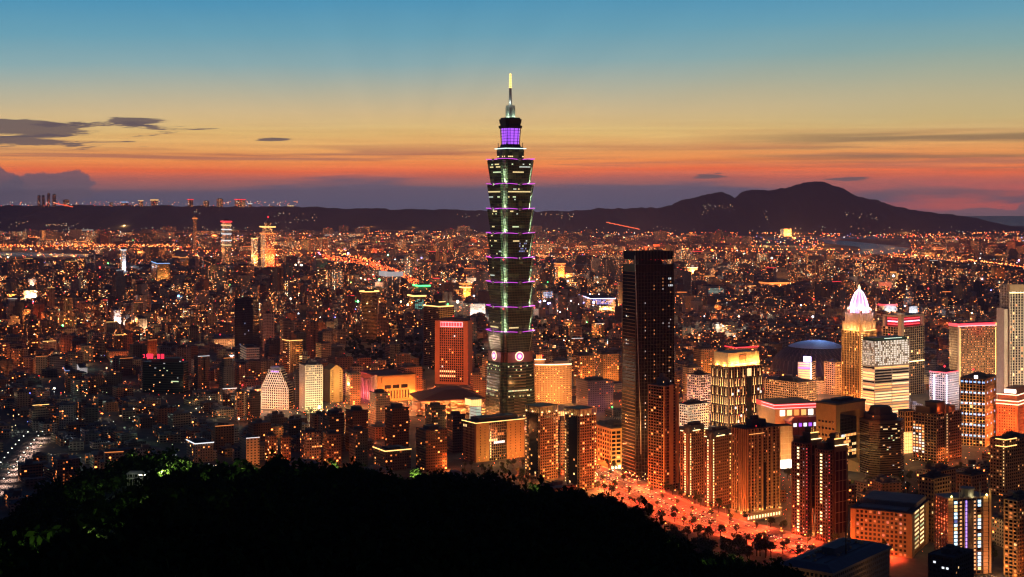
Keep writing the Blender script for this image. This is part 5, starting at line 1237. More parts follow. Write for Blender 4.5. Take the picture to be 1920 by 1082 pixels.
def corner_towers_right():
    specs = [(1722, 1752, 1782, 898, 1400, 'ochre tower with plain flank behind the orange slab block', M_GOLDW, 'the plain ochre tower', AMBER, 7000, 12),
             (1738, 1762, 1793, 884, 1560, 'dark house-roofed block behind the plain ochre tower', M_BROWN, 'the dark house-roofed block', ORANGE, 1500, 6),
             (1793, 1822, 1850, 893, 1460, 'dark pavilion-topped block behind the blue-lit tower', M_BROWN, 'the dark pavilion block', ORANGE, 1500, 5),
             (1856, 1885, 1935, 826, 1620, 'near-black apartment block with lit cornice ledges before the red-orange block', M_BROWN, 'the near-black cornice block', AMBER, 2500, 26),
             (1288, 1310, 1336, 704, 2240, 'pink-lit cream office block left of the glowing-crowned tower', M_WHITE, 'the pink-lit cream block', (1, .40, .28), 36000, 24),
             (1432, 1497, 1531, 718, 2290, 'wide cream civic block behind the red neon mall', M_BEIGE, 'the wide cream civic block', (1, .42, .16), 40000, 20),
             (1545, 1566, 1580, 680, 2480, 'orange-lit grid block at the domed gold tower\'s foot', M_BEIGE, 'the orange grid block by the dome', (1, .30, .08), 60000, 12),
             (1270, 1290, 1330, 760, 2080, 'low white banded pavilion beside the glowing-crowned tower', M_WHITE, 'the white banded pavilion', (1, .85, .6), 20000, 16),
             (1862, 1875, 1892, 660, 2600, 'dark hotel wing tucked between red-rimmed tower and white fins', M_GOLDW, 'the wing by the white fins', AMBER, 30000, 20),
             (1432, 1450, 1500, 735, 2440, 'low pale annex with long window bands before the stadium', M_WHITE, 'the pale annex', (1, .45, .2), 26000, 10)]
    for a, s, b, top, Y, lab, mw, anc, colr, P, nl in specs:
        r, wr, wl, h = corner('office_building', lab, 'office building', a, s, b, top, Y, R(38), Yg and (EYE+H*F/Y)-10, anc)
        G = lattice(r, wr, wl, 0, h, 3.8, 4.0, mw, M_GLASSD, 1.7, 1.3, .4); roof(r, wr, wl, h, M_ROOFD, seed=int(a))
        lit(G, nl, ((E_DIM, 4), (E_WARM, 2), (E_YEL, 1)), 'FS')
        if P: flood(r, 'F', wr, P, colr, 2, 34, 24); flood(r, 'S', wl, P*.8, colr, 2, 34, 24)
        if anc == 'the near-black cornice block':
            for z in (h+.8, h-7): strip(r, [(-.6, wl*.6, z), (-.6, -.6, z), (wr*.4, -.6, z)], .4, E_GOLD)
            for k in range(3, G['nf']): put_window(dict(G, inset=-.2), 'S', 0, k, E_YEL, 1.2, 1.2)
corner_towers_right()

# ------------------------------------------------------------------ the quarter left of the tall skyscraper
def stepped_white():
    r, wr, wl, h = corner('apartment_building', 'pink-white stepped-gable apartment block with violet-lit crown', 'apartment block', 489, 541, 547, 696, 2300, R(70), 768, 'the stepped pink-white block')
    wr = max(wr, 16); n = 8; G = None; q = random.Random(1)
    g = MB(); gl = MB(); nf = 16; fh = h/nf; half = wl/2
    prof = lambda k: 1.0 if k < 9 else 1.0-.115*(k-8)*.62 - (.06 if k > 11 else 0)
    for k in range(nf):
        w = half*prof(k); z = k*fh
        gl.box(.5, wr-.5, half-w+.5, half+w-.5, z, z+fh)
        g.box(0, wr, half-w, half+w, z-.02 if k else 0, z+1.25, bottom=True)
        m = max(2, int(2*w/3.6))
        for i in range(m+1): y = half-w + 2*w*i/m; y = min(max(y, half-w+.7), half+w-.7); g.box(-.08, .7, y-.7, y+.7, z, z+fh+.05)
    g.box(0, wr, half-half*prof(nf-1), half+half*prof(nf-1), h, h+1.2, bottom=True); gl.build('glazing', M_GLASSD, r); g.build('facade_grid', M_WHITE, r)
    t = MB(); t.box(2, wr-2, half-9, half+9, h+1.2, h+6); t.build('roof', M_ROOF, r)
    for i in range(6): panel(r, 'S', half-7+i*2.4, half-7+i*2.4+1.3, h-2.6, h-.4, .2, emat('violet_dot', (.35, .2, 1), 1.6), 'violet_lamp')
    for u in (.2, .5, .8): lamp(-24, wl*u, 6, 30000, (1, .34, .14), r); lamp(-44, wl*u, 40, 42000, (1, .62, .45), r)
    lamp(2, half, h+8, 2500, (.3, .2, 1), r)
stepped_white()
def lime_grid():
    r, wr, wl, h = corner('apartment_building', 'pale yellow balcony-grid apartment block, floodlit lime-yellow at its foot', 'apartment block', 561, 572, 605, 686, 2265, R(24), 775, 'the lime-lit balcony block')
    G = lattice(r, wr, wl, 0, h, 3.5, 3.2, M_WHITE, pbr('olive_glazing', (.03, .03, .018), .3), 1.2, .7, .9); roof(r, wr, wl, h, M_ROOF, ph=6)
    for k in range(2, G['nf']-1):
        if rnd.random() < .8: put_window(G, 'S', 0, k, rnd.choice([E_YEL, E_WARM]))
    for u in (.25, .75): lamp(wr*u, -20, 4, 24000, (.9, 1, .38), r); lamp(wr*u, -38, 36, 44000, (1, .80, .46), r); lamp(wr*u, -40, 62, 30000, (1, .78, .44), r)
    lamp(-10, wl*.5, 30, 9000, ORANGE, r); beacon(r, wr*.8, -1, 3, 2.6, emat('lime_white_light', (.85, 1, .5), 5), 'flood_lamp'); lit(G, 12, ((E_DIM, 1),), 'F')
lime_grid()
def gable_tan():
    r, wr, wl, h = corner('apartment_building', 'tan gabled apartment block standing right beside the lime-lit balcony block', 'apartment block', 606, 619, 643, 694, 2385, R(30), 755, 'the tan gabled block')
    G = lattice(r, wr, wl, 0, h, 3.4, 3.4, M_GOLDW, M_GLASSD, 1.5, 1.6, .5)
    g = MB(); g.poly([(0, -.1, h), (wr, -.1, h), (wr*.5, -.1, h+8)]); g.poly([(0, -.1, h), (wr*.5, -.1, h+8), (wr*.5, wl, h+8), (0, wl, h)]); g.poly([(wr, -.1, h), (wr, wl, h), (wr*.5, wl, h+8), (wr*.5, -.1, h+8)]); g.poly([(wr, wl, h), (0, wl, h), (wr*.5, wl, h+8)]); g.box(wr*.3, wr*.7, -.8, -.1, 0, h+3); g.build('roof', M_GOLDW, r)
    lit(G, 8, ((E_DIM, 1), (E_WARM, 1)), 'F'); flood(r, 'F', wr, 34000, (1, .66, .26), 2, 34, 34)
gable_tan()
def gold_cap_block():
    r, wr, wl, h = corner('office_building', 'slim office tower with glowing orange top storeys and dark banded flank', 'office building', 530, 544, 567, 638, 2780, R(35), 700, 'the orange-topped slim tower')
    G = lattice(r, wr, wl, 0, h, 3.8, 6, M_BROWN, M_GLASSD, 1.6, .6, .5); roof(r, wr, wl, h, M_RED, ph=9)
    s = MB(); s.box(-.7, 3, -.7, 3, 0, h+1); s.build('corner_shaft', M_BROWN, r)
    for k in range(2, G['nf']): 
        o = bpy.data.objects.new('corner_lamp', win_mesh(1.6, 1.2, E_YEL)); o.location = (-.75, 1.2, (k+.5)*G['fh']); o.rotation_euler = (0, 0, -math.pi/2); link(o, r)
    for u in (.3, .7): lamp(wr*u, -7, h-16, 7500, (1, .40, .10), r)
    lamp(-6, wl*.5, h-8, 4500, (1, .55, .18), r); flood(r, 'F', wr, 26000, AMBER, 1, 34, 30); lit(G, 10, ((E_YEL, 1), (E_DIM, 2)), 'FS'); strip(r, [(-.8, wl, h-1), (-.8, -.8, h-1), (wr, -.8, h-1)], .4, E_GOLD)
gold_cap_block()
def green_slab():
    r, wr, wl, h = corner('office_building', 'wide dark green glass slab with red character sign on its roof', 'office building', 268, 344, 352, 680, 2500, R(80), 738, 'the dark green slab')
    wr = max(wr, 22); G = lattice(r, wr, wl, 0, h, 4.0, 60, pbr('dark_green_band', (.015, .045, .038), .4), pbr('deep_green_glazing', (.006, .022, .020), .2), 1.5, .4, .3)
    b = MB(); b.box(2, wr-2, wl*.1, wl*.55, h, h+7); b.box(2, wr-4, wl*.6, wl*.8, h, h+4); b.build('roof', M_DARK, r)
    q = random.Random(3)
    for _ in range(14):
        k = q.randrange(1, 14); y = q.uniform(4, wl-4); o = bpy.data.objects.new('window', win_mesh(q.choice([2.0, 3.2]), 1.3, q.choice([E_GRN, E_DIM, E_YEL, emat('dim_white_window', (.85, .92, 1), .42)]))); o.location = (.0, y, (k+.5)*G['fh']); o.rotation_euler = (0, 0, -math.pi/2); link(o, r)
    panel(r, 'S', wl*.12, wl*.30, 5*G['fh']-.8, 5*G['fh']+.8, .05, E_GRN, 'lit_window_band')
    # red characters, drawn as strokes; the side face runs right to left
    y0 = wl*.99; sb = MB(); H_, W_ = 8.0, 6.2
    glyph = [[(0, .8, .5, .8), (.5, .8, .5, .2), (.5, .2, .1, .2)], [(0, .9, 0, .4), (0, .4, .6, .4), (.3, 1, .3, 0), (.6, 1, .6, 0), (.95, 1, .95, .1), (.3, .1, .95, .1)], [(0, 1, 0, .1), (.45, 1, .45, .1), (.9, 1, .9, .1), (0, .1, .9, .1)], None,
             [(0, 1, 0, .1), (.45, 1, .45, .1), (0, .55, .45, .55), (0, .1, .45, .1), (.8, .9, .8, .1)], [(0, 1, 0, .1), (.45, 1, .45, .1), (.9, 1, .9, .1), (0, .1, .9, .1)]]
    for gi, gg in enumerate(glyph):
        if gg is None: continue
        yb = y0 - gi*W_*1.08
        for (a0, b0, a1, b1) in gg:
            ya, yb_ = yb - a0*W_*.8, yb - a1*W_*.8; za, zb = h+6+b0*H_, h+6+b1*H_
            sb.box(-1.4, -.9, min(ya, yb_)-.5, max(ya, yb_)+.5, min(za, zb)-.5, max(za, zb)+.5, bottom=True)
    sb.build('red_character_lettering', emat('red_character_glow', (1, .03, .08), 1.8), r)
    fr = MB()
    for i in range(8): fr.box(-.8, -.5, y0-i*5.2, y0-i*5.2+.4, h, h+15)
    fr.build('sign_frame', M_DARK, r); lamp(-6, y0-18, h+9, 2000, (1, .04, .05), r); beacon(r, 1, 1, h+1, 1.6)
green_slab()
def pink_hall():
    r, wr, wl, h = corner('exhibition_hall', 'low hall with pink-lit ribbed flank and orange end wall behind the small towers', 'exhibition hall', 674, 708, 779, 706, 2390, R(28), 757, 'the pink ribbed hall')
    b = MB(); b.box(0, wr, 0, wl, 0, h); b.box(wr*.1, wr*.9, -3, .1, h*.72, h-2, bottom=True); b.build('wall', M_GOLDW, r)
    rb = MB()
    for i in range(9):
        y = wl*(i+.2)/9; hh = h*(1.05-.06*i if i < 5 else .8); rb.box(-3.5, .1, y, y+wl*.045, 0, hh)
    rb.build('flank_rib_lattice', M_WHITE, r)
    wn = MB(); [wn.box(wr*(.18+.22*i), wr*(.18+.22*i)+wr*.17, -.2, .1, h*.5, h*.64, bottom=True) for i in range(3)]; [wn.box(wr*(.2+.075*i), wr*(.2+.075*i)+1.6, -.15, .1, h*.1, h*.42, bottom=True) for i in range(9)]
    wn.build('window_pane', M_GLASSD, r); roof(r, wr, wl, h, M_ROOFD, pent=False)
    for i in range(4): lamp(-9, wl*(i+.5)/4, 12, 12000, (1, .10, .16), r); lamp(-5, wl*(i+.5)/4, h+3, 2500, (1, .08, .14), r)
    flood(r, 'F', wr, 26000, (1, .30, .07), 3, 22, 8); lamp(wr*.5, -40, 35, 50000, (1, .28, .06), r)
pink_hall()
def terraced_hall():
    """the big exhibition building: stacked white trays stepping up under a dark hipped roof"""
    r, wr, wl, h = corner('exhibition_hall', 'broad white exhibition hall of stacked trays under a dark hipped roof, lit orange', 'exhibition hall', 775, 790, 908, 752, 2260, R(14), 790, 'the tray-stacked exhibition hall')
    wl = 90; q = random.Random(4)
    c = MB(); c.box(2, wr-2, 2, wl, 0, h-.5); c.build('wall', M_GOLDW, r)
    rf = MB(); rf.prism([(-4, -3), (wr+2, -3), (wr+2, wl), (-4, wl)], h-.4, h+.8, 0, bottom=True); rf.prism([(-4, -3), (wr+2, -3), (wr+2, wl), (-4, wl)], h+.8, h+13, 0, top=[(wr*.42, 26), (wr*.72, 26), (wr*.72, wl-24), (wr*.42, wl-24)]); rf.build('roof', pbr('dark_plum_roof', (.075, .05, .06), .85), r)
    for k in range(5):
        for i in range(9):
            if q.random() < .82:
                x = wr*i/9 + q.uniform(-1, 2); w = wr/9*q.uniform(.6, 1.05); y = -3-(4-k)*6+q.uniform(-2, 2); z = 2+k*h/5.4
                t = MB(); t.box(x, x+w, y, 8, z, z+h/5.4*.62, bottom=True); t.build('tray_block', M_WHITE, r)
    for k in range(5):
        for i in range(10): 
            if q.random() < .75: lamp(wr*(i+q.random())/10, -9-(4-k)*6, 3+k*h/5.4, 4200, (1, .27, .06), r)
    for i in range(6): panel(r, 'F', wr*(.1+.14*i), wr*(.1+.14*i)+6, h-6, h-3, .3, E_DIM, 'window')
    # low stepped boxes running down to the left
    for i in range(26):
        x = q.uniform(-62, wr*.3); y = q.uniform(-30, 25); s = q.uniform(5, 10); z = q.uniform(4, 16)
        t = MB(); t.box(x, x+s, y, y+s, 0, z); t.build('tray_block', M_WHITE, r)
    for i in range(16): lamp(q.uniform(-64, wr*.3), q.uniform(-40, 20), q.uniform(5, 18), 5200, (1, .22, .05), r)
terraced_hall()
def glass_lantern():
    r, wr, wl, h = corner('pavilion', 'glowing gold box pavilion on a glass shaft at the skyscraper foot', 'pavilion', 872, 885, 903, 750, 2080, R(28), 792, 'the gold box pavilion')
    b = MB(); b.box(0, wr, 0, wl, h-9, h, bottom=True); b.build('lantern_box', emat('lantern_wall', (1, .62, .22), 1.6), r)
    f = MB(); f.box(-.5, wr+.5, -.5, wl+.5, h, h+1, bottom=True); f.box(-.5, wr+.5, -.5, wl+.5, h-10, h-9, bottom=True)
    for i in range(6): f.box(i*wr/5-.3, i*wr/5+.3, -.3, .2, h-9, h)
    f.build('frame', M_BEIGE, r)
    s = MB(); s.box(wr*.45, wr-.5, .5, wl-.5, 0, h-10); s.build('glass_shaft', emat('teal_shaft', (.45, .75, .68), .45), r)
    m = MB()
    for k in range(8): m.box(wr*.44, wr-.4, .3, wl-.4, k*(h-10)/8, k*(h-10)/8+.5, bottom=True)
    m.build('shaft_mullion', M_DARK, r); lamp(wr*.5, -10, h-8, 5000, AMBER, r)
glass_lantern()
def hotel_wing():
    r, wr, wl, h = corner('shopping_mall', 'gold-colonnaded mall roof glowing behind the colonnade-crowned towers', 'shopping mall', 1002, 1012, 1082, 772, 2150, R(12), 795, 'the gold colonnade roof')
    b = MB(); b.box(0, wr, 0, wl+20, 0, h-7); b.box(-1, wr+1, -1, wl+20, h-.8, h+.4, bottom=True); b.build('wall', M_BEIGE, r)
    p = MB()
    for i in range(19): p.box(i*wr/18-.45, i*wr/18+.45, -.6, .8, h-7, h-.8)
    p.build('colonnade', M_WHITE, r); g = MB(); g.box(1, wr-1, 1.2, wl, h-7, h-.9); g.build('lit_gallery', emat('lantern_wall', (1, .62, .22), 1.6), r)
    for i in range(4): lamp(wr*(i+.5)/4, -8, h-9, 7000, (1, .2, .05), r)
    st = MB()
    for i in range(4): st.tf(wr*.06+i*5, -6-i*4.5, .5, 0); st.box(0, 20, 0, 3, h+3-i*4, h+4.6-i*4, bottom=True); st.box(0, 1, 0, 3, 0, h+3-i*4)
    st.T = None; st.build('canopy_slat', M_WHITE, r)
    for i in range(3): lamp(wr*.1+i*6, -14-i*4, h+2-i*4, 4500, (1, .5, .2), r)
hotel_wing()

# ------------------------------------------------------------------ farther landmarks (they show a few parts only)
def far_block(name, label, cat, a, b, top, Y, tone, litf, anchor=None, strips=(), crown=None, th=R(20), lampP=0, lampc=ORANGE, beac=None, bay=.40, shape=None, group=None, z0=0.0):
    s = a + (b-a)*.32; r, wr, wl, h = corner(name, label, cat, a, s, b, top, Y, th, Yg and (EYE+H*F/Y)-(8 if Y < 5000 else 3), anchor, group, z0); h -= z0
    m = MB(); par = (rnd.random(), litf, bay)
    if shape == 'step':
        m.box(0, wr, 0, wl, 0, h*.72, 0, 1, tone, par); m.box(wr*.12, wr*.88, wl*.12, wl*.88, h*.72, h*.86, 0, 1, tone, par); m.box(wr*.26, wr*.74, wl*.26, wl*.74, h*.86, h*.94, 0, 1, tone, par)
        m.prism([(wr*.32, wl*.32), (wr*.68, wl*.32), (wr*.68, wl*.68), (wr*.32, wl*.68)], h*.94, h*1.02, 1, top=[(wr*.49, wl*.49), (wr*.51, wl*.49), (wr*.51, wl*.51), (wr*.49, wl*.51)])
    else: m.box(0, wr, 0, wl, 0, h, 0, 1, tone, par)
    m.build('wall', [M_CITY, M_ROOF], r)
    if shape != 'step':
        p = MB(); p.box(wr*.2, wr*.7, wl*.2, wl*.7, h+.02, h+min(9, h*.09)); p.box(-.3, wr+.3, -.3, .4, h+.02, h+1.6); p.box(-.3, .4, .4, wl+.3, h+.02, h+1.5); p.build('roof', M_ROOFD, r)
    for (z, m_, rad) in strips: strip(r, [(-rad, wl, h*z), (-rad, -rad, h*z), (wr+rad, -rad, h*z)], rad, m_)
    if beac: beacon(r, wr*.5, wl*.4, h+(min(9, h*.09) if shape != 'step' else h*.02), beac)
    if crown:                                                # lit storeys: panes with piers between
        w = MB(); n = max(4, int(wr*.8/5)); nz = max(2, int(h*(crown[2]-crown[1])/4.2)); q = random.Random(int(a)); dz = h*(crown[2]-crown[1])/nz
        for i in range(n):
            for k in range(nz):
                if q.random() < .82: x = wr*(.1+.8*i/n); w.box(x+.3, x+wr*.8/n*q.uniform(.55, .9), -.5, -.1, h*crown[1]+k*dz, h*crown[1]+(k+q.uniform(.5, .8))*dz, bottom=True)
        w.build('lit_storey_lattice', crown[0], r)
    if lampP:
        for u in (.2, .8): lamp(wr*u, -max(18, wr*.5), h*.22, lampP, lampc, r)
    return r, wr, wl, h
RB, BG, GY, DK, WH, OC = (.30, .14, .09), (.40, .33, .25), (.26, .26, .27), (.10, .09, .09), (.60, .58, .55), (.42, .28, .13)
far_block('office_tower', 'red-gold stepped tower with pointed glowing crown, tallest of the distant city', 'office tower', 489, 515, 413, 7300, RB, .5, 'the far red-gold stepped tower', [(.72, E_ORG, 3), (.86, E_GOLD, 3), (.4, E_ORG, 1.5)], lampP=620000, lampc=REDO, shape='step', beac=5)
far_block('office_tower', 'far white-banded tower with red rim, beside the red-gold stepped tower', 'office tower', 416, 433, 414, 7700, WH, .3, 'the far white-banded tower', [(.98, E_RED, 3.5), (.9, E_YEL, 2.5), (.8, E_WHT, 2.2), (.7, E_WHT, 2.2), (.55, E_WHT, 2.2), (.45, E_YEL, 2.2)])
far_block('office_tower', 'far slender tower with lit orange cap in front of the tableland slope', 'office tower', 362, 369, 407, 9500, GY, .25, 'the far slender capped tower', [(.96, E_ORG, 3)])
far_block('apartment_tower', 'far golden slab tower just short of the red-gold stepped tower', 'apartment tower', 471, 483, 446, 7600, OC, .7, None, [(.98, E_GOLD, 1.2)], lampP=150000)
far_block('office_building', 'blue-signed block with ochre floodlit wing in the distant left quarter', 'office building', 284, 318, 494, 6100, OC, .12, 'the far ochre floodlit block', [(1.0, E_BLUE, 1.1)], lampP=60000, lampc=AMBER)
far_block('office_tower', 'white floodlit tower near the left river arm', 'office tower', 226, 236, 468, 7000, WH, .4, 'the white tower by the left river arm', [(.98, E_WHT, 2)], lampP=120000, lampc=COOLW)
far_block('office_building', 'white-lit striped block among the dark left quarter', 'office building', 207, 227, 582, 3900, WH, .10, 'the white striped block', lampP=40000, lampc=(1, .8, .8))
far_block('apartment_building', 'tan corner-lit block right of the white striped block', 'apartment block', 252, 276, 598, 3700, BG, .06, 'the tan corner-lit block', lampP=70000, lampc=(1, .6, .35))
far_block('office_tower', 'grey tower with glowing neon-green top above the diagonal highway', 'office tower', 776, 805, 536, 4700, GY, .2, 'the neon-green-topped tower', [(1.0, E_GREEN, 2.2)], lampP=0)
far_block('office_building', 'dark block with ochre fascia and teal lit screen wall', 'office building', 766, 797, 553, 4300, DK, .05, 'the teal screen block', [(.94, E_GOLD, 2)], crown=(E_TEAL, .25, .78))
far_block('office_building', 'pale framed block with broad white top band beside the diagonal highway', 'office building', 719, 748, 512, 5000, GY, .15, 'the white-topped framed block', [(.96, emat('dim_white_band', (.8, .75, .75), .5), 8)])
far_block('office_building', 'orange pagoda-topped block glowing behind the skyscraper shaft', 'office building', 863, 882, 532, 5100, OC, .4, 'the orange pagoda-topped block', [(.98, E_ORG, 2.5), (.7, E_GOLD, 2)], lampP=200000, shape='step')
far_block('shopping_mall', 'blazing mall with violet-white screen wall and orange base along the red street', 'shopping mall', 1086, 1154, 560, 4500, WH, .3, 'the blazing screen mall', [(1.0, E_BWHT, .7)], crown=(emat('violet_screen', (.45, .40, 1), 1.1), .45, .95), lampP=160000, lampc=(1, .45, .15), th=R(8))
far_block('shopping_mall', 'small bright orange store wing joined before the blazing screen mall', 'shopping mall', 1112, 1150, 574, 4440, WH, .5, None, crown=(E_GOLDW, .1, .6), lampP=120000, th=R(8))
far_block('office_building', 'white low building with bright lamps behind the gold-topped dark tower', 'office building', 868, 910, 570, 4200, WH, .10, 'the white low building', lampP=90000, lampc=(1, .85, .7))
far_block('office_building', 'bluish white-windowed tower just right of the skyscraper shaft', 'office building', 1006, 1038, 545, 4700, GY, .25, 'the bluish windowed tower', crown=(emat('blue_white_windows', (.45, .6, 1), .9), .45, .9), th=R(55))
far_block('office_tower', 'orange-rimmed glowing tower on the far plain right of the skyscraper', 'office tower', 1041, 1058, 494, 6300, OC, .45, 'the far orange-rimmed tower', [(.98, E_ORG, 2.6), (.8, E_ORG, 2)], lampP=300000)
far_block('office_building', 'glass block with greenish lit storeys left of the domed gold tower', 'office building', 1308, 1361, 537, 5100, WH, .06, 'the greenish storey block', crown=(emat('green_white_windows', (.7, .95, .8), .35), .3, .85))
far_block('office_building', 'pale striped office behind the dark tree patch right of the bronze fin tower', 'office building', 1370, 1407, 567, 4700, GY, .25, 'the pale striped office')
far_block('office_building', 'low hall outlined by orange lamps on the far plain', 'office building', 1425, 1477, 531, 5700, OC, .3, 'the orange lamp hall', [(.98, E_ORG, 2.6)], lampP=120000)
far_block('office_building', 'glowing orange box building on the far river bank', 'office building', 1463, 1484, 429, 14500, OC, .8, 'the orange box by the river', crown=(emat('orange_box_glow', (1, .33, .12), .8), .05, .95), lampP=2500000)
far_block('office_building', 'open concrete frame block behind the domed gold tower', 'office building', 1636, 1672, 529, 5600, RB, .03, 'the open frame block', lampP=100000, lampc=(1, .35, .2))
far_block('office_building', 'white block with red roof sign behind the red-void beige tower', 'office building', 1648, 1680, 572, 4300, WH, .05, 'the white red-signed block', [(1.0, E_RED, 2.0)], lampP=60000, lampc=COOLW)
far_block('office_building', 'white twin-slotted block behind the red-void beige tower, with lit slots', 'office building', 1697, 1720, 575, 4100, WH, .04, 'the twin-slotted block', lampP=80000, lampc=COOLW)
far_block('shopping_mall', 'night-market cluster of blazing white-orange fronts at the far left', 'shopping mall', 34, 70, 545, 5000, WH, .3, 'the blazing night market', crown=(E_HOT, .1, .7), lampP=260000, lampc=(1, .55, .25))
far_block('office_building', 'orange-lit box block beside the blazing night market', 'office building', 10, 30, 552, 5000, OC, .3, None, lampP=160000)
far_block('office_building', 'rosy slab block left of the red sign slab in the dark quarter', 'office building', 190, 240, 660, 3000, BG, .04, 'the rosy slab', lampP=16000, lampc=REDO)
far_block('office_building', 'round-cornered cream block with red roof lamps beside the blue-black slab tower', 'office building', 383, 440, 637, 3330, BG, .05, 'the cream round-cornered block', lampP=42000, lampc=(1, .40, .16), beac=2)
far_block('office_tower', 'dark tower with two columns of yellow windows next to the blue-black slab tower', 'office tower', 402, 432, 609, 3600, DK, .10, 'the yellow-columned tower', beac=2.2)
far_block('office_building', 'banded grey tower right under the blue-black slab tower', 'office building', 452, 485, 652, 2950, GY, .04, 'the banded grey tower', [(z, emat('dim_grey_band', (.6, .5, .4), .10), 1) for z in (.2, .35, .5, .65, .8, .95)])
far_block('office_building', 'block with rows of orange windows, red-lit, beyond the orange-topped slim tower', 'office building', 564, 593, 602, 4000, RB, .45, 'the orange-rowed block', lampP=50000, lampc=REDO)
far_block('office_building', 'cool-white and blue windowed block in the dark left quarter', 'office building', 116, 138, 694, 2750, DK, .35, 'the cool-windowed block', [(.9, emat('dim_blue_window', (.35, .5, 1), .45), .8)])
far_block('office_building', 'white-banded block right beside the cool-windowed block', 'office building', 143, 163, 690, 2760, GY, .08, 'the white-banded left block', [(z, emat('dim_white_band', (.8, .75, .75), .5), .6) for z in (.35, .5, .65, .8, .95)])
far_block('office_building', 'low lit block with bright white billboard under the blue-black slab tower', 'office building', 424, 440, 660, 3050, GY, .1, 'the white billboard block', crown=(E_COOL, .3, .6))
for i, (a, b, top, tone, lf, cw, lab) in enumerate(((1280, 1318, 690, BG, .10, None, 'tan apartment slab right beside the bronze fin tower'), (1300, 1345, 655, OC, .15, None, 'ochre office slab facing the dark park behind the glowing-crowned tower'),
        (1360, 1420, 652, OC, .22, E_RED, 'long ochre slab with red roof lights behind the glowing crown'), (1118, 1160, 665, OC, .22, None, 'ochre apartment slab just left of the bronze fin tower'),
        (1075, 1116, 668, OC, .18, None, 'ochre slab beside the gold curved hotel, behind the lone mast lamp'), (745, 792, 690, RB, .05, None, 'brown office slab left of the red granite tower foot'),
        (882, 903, 702, RB, .05, None, 'low red block at the right foot of the red granite tower'), (648, 676, 702, RB, .06, None, 'red-brown slab behind the pink ribbed hall'), (1080, 1150, 716, (.12, .10, .15), .05, None, 'violet-lit low hall in front of the bronze fin tower'))):
    far_block('apartment_building' if i % 2 else 'office_building', lab, 'apartment block' if i % 2 else 'office building', a, b, top, Yg(top+58), tone, lf, None, [(1.0, cw, .8)] if cw else (), lampP=22000 if i != 8 else 2600, lampc=ORANGE if i != 8 else (.4, .2, 1), th=R(25))
for i, (a, b, top, base, tone, lf, lab) in enumerate(((693, 731, 738, 800, BG, .10, 'tan many-windowed block rising before the pink ribbed hall'), (722, 767, 767, 850, (.16, .09, .05), .10, 'dark brown tower block left of the red plaza street'), (797, 836, 763, 830, DK, .14, 'dark sparkling tower block before the tray-stacked hall'),
        (780, 838, 808, 884, (.16, .10, .06), .05, 'dark brown slab before the dark sparkling tower block'), (838, 872, 780, 850, DK, .04, 'black banded office slab left of the gold-outlined building'), (648, 690, 772, 850, (.16, .10, .06), .08, 'brown stepped block left of the dark brown tower block'), (605, 645, 778, 850, DK, .08, 'sooty block below the tan gabled block'),
        (655, 690, 808, 876, DK, .06, 'unlit low block at the forest edge under the brown stepped block'), (497, 520, 818, 872, (.26, .12, .06), .22, 'russet window-dotted block at the forest edge, narrower of two'), (526, 545, 820, 874, (.26, .12, .06), .18, 'russet window-dotted block at the forest edge, right of its twin'), (563, 602, 812, 872, BG, .22, 'tan window-dotted block at the forest edge below the lime-lit block'),
        (606, 640, 815, 873, (.24, .13, .08), .14, 'brown window-dotted block at the forest edge below the tan gabled block'), (440, 456, 735, 790, BG, .10, 'slim tan block left of the stepped pink-white block'), (462, 488, 738, 790, DK, .08, 'dark twin-stack block beside the slim tan block'), (350, 400, 832, 868, BG, .10, 'low tan block with white roof lamp at the forest edge'), (550, 562, 700, 768, DK, .06, 'narrow dark block between the stepped and the lime-lit blocks'),
        (700, 770, 846, 884, DK, .08, 'low dark block with lit shopfront at the forest edge'), (1046, 1062, 790, 890, BG, .12, 'pale block glimpsed between the two colonnade-crowned towers'))):
    far_block('apartment_building', lab, 'apartment block', a, b, top, Yg(base), tone, lf, None, [(1.0, E_GOLD if i == 16 else E_WHT, .5)] if i in (14, 16) else (), lampP=2600 if i in (0, 5, 8, 9, 10, 11, 12) else 0, lampc=REDO, th=TH, bay=.32)
# skyline on the tableland
for i, (a, b, top, cw, lab) in enumerate(((70, 76, 367, None, 'slim dark tower, outermost of the ridge-top group of four'), (78, 84, 367, None, 'slim dark tower in the ridge-top group of four, second from the edge'), (88, 94, 363, None, 'tallest dark tower in the ridge-top group of four'), (98, 105, 365, None, 'dark tower ending the ridge-top group of four'),
        (118, 130, 372, None, 'lit ridge-top block above the red-lit ridge road'), (205, 212, 377, None, 'tiny ridge-top block left of the blue-roofed one'), (226, 240, 376, E_BLUE, 'blue-roofed ridge-top block on the tableland'), (260, 268, 373, E_YEL, 'yellow-lit block on the tableland ridge'), (283, 296, 372, E_GOLD, 'gold-lamped block on the tableland ridge'), (352, 362, 371, E_RED, 'red-capped ridge-top tower, the smaller of two'),
        (381, 392, 374, None, 'brownish ridge-top block between the red-capped towers'), (406, 418, 370, None, 'plain square grey ridge-top block'), (440, 460, 371, E_RED, 'broad red-capped ridge-top tower'), (466, 472, 379, E_WHT, 'tiny white-lit ridge-top block after the red-capped tower'), (505, 515, 383, None, 'small lit ridge-top house cluster block'), (540, 550, 383, E_YEL, 'last lit ridge-top block before the skyscraper'))):
    far_block('ridge_block', lab, 'tower block', a, b, top+(3 if i > 3 else 0), 17350, (.03, .034, .05), .25 if i > 3 else .08, None, [(1.0, cw, 4.5)] if cw else (), z0=Z_(388, 17350))

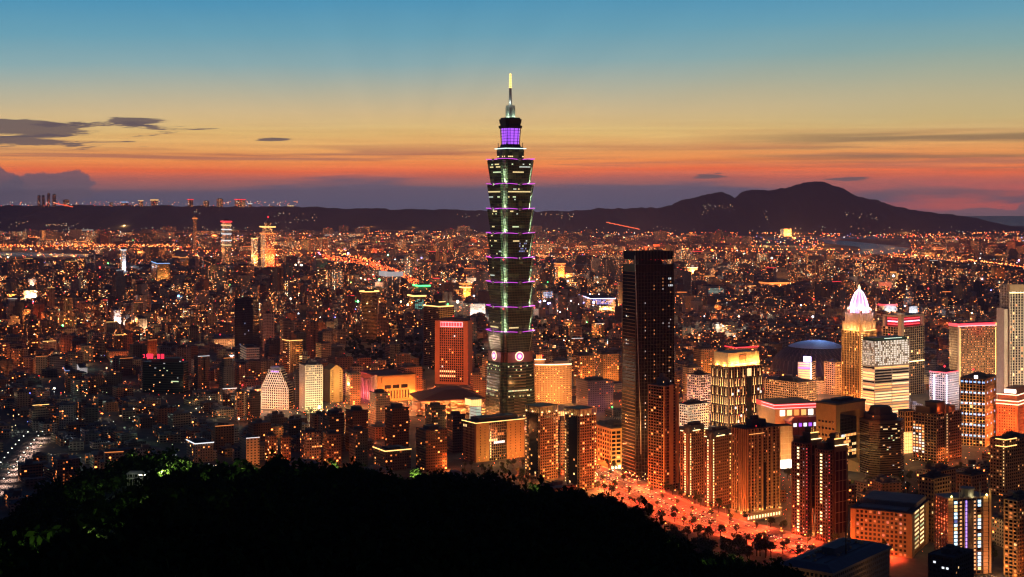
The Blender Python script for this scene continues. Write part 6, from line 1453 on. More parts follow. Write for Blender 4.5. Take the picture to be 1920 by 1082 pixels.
# ------------------------------------------------------------------ roads
BLVD = [(1085, 878), (1150, 905), (1250, 950), (1350, 985), (1450, 1011), (1540, 1036), (1640, 1058)]
def pline(pts): return [ground(a, r) for a, r in pts]
def ribbon(name, P, w, z, m, kind='structure', off=0.0):
    mb = MB(); P = np.array(P, float); n = len(P)
    T = np.gradient(P, axis=0); T /= np.linalg.norm(T, axis=1)[:, None]; N = np.stack([-T[:, 1], T[:, 0]], 1)
    L, Rr = P + N*(off+w/2), P + N*(off-w/2)
    for i in range(n-1): mb.poly([(*Rr[i], z), (*Rr[i+1], z), (*L[i+1], z), (*L[i], z)])
    return tag(mb.build(name, m), kind=kind)
def dense(P, step):
    out = []
    for (x0, y0), (x1, y1) in zip(P[:-1], P[1:]):
        n = max(1, int(math.hypot(x1-x0, y1-y0)/step))
        out += [(x0+(x1-x0)*i/n, y0+(y1-y0)*i/n) for i in range(n)]
    return out + [P[-1]]
bl = dense(pline(BLVD), 30); W_B = 58
ribbon('boulevard', bl, W_B, .10, pbr('boulevard_asphalt', (.10, .09, .085), .75, vary=.3, scale=.15))
for o in (-13, 13):
    mb = MB(); ribbon('median', bl, 4.0, .24, M_PAVE, off=o)
for o in (-W_B/2-4, W_B/2+4): ribbon('pavement', bl, 8, .22, M_PAVE, off=o)
def dashes(P, off, z=.11):
    mb = MB(); P = dense([tuple(p) for p in P], 12); P = np.array(P); T = np.gradient(P, axis=0); T /= np.linalg.norm(T, axis=1)[:, None]; N = np.stack([-T[:, 1], T[:, 0]], 1)
    for i in range(0, len(P)-1):
        a, b, nn = P[i]+N[i]*off, P[i]+T[i]*6+N[i]*off, N[i]*.12
        mb.poly([(*(a-nn), z), (*(b-nn), z), (*(b+nn), z), (*(a+nn), z)])
    tag(mb.build('road_marking', M_PAINT), kind='structure')
for o in (-21.5, -18, -6, -2.5, 2.5, 6, 18, 21.5): dashes(bl, o)
side_road = dense(pline([(1130, 905), (1190, 893), (1240, 880), (1275, 862)]), 20); ribbon('side_street', side_road, 22, .104, M_ASPH)
slip = dense(pline([(1255, 1000), (1285, 992), (1320, 988), (1350, 985)]), 15); ribbon('slip_road', slip, 12, .108, M_ASPH)
leftst = dense(pline([(-20, 925), (10, 890), (30, 862), (50, 838), (66, 822)]), 30); ribbon('market_street', leftst, 12, .10, M_ASPH)
court_st = dense(pline([(1640, 900), (1700, 872), (1760, 868), (1850, 880), (1930, 890)]), 25); ribbon('court_street', court_st, 20, .10, M_ASPH)
behind_st = dense(pline([(640, 800), (700, 770), (760, 768), (830, 800), (780, 830)]), 25); ribbon('plaza_street', behind_st, 24, .10, M_ASPH)
for nm, pts, w in (('far_street', [(1000, 583), (1060, 583), (1110, 588), (1170, 598)], 40), ('far_street', [(1285, 622), (1340, 629), (1390, 633), (1440, 640)], 34)):
    ribbon(nm, dense(pline(pts), 60), w, .12, M_ASPH)

HIGHWAYS = [([(-60, 468), (120, 466), (330, 467)], 46), ([(530, 483), (640, 485), (700, 501)], 40), ([(604, 488), (694, 502), (744, 519), (786, 543)], 36), ([(990, 481), (1090, 482), (1180, 480)], 40),
            ([(1270, 472), (1400, 477), (1540, 478), (1620, 477)], 44), ([(1690, 447), (1800, 452), (1950, 457)], 50), ([(1660, 486), (1780, 493), (1950, 513)], 44)]
for pts, w in HIGHWAYS: ribbon('elevated_road', dense(pline(pts), 120), w, 20, M_ASPH)
def clear_height(px, Y, h, hw):
    """keep the view open to the elevated roads and the river"""
    for pts, w in HIGHWAYS + [([(1536, 476), (1710, 476)], 0), ([(-30, 483), (150, 483)], 0), ([(330, 480), (430, 481)], 0)]:
        a = np.array(pts, float)
        if a[0, 0]-hw < px < a[-1, 0]+hw:
            r_ = np.interp(px, a[:, 0], a[:, 1]) - (4 if w else 0)
            if Y < Yg(r_+(4 if w else -8)): h = min(h, H-(r_+1.5-EYE)*Y/F)
    return h

LAMPS = {}
def lamp_mesh(kind, head_m):
    if kind in LAMPS: return LAMPS[kind]
    p = MB(); p.prism(p.ring(0, 0, .16, 6), 0, 9.4, 0, top=p.ring(0, 0, .09, 6)); p.box(-.07, 2.4, -.07, .07, 9.4, 9.55, bottom=True)
    h = MB(); h.prism([(1.6, -.3), (3.0, -.3), (3.0, .3), (1.6, .3)], 9.15, 9.42, 0, top=[(1.7, -.2), (2.9, -.2), (2.9, .2), (1.7, .2)], bottom=True); h.blob(2.3, 0, 9.15, .55, 0)
    LAMPS[kind] = (p.mesh('pole', M_STEEL), h.mesh('lamp_head', head_m)); return LAMPS[kind]
def street_lamp(x, y, rz, kind, head_m, label, group, P=0, colr=ORANGE, scale=1.0):
    pm, hm = lamp_mesh(kind, head_m); r = empty('street_lamp', (x, y, .1), rz); r.scale = (scale,)*3; tag(r, label, 'street lamp', group)
    link(bpy.data.objects.new('pole', pm), r); link(bpy.data.objects.new('lamp_head', hm), r)
    if P: lamp(x+math.cos(rz)*2.3*scale, y+math.sin(rz)*2.3*scale, 8.3*scale, P, colr, down=2.55)
def lamps_along(P, off, step, kind, head, label, group, Pw, colr, every=1, scale=1.0):
    P = np.array(dense([tuple(p) for p in P], step)); T = np.gradient(P, axis=0); T /= np.linalg.norm(T, axis=1)[:, None]; N = np.stack([-T[:, 1], T[:, 0]], 1)
    for i in range(len(P)):
        q_ = P[i] + N[i]*off; a = math.atan2(-N[i][1]*np.sign(off or 1), -N[i][0]*np.sign(off or 1))
        street_lamp(q_[0], q_[1], a, kind, head, label, group, Pw if i % every == 0 else 0, colr, scale)
LB = 'orange street lamp on a pole along the red-lit boulevard'
for o in (-W_B/2-1, -13, 13, W_B/2+1): lamps_along(bl, o, 26, 'sodium', E_LAMP, LB, 'lamps along the boulevard', 84000, (1, .062, .018), 1)
for i_, (x_, y_) in enumerate(dense([tuple(p) for p in bl], 34)): lamp(x_+14*(-1)**i_, y_, 15, 42000, (1, .13, .03))  # added point lamps without posts, reddening the lower walls of the towers
lamps_along(leftst, -12, 28, 'white', E_LAMPW, 'white street lamp along the bright market street at the left edge', 'lamps along the market street', 36000, (1, .60, .46))
lamps_along(leftst, 12, 28, 'white', E_LAMPW, 'white street lamp along the bright market street at the left edge', 'lamps along the market street', 0, (1, .7, .6))
lamps_along(side_road, 12, 22, 'white', E_LAMPW, 'white-green street lamp by the forecourt of the beige grid office', 'lamps by the grid office forecourt', 9000, (1, .62, .35))
lamps_along(side_road, -12, 22, 'sodium', E_LAMP, 'orange street lamp on the side street below the bronze fin tower', 'lamps on the side street', 9000, ORANGE)
lamps_along(court_st, 11, 34, 'sodium', E_LAMP, 'orange street lamp below the dark octagonal tower and stepped offices', 'lamps on the court street', 7000, (1, .3, .08))
lamps_along(behind_st, 13, 26, 'sodium', E_LAMP, 'orange street lamp around the tray-stacked exhibition hall', 'lamps on the plaza street', 14000, (1, .2, .05))
lamps_along(slip, 7, 25, 'sodium', E_LAMP, 'orange street lamp on the short slip road at the forest edge', 'lamps on the slip road', 7000, (1, .15, .04))

# cars on the boulevard
def car_meshes():
    paints = [pbr('car_paint_silver', (.4, .4, .42), .35, .4), pbr('car_paint_dark', (.04, .04, .05), .3, .3), pbr('car_paint_white', (.7, .7, .7), .35), pbr('taxi_yellow', (.7, .42, .04), .35)]
    bodies = []
    for p in paints:
        b = MB(); b.prism([(-2.2, -.88), (2.2, -.88), (2.2, .88), (-2.2, .88)], .35, .88, 0, top=[(-2.15, -.84), (2.1, -.84), (2.1, .84), (-2.15, .84)], bottom=True)
        b.prism([(-1.7, -.8), (.9, -.8), (.9, .8), (-1.7, .8)], .88, 1.45, 1, 0, top=[(-1.25, -.66), (.35, -.66), (.35, .66), (-1.25, .66)]); bodies.append(b.mesh('body', [p, M_GLASSD]))
    w = MB(); 
    for i in range(10):
        a, c = 2*math.pi*i/10, 2*math.pi*(i+1)/10; w.poly([(.33*math.cos(a), -.11, .33*math.sin(a)), (.33*math.cos(c), -.11, .33*math.sin(c)), (.33*math.cos(c), .11, .33*math.sin(c)), (.33*math.cos(a), .11, .33*math.sin(a))][::-1])
    for s in (-.11, .11): w.poly([(.33*math.cos(2*math.pi*i/10), s, .33*math.sin(2*math.pi*i/10)) for i in range(10)][::(1 if s < 0 else -1)])
    t = MB(); t.box(-.05, .05, -.22, .22, -.1, .1, bottom=True)
    return bodies, w.mesh('wheel', M_DARK), t.mesh('tail_light', E_TAIL), t.mesh('headlight', E_HEAD)
CB, CWH, CTL, CHL = car_meshes()
def car(x, y, a, label, group):
    r = empty('parked_car' if 'parked' in label else 'car', (x, y, .11), a); tag(r, label, 'car', group); link(bpy.data.objects.new('body', rnd.choice(CB)), r)
    for sx in (-1.35, 1.35):
        for sy in (-.8, .8): o = bpy.data.objects.new('wheel', CWH); o.location = (sx, sy, .33); link(o, r)
    for sy in (-.62, .62):
        o = bpy.data.objects.new('tail_light', CTL); o.location = (-2.2, sy, .72); link(o, r); o = bpy.data.objects.new('headlight', CHL); o.location = (2.2, sy, .66); link(o, r)
PB = np.array(dense([tuple(p) for p in bl], 8)); TB = np.gradient(PB, axis=0); TB /= np.linalg.norm(TB, axis=1)[:, None]; NB = np.stack([-TB[:, 1], TB[:, 0]], 1); taken = set()
for _ in range(330):
    i = rnd.randrange(len(PB)); l = rnd.choice([-23.5, -19.8, -8, -4.2, 4.2, 8, 19.8, -23.5, -19.8, -8, -4.2])
    if (i, l) in taken: continue
    taken.add((i, l)); p = PB[i]+NB[i]*l; away = l < 0
    d = -TB[i] if away else TB[i]
    car(p[0], p[1], math.atan2(d[1], d[0]), 'small car on the red-lit boulevard, driving away with tail lights on' if away else 'small car on the red-lit boulevard, driving nearer with headlights on', 'cars heading away on the boulevard' if away else 'cars coming down the boulevard')

# ------------------------------------------------------------------ ordinary city blocks
colmin = np.full(2400, 1082.0)                             # per column (offset 240): topmost row already covered by something nearer
for px in range(-240, 2160):
    colmin[px+240] = min(1082, np.interp(px, SIL[:, 0], SIL[:, 1]) - 2)
def reserved(x, y):
    for P, w in ((bl, W_B/2+10), (side_road, 14), (leftst, 17), (court_st, 14), (behind_st, 16), (slip, 9)):
        for (a, b) in P:
            if (a-x)**2+(b-y)**2 < (w+13)**2: return True
    return False
def district(X, Y):
    """how lively a quarter is: 0.2 dark .. 1.8 bright"""
    v = math.sin(X/290+1.3+math.sin(Y/700))*math.sin(Y/430+.7) + .7*math.sin(X/115+Y/180+2) * math.sin(Y/150-X/240) + .5*math.sin(X/900+.4)*math.sin(Y/1300+1.9)
    return max(.18, min(1.9, .85+.85*v))
def bright(px, py):
    """share of lit windows in this part of town"""
    if py > 640: return .05 if px < 640 else .09
    if py > 560: return .09
    return .13
cand = []
q = random.Random(21)
def add_cand(X, Y, w, d, h, rot):
    px = CX+F*X/Y; hw = (w*abs(math.cos(rot))+d*abs(math.sin(rot)))*.5*F/Y
    if Y > 3500: h = clear_height(px, Y, h, hw)
    if h < 5: return
    if Y < 1560 and 1180 < px < 1610: return
    m_ = 110 if Y < 3200 else 20
    if px+hw < -m_ or px-hw > 1920+m_: return
    top = EYE+(H-h)*F/Y
    for (a, b, t, vis, Yh, an) in HERO:
        if px+hw > a-1 and px-hw < b+1:
            if abs(Y-Yh) < (w+d)*.6+18 and Y > Yh-12 and px+hw > a and px-hw < b: 
                if Y < Yh + max(25, (b-a)/F*Yh*.8): return
            if Y < Yh and top < vis: return
    cand.append((Y, X, w, d, h, rot, px, hw, top))
c_, s_ = math.cos(TH), math.sin(TH)
for i in range(-110, 130):
    for j in range(10, 150):
        if i % 4 == 0 or j % 5 == 0: continue                       # streets
        u = i*33 + q.uniform(-5, 5); v = j*38 + q.uniform(-6, 6); X, Y = c_*u-s_*v, s_*u+c_*v
        if Y < 1280 or Y > 4300 or abs(X) > .40*Y+60: continue
        if q.random() < .05: continue
        px = CX+F*X/Y
        if hill_z(X, Y) > 6 and Y < 1320: continue
        py = EYE+H*F/Y
        if 640 < px < 905 and 560 < py < 700 and q.random() < (.85 if py > 640 else .35): continue     # dark low park behind the red tower
        if 1000 < px < 1170 and 588 < py < 655 and q.random() < .6: continue
        t = q.random()
        if px < 420 and py > 735: h = q.uniform(9, 16) if t < .85 else q.uniform(18, 36)
        elif py > 700: h = q.uniform(10, 20) if t < .45 else (q.uniform(22, 44) if t < .85 else q.uniform(46, 74))
        else: h = q.uniform(10, 22) if t < .55 else (q.uniform(24, 44) if t < .92 else q.uniform(50, 85))
        if px > 1270: h = min(h, 26)
        w, d = q.uniform(17, 29), q.uniform(16, 30)
        if h > 45: w, d = q.uniform(18, 26), q.uniform(18, 26)
        if Y < 2400 and reserved(X, Y): continue
        add_cand(X, Y, w, d, h, TH+q.choice([0, 0, 0, .12, -.2]))
Y = 4300.0
while Y < 16500:
    st = 42+ (Y-4300)*.011
    x = -.38*Y
    while x < .38*Y:
        X, yy = x+q.uniform(-.3, .3)*st, Y+q.uniform(-.4, .4)*st*1.3; px = CX+F*X/yy; py = EYE+H*F/yy
        x += st*q.uniform(.9, 1.35)
        if 1400 < px < 1720 and 442 < py < 478: continue
        if px < 190 and 470 < py < 484: continue
        if px > 1100 and py < 446: continue
        t = q.random(); h = q.uniform(12, 26) if t < .68 else (q.uniform(28, 52) if t < .95 else q.uniform(60, 105))
        add_cand(X, yy, q.uniform(.45, .85)*st, q.uniform(.4, .8)*st, h, q.uniform(-.5, .9))
    Y += st*1.5
herocols = sorted([(Yh, a, b, t) for (a, b, t, v, Yh, an) in HERO])
cand.sort(); hi = 0; vis = []
for cc in cand:
    Yc_, X, w, d, h, rot, px, hw, top = cc
    while hi < len(herocols) and herocols[hi][0] < Yc_:
        _, a, b, t = herocols[hi]; hi += 1
        i0, i1 = int(a)+242, int(b)+238
        if i1 > i0: colmin[max(0, i0):i1] = np.minimum(colmin[max(0, i0):i1], t)
    i0, i1 = max(0, int(px-hw)+240), min(2399, int(px+hw)+241); inframe = slice(max(i0, 240), max(min(i1, 2160), max(i0, 240)+1))
    seg = colmin[inframe]
    gain = float(np.clip(seg-top, 0, None).sum()) if len(seg) else 0
    if gain > 1.0 or px-hw > 1922 or px+hw < -2: vis.append((gain if -2 < px+hw and px-hw < 1922 else .5, cc))
    colmin[i0:i1] = np.minimum(colmin[i0:i1], top+1.5)
order = sorted(vis, key=lambda t: -t[0])
N_IND = 250
ind = sorted(order[:N_IND], key=lambda t: t[1][0]); rest = order[N_IND:]
TONES = [((.26, .25, .25), 'grey'), ((.40, .33, .25), 'beige'), ((.24, .13, .08), 'brown'), ((.10, .09, .09), 'sooty'), ((.55, .52, .48), 'pale'), ((.34, .16, .10), 'russet')]
def town_block(mb, rf, w, d, h, tone, par, style, q):
    """walls into mb, roof things into rf; local frame centred on the block"""
    a, b = w/2, d/2; top = h
    if style == 'setback' and h > 18:
        mb.box(-a, a, -b, b, 0, h*.8, 0, 1, tone, par); mb.box(-a*.7, a*.7, -b*.7, b*.8, h*.8, h, 0, 1, tone, par); a2, b2 = a*.7, b*.7
    elif style == 'notched':
        o = [(-a, -b), (-a*.25, -b), (-a*.25, -b*.7), (a*.25, -b*.7), (a*.25, -b), (a, -b), (a, b), (a*.2, b), (a*.2, b*.7), (-a*.2, b*.7), (-a*.2, b), (-a, b)]
        mb.prism(o, 0, h, 0, 1, tone, par); a2, b2 = a*.95, b*.65
    elif style == 'L-shaped':
        mb.box(-a, a, -b, 0, 0, h, 0, 1, tone, par); mb.box(-a, a*.1, .01, b, 0, h*.82, 0, 1, tone, par); a2, b2 = a*.9, b*.3
    else: mb.box(-a, a, -b, b, 0, h, 0, 1, tone, par); a2, b2 = a*.92, b*.9
    if rf is not None:
        rf.box(-a2*.5, a2*.2, -b2*.3, b2*.4, h+.02, h+q.uniform(2.5, 5), 0, 0, tone)
        for _ in range(q.randint(1, 4)):
            x, y, s = q.uniform(-a2*.9, a2*.7), q.uniform(-b2*.9, -b2*.4), q.uniform(.7, 1.6); rf.box(x, x+s*2, y, y+s*1.4, h+.02, h+s*2.2, 0, 0, (.3, .32, .34))
        e = .3
        if style in ('plain', 'notched'): rf.box(-a, a, -b-.05, -b+e, h+.02, h+1, 0, 0, tone); rf.box(-a-.05, -a+e, -b+e, b, h+.02, h+.98, 0, 0, tone)
GEN = []
def make_individuals():
    for gain, (Y, X, w, d, h, rot, px, hw, top) in ind:
        ti = rnd.choices(range(6), [3, 3, 3, 4, 1.2, 1.4])[0]; tone, tw = TONES[ti]
        style = rnd.choices(['plain', 'setback', 'notched', 'L-shaped'], [5, 2, 2.5, 1.5])[0]
        lf = bright(px, EYE+H*F/Y)*rnd.choice([.15, .5, 1, 1, 1.6, 2.6])*(.4+.6*district(X, Y)); seed = rnd.random()
        r = empty('apartment_building' if h > 20 else 'low_building', (X, Y, 0), rot)
        mb, rf = MB(), MB(); town_block(mb, rf, w, d, h, tone, (seed, lf, rnd.uniform(.28, .48)), style, rnd)
        mb.build('wall', [M_CITY, M_ROOF if rnd.random() < .6 else M_ROOFD], r); rf.build('roof', M_ROOF if rnd.random() < .5 else M_ROOFD, r)
        extra = ''
        if h > 40 and rnd.random() < .35: beacon(r, 0, 0, h+4.5, .8); extra = 'red-beaconed '
        elif h > 26 and rnd.random() < .22:
            m_ = rnd.choice([E_GOLD, E_ORG, E_WHT]); strip(r, [(-w/2, -d/2-.3, h+.6), (w/2, -d/2-.3, h+.6)], .3, m_); extra = {'gold_strip': 'gold-rimmed ', 'orange_window': 'orange-rimmed ', 'white_window': 'white-rimmed '}[m_.name]
        size = 'low' if h < 20 else ('mid-rise' if h < 34 else ('tall' if h < 56 else 'towering'))
        GEN.append(dict(r=r, px=px, py=EYE+H*F/Y, Y=Y, top=top, size=size, tw=tw, style=style, lit='unlit' if lf < .015 else ('dim' if lf < .05 else ('few-windowed' if lf < .09 else 'many-windowed')), extra=extra))
make_individuals()
def make_mass():
    mb = MB(); li = MB()
    for gain, (Y, X, w, d, h, rot, px, hw, top) in rest:
        tone = rnd.choices([t for t, _ in TONES], [3, 3, 2.5, 3, 1.5, 1.2])[0]; lf = bright(px, EYE+H*F/Y)*rnd.choice([.2, .6, 1, 1.4, 2.2, 3.2])*district(X, Y); par = (rnd.random(), min(.5, lf), rnd.uniform(.28, .5))
        mb.tf(X, Y, rot); town_block(mb, None, w, d, h, tone, par, rnd.choice(['plain', 'plain', 'setback']), rnd); mb.box(-w*.2, w*.15, -d*.2, d*.2, h+.02, h+3.5, 1, 1, tone, par)
        if h > 50 and rnd.random() < .5: li.tf(X, Y, rot); li.blob(0, 0, h+5.5, .8+Y/5200, 0, (2.2, .06, .08))
        elif h > 26 and Y > 4200 and rnd.random() < .05:
            li.tf(X, Y, rot); cc = rnd.choice([(2.4, .9, .22), (2.2, .5, .1), (1.6, 1.7, 1.6), (2, .08, .1), (2.4, .9, .22)]); e = .4+Y/16000; li.box(-w/2, w/2, -d/2-e, -d/2-.1, h-e, h+e, 0, 0, cc, bottom=True)
    tag(mb.build('distant_town', [M_CITY, M_ROOF]), kind='stuff'); li.T = None
    if li.f: tag(li.build('rooftop_lights', M_PT), kind='stuff')
make_mass()

# ------------------------------------------------------------------ the glow of the city: small lamps and their light
def glow():
    pts = MB(); q = random.Random(77)
    cols = [((4.4, .85, .16), 46), ((5, 1.6, .42), 24), ((4.4, 3.1, 1.6), 10), ((3.0, 3.4, 3.6), 6), ((3.6, .12, .12), 7), ((.6, .7, 3), 2), ((.3, 2.4, .6), 1.4), ((1.6, 2.2, .9), 3)]
    C, Wt = [c for c, _ in cols], [w for _, w in cols]
    def field(n, x0, x1, y0, y1, size=1.0, zmax=13, C=C, Wt=Wt):
        for _ in range(n):
            px, py = q.uniform(x0, x1), q.uniform(y0, y1); X, Y = ground(px, py)
            if size < 1.5 and Y > 2600 and q.random()*1.25 > district(X, Y): continue
            if 1545 < px < 1705 and 449 < py < 475: continue
            if px < 150 and 473 < py < 481: continue
            s = (.28+Y/5400)*size*q.choice([.5, .7, .9, 1, 1.35]); c = q.choices(C, Wt)[0]; e = q.choice([.6, 1.2, 2.0, 3.6]); pts.blob(X, Y, q.uniform(6, zmax)+s, s, 0, (c[0]*e, c[1]*e, c[2]*e))
    field(1300, -10, 1930, 560, 700, .7); field(2600, -10, 1930, 500, 560, .9, 16); field(4200, -10, 1930, 462, 500, 1.0, 22); field(3800, -10, 1930, 436, 462, 1.05, 34); field(300, -10, 1930, 436, 560, 1.9, 22)
    acc = [(6, 6.5, 8), (2, 2.2, 9), (9, .3, .3), (.8, 8, 1.8), (9, 6, 3), (8, 2.6, 6)]
    field(110, -10, 1930, 485, 620, 1.9, 34, acc, [4, 2, 4, 1.2, 4, 1]); field(60, 520, 900, 478, 600, 2.2, 40, acc, [3, 1, 4, 2, 3, 2]); field(40, 1000, 1165, 540, 600, 1.8, 30, acc, [4, 4, 2, .5, 4, 1])
    hot = [(5, .8, .15), (5, 1.5, .35), (4.4, 3.0, 1.5), (4, .2, .1)]
    for (n_, a_, b_, c_2, d_, sz) in ((170, 640, 905, 735, 800, .5), (70, 560, 650, 768, 800, .5), (110, 1000, 1165, 740, 800, .5), (140, 1600, 1930, 800, 890, .45), (50, 1462, 1495, 860, 990, .35), (60, 1590, 1880, 900, 1060, .3), (50, 1270, 1480, 935, 985, .3), (60, 430, 560, 775, 800, .5), (90, 1270, 1600, 720, 800, .5), (60, 860, 990, 850, 885, .4), (220, 540, 800, 478, 545, 1.0)): field(n_, a_, b_, c_2, d_, sz, 10, hot, [5, 3, 1, 2])
    field(60, 1120, 1215, 884, 915, .4, 8, [(2, 3.4, 1.6), (3.4, 3.2, 2.4), (4, 1.2, .4)], [1, 1, 1])
    field(260, 200, 900, 428, 440, 1.0, 40); field(420, 0, 650, 640, 800, .75)
    dimw = [(1.6, .8, .3), (1.2, 1.3, 1.3), (1.8, 1.4, .7), (.9, 1.3, .8)]
    field(240, 0, 430, 740, 900, .55, 12, dimw, [3, 2, 3, 1]); field(160, 1560, 1930, 870, 1000, .5, 8, C, Wt)
    def line(ps, step, jit, size=1.0, col=None, z=26):
        for (x, y) in dense(pline(ps), step):
            s = (.3+y/4600)*size*q.choice([.7, 1, 1.25]); pts.blob(x+q.gauss(0, jit), y+q.gauss(0, jit), z+s, s, 0, col or q.choice([(10, 2.0, .35), (12, 4, 1.1), (9, 1.1, .2)]))
    for k in range(3): line([(-20, 467+k*2), (120, 465+k*2), (330, 466+k*2)], 15, 20, .9)
    line([(330, 470), (440, 474), (560, 477), (700, 480), (900, 481)], 26, 30, .9)
    line([(200, 474), (340, 478), (430, 480)], 30, 30); line([(540, 474), (640, 478), (760, 476)], 26, 40); line([(530, 482), (640, 484), (700, 500)], 22, 26)
    for o in (0, 4, 8): line([(600+o, 486+o), (690, 500+o), (740, 517+o), (782, 541+o)], 16, 12, .8, (7, .95, .2))
    for r_ in (440, 444, 449): line([(620, r_), (760, r_-1), (900, r_+1)], 45, 60)
    line([(1000, 481), (1090, 482), (1170, 480)], 30, 25); line([(1000, 440), (1160, 441), (1400, 442), (1560, 444)], 60, 60); line([(1280, 470), (1400, 475), (1540, 476), (1620, 476)], 24, 34); line([(1280, 474), (1400, 480), (1530, 481)], 26, 34)
    line([(1690, 447), (1800, 452), (1930, 456)], 50, 8, 1.1, (6, .8, .2)); line([(1780, 465), (1930, 470)], 40, 8, 1.0, (6, .8, .2)); line([(1670, 485), (1780, 491), (1930, 513)], 18, 10, 1.0)
    line([(1670, 489), (1800, 498), (1930, 508)], 20, 10, .9, (7, 1.8, .6)); line([(1600, 500), (1720, 506)], 24, 10); line([(1700, 446), (1930, 440)], 60, 30)
    line([(1285, 622), (1340, 629), (1390, 633), (1440, 640)], 6, 12, .8, (8, 1.2, .25), 8); line([(1000, 582), (1060, 583), (1110, 588), (1170, 598)], 11, 10, .9, (7, .8, .2), 6)
    for r_, z_ in ((421, 90), (424, 70)): pass
    tag(pts.build('city_lights', M_PT), kind='stuff')
    mk = np.array(leftst)
    for _ in range(320):
        t = q.uniform(0, len(mk)-1.001); i = int(t); p = mk[i]+(mk[i+1]-mk[i])*(t-i); pts.blob(p[0]+q.gauss(0, 7), p[1]+q.gauss(0, 7), q.uniform(2, 10), q.choice([.4, .6, 1.0]), 0, q.choice([(6, 4.5, 3), (5, 5, 3.4), (6, 1, .6), (5, .8, 2), (6, 3, 1)]))
    for i in range(-110, 130):
        for j in range(10, 150):
            if i % 4 and j % 5: continue
            if (i*7919+j//6*104729 if i % 4 == 0 else j*7907+i//6*104723) % 100 < 42: continue
            u, v = i*33, j*38
            for t in range(2):
                uu, vv = (u+q.uniform(-5, 5), v+19*t) if i % 4 == 0 else (u+16*t, v+q.uniform(-5, 5)); X, Y = c_*uu-s_*vv, s_*uu+c_*vv
                px = CX+F*X/Y if Y > 100 else 0; py = EYE+H*F/max(Y, 100)
                if Y < 1700 or Y > 4300 or abs(X) > .37*Y or hill_z(X, Y) > 3: continue
                if 640 < px < 905 and 560 < py < 700: continue
                if any(a < px < b and abs(Y-Yh) < 40 for a, b, t_, v_, Yh, an in HERO): continue
                cool = px < 430 and py > 730; c = q.choice([(3, 3.4, 2.6), (4, 3, 1.6), (2.2, 3, 2.0)]) if cool else q.choice([(7, 1.3, .24), (8, 2.4, .6), (7, 1.0, .18), (8, 5, 2.4)])
                e = .45 if cool else 1.0; sz = (.3+Y/9000)*q.choice([.7, 1, 1.2]); pts.blob(X, Y, 8.5, sz, 0, (c[0]*e, c[1]*e, c[2]*e))
                if t == 0 and (i+j) % 3 == 0: m_ = max(c); lamp(X, Y, 9.5, (2600 if cool else 23000)*q.uniform(.5, 1.6), (c[0]/m_, c[1]/m_, c[2]/m_))
    # hillside lamps
    hl = MB()
    for (x0, x1, r0, r1, n) in ((85, 150, 419, 424, 26), (0, 60, 415, 430, 12), (360, 375, 392, 400, 4), (510, 600, 398, 420, 26), (850, 900, 400, 408, 8), (1010, 1080, 398, 412, 16), (1315, 1375, 383, 393, 18), (1433, 1440, 396, 412, 5), (1580, 1650, 398, 412, 16), (1000, 1900, 425, 436, 60), (100, 560, 425, 434, 50), (1300, 1330, 388, 404, 4)):
        for _ in range(n):
            px, rr = q.uniform(x0, x1), q.uniform(r0, r1); Yh = 14600 if px < 1000 else 14400; zz = Z_(rr, Yh)
            hl.blob(X_(px, Yh), Yh, zz, q.choice([2.4, 3.2, 4]), 0, q.choice([(1.6, 1.3, .8), (1.2, 1.3, 1.0), (2, 1, .4)]))
    for i in range(26):
        px, rr = 1138+i*2.4, 417+i*.5; hl.blob(X_(px, 14300), 14300, Z_(rr, 14300), 6, 0, (2.2, .34, .12))
    for i in range(210):                                       # lamps along the tableland rim and its red road
        px = q.uniform(0, 560); rr = q.uniform(377, 386); hl.blob(X_(px, 16800), 16800, Z_(rr, 16800), q.choice([3, 4, 6]), 0, q.choice([(2.2, .7, .2), (2.4, 1.2, .5), (1.6, 1.6, 1.4), (2.4, .2, .1)]))
    for i in range(16): hl.blob(X_(103+i*2.2, 16700), 16700, Z_(381+i*.45, 16700), 7, 0, (2.6, .30, .10))
    tag(hl.build('hillside_lights', M_PT), kind='stuff')
    # light falling on streets and walls
    for (n, x0, x1, y0, y1, z, P, cs) in ((30, 640, 905, 735, 800, 14, 18000, [REDO, ORANGE]), (12, 1000, 1165, 740, 800, 14, 14000, [REDO, ORANGE]), (8, 1270, 1335, 740, 860, 12, 9000, [ORANGE, AMBER]), (10, 1430, 1600, 720, 800, 12, 14000, [REDO, ORANGE]), (14, 1600, 1930, 765, 880, 10, 8000, [REDO, ORANGE, AMBER]),
            (9, 560, 650, 770, 805, 10, 9000, [AMBER, ORANGE]), (26, 0, 560, 640, 790, 14, 5200, [AMBER, ORANGE, (1, .8, .5), (.6, 1, .7)]), (14, 0, 420, 790, 880, 12, 1500, [AMBER, (.8, .9, 1), (.7, 1, .6)]), (16, 420, 990, 800, 868, 8, 3200, [AMBER, ORANGE]), (8, 1590, 1900, 890, 1000, 7, 900, [AMBER, (.8, 1, .5)]), (12, 1462, 1492, 870, 985, 9, 5200, [REDO, ORANGE]), (8, 1590, 1640, 900, 1000, 9, 3000, [ORANGE, AMBER]), (12, 1700, 1930, 800, 875, 12, 9000, [REDO, ORANGE]), (8, 1375, 1470, 800, 860, 12, 12000, [REDO, ORANGE]), (10, 1860, 1930, 735, 860, 14, 16000, [REDO]),
            (46, 0, 1930, 560, 650, 22, 115000, [ORANGE, AMBER, ORANGE, (1, .75, .5)]), (60, 0, 1930, 495, 560, 30, 270000, [ORANGE, ORANGE, AMBER, (1, .7, .5)]), (110, 0, 1930, 448, 495, 45, 780000, [ORANGE, ORANGE, REDO, AMBER]), (40, 150, 1930, 432, 448, 60, 1200000, [ORANGE, ORANGE, AMBER])):
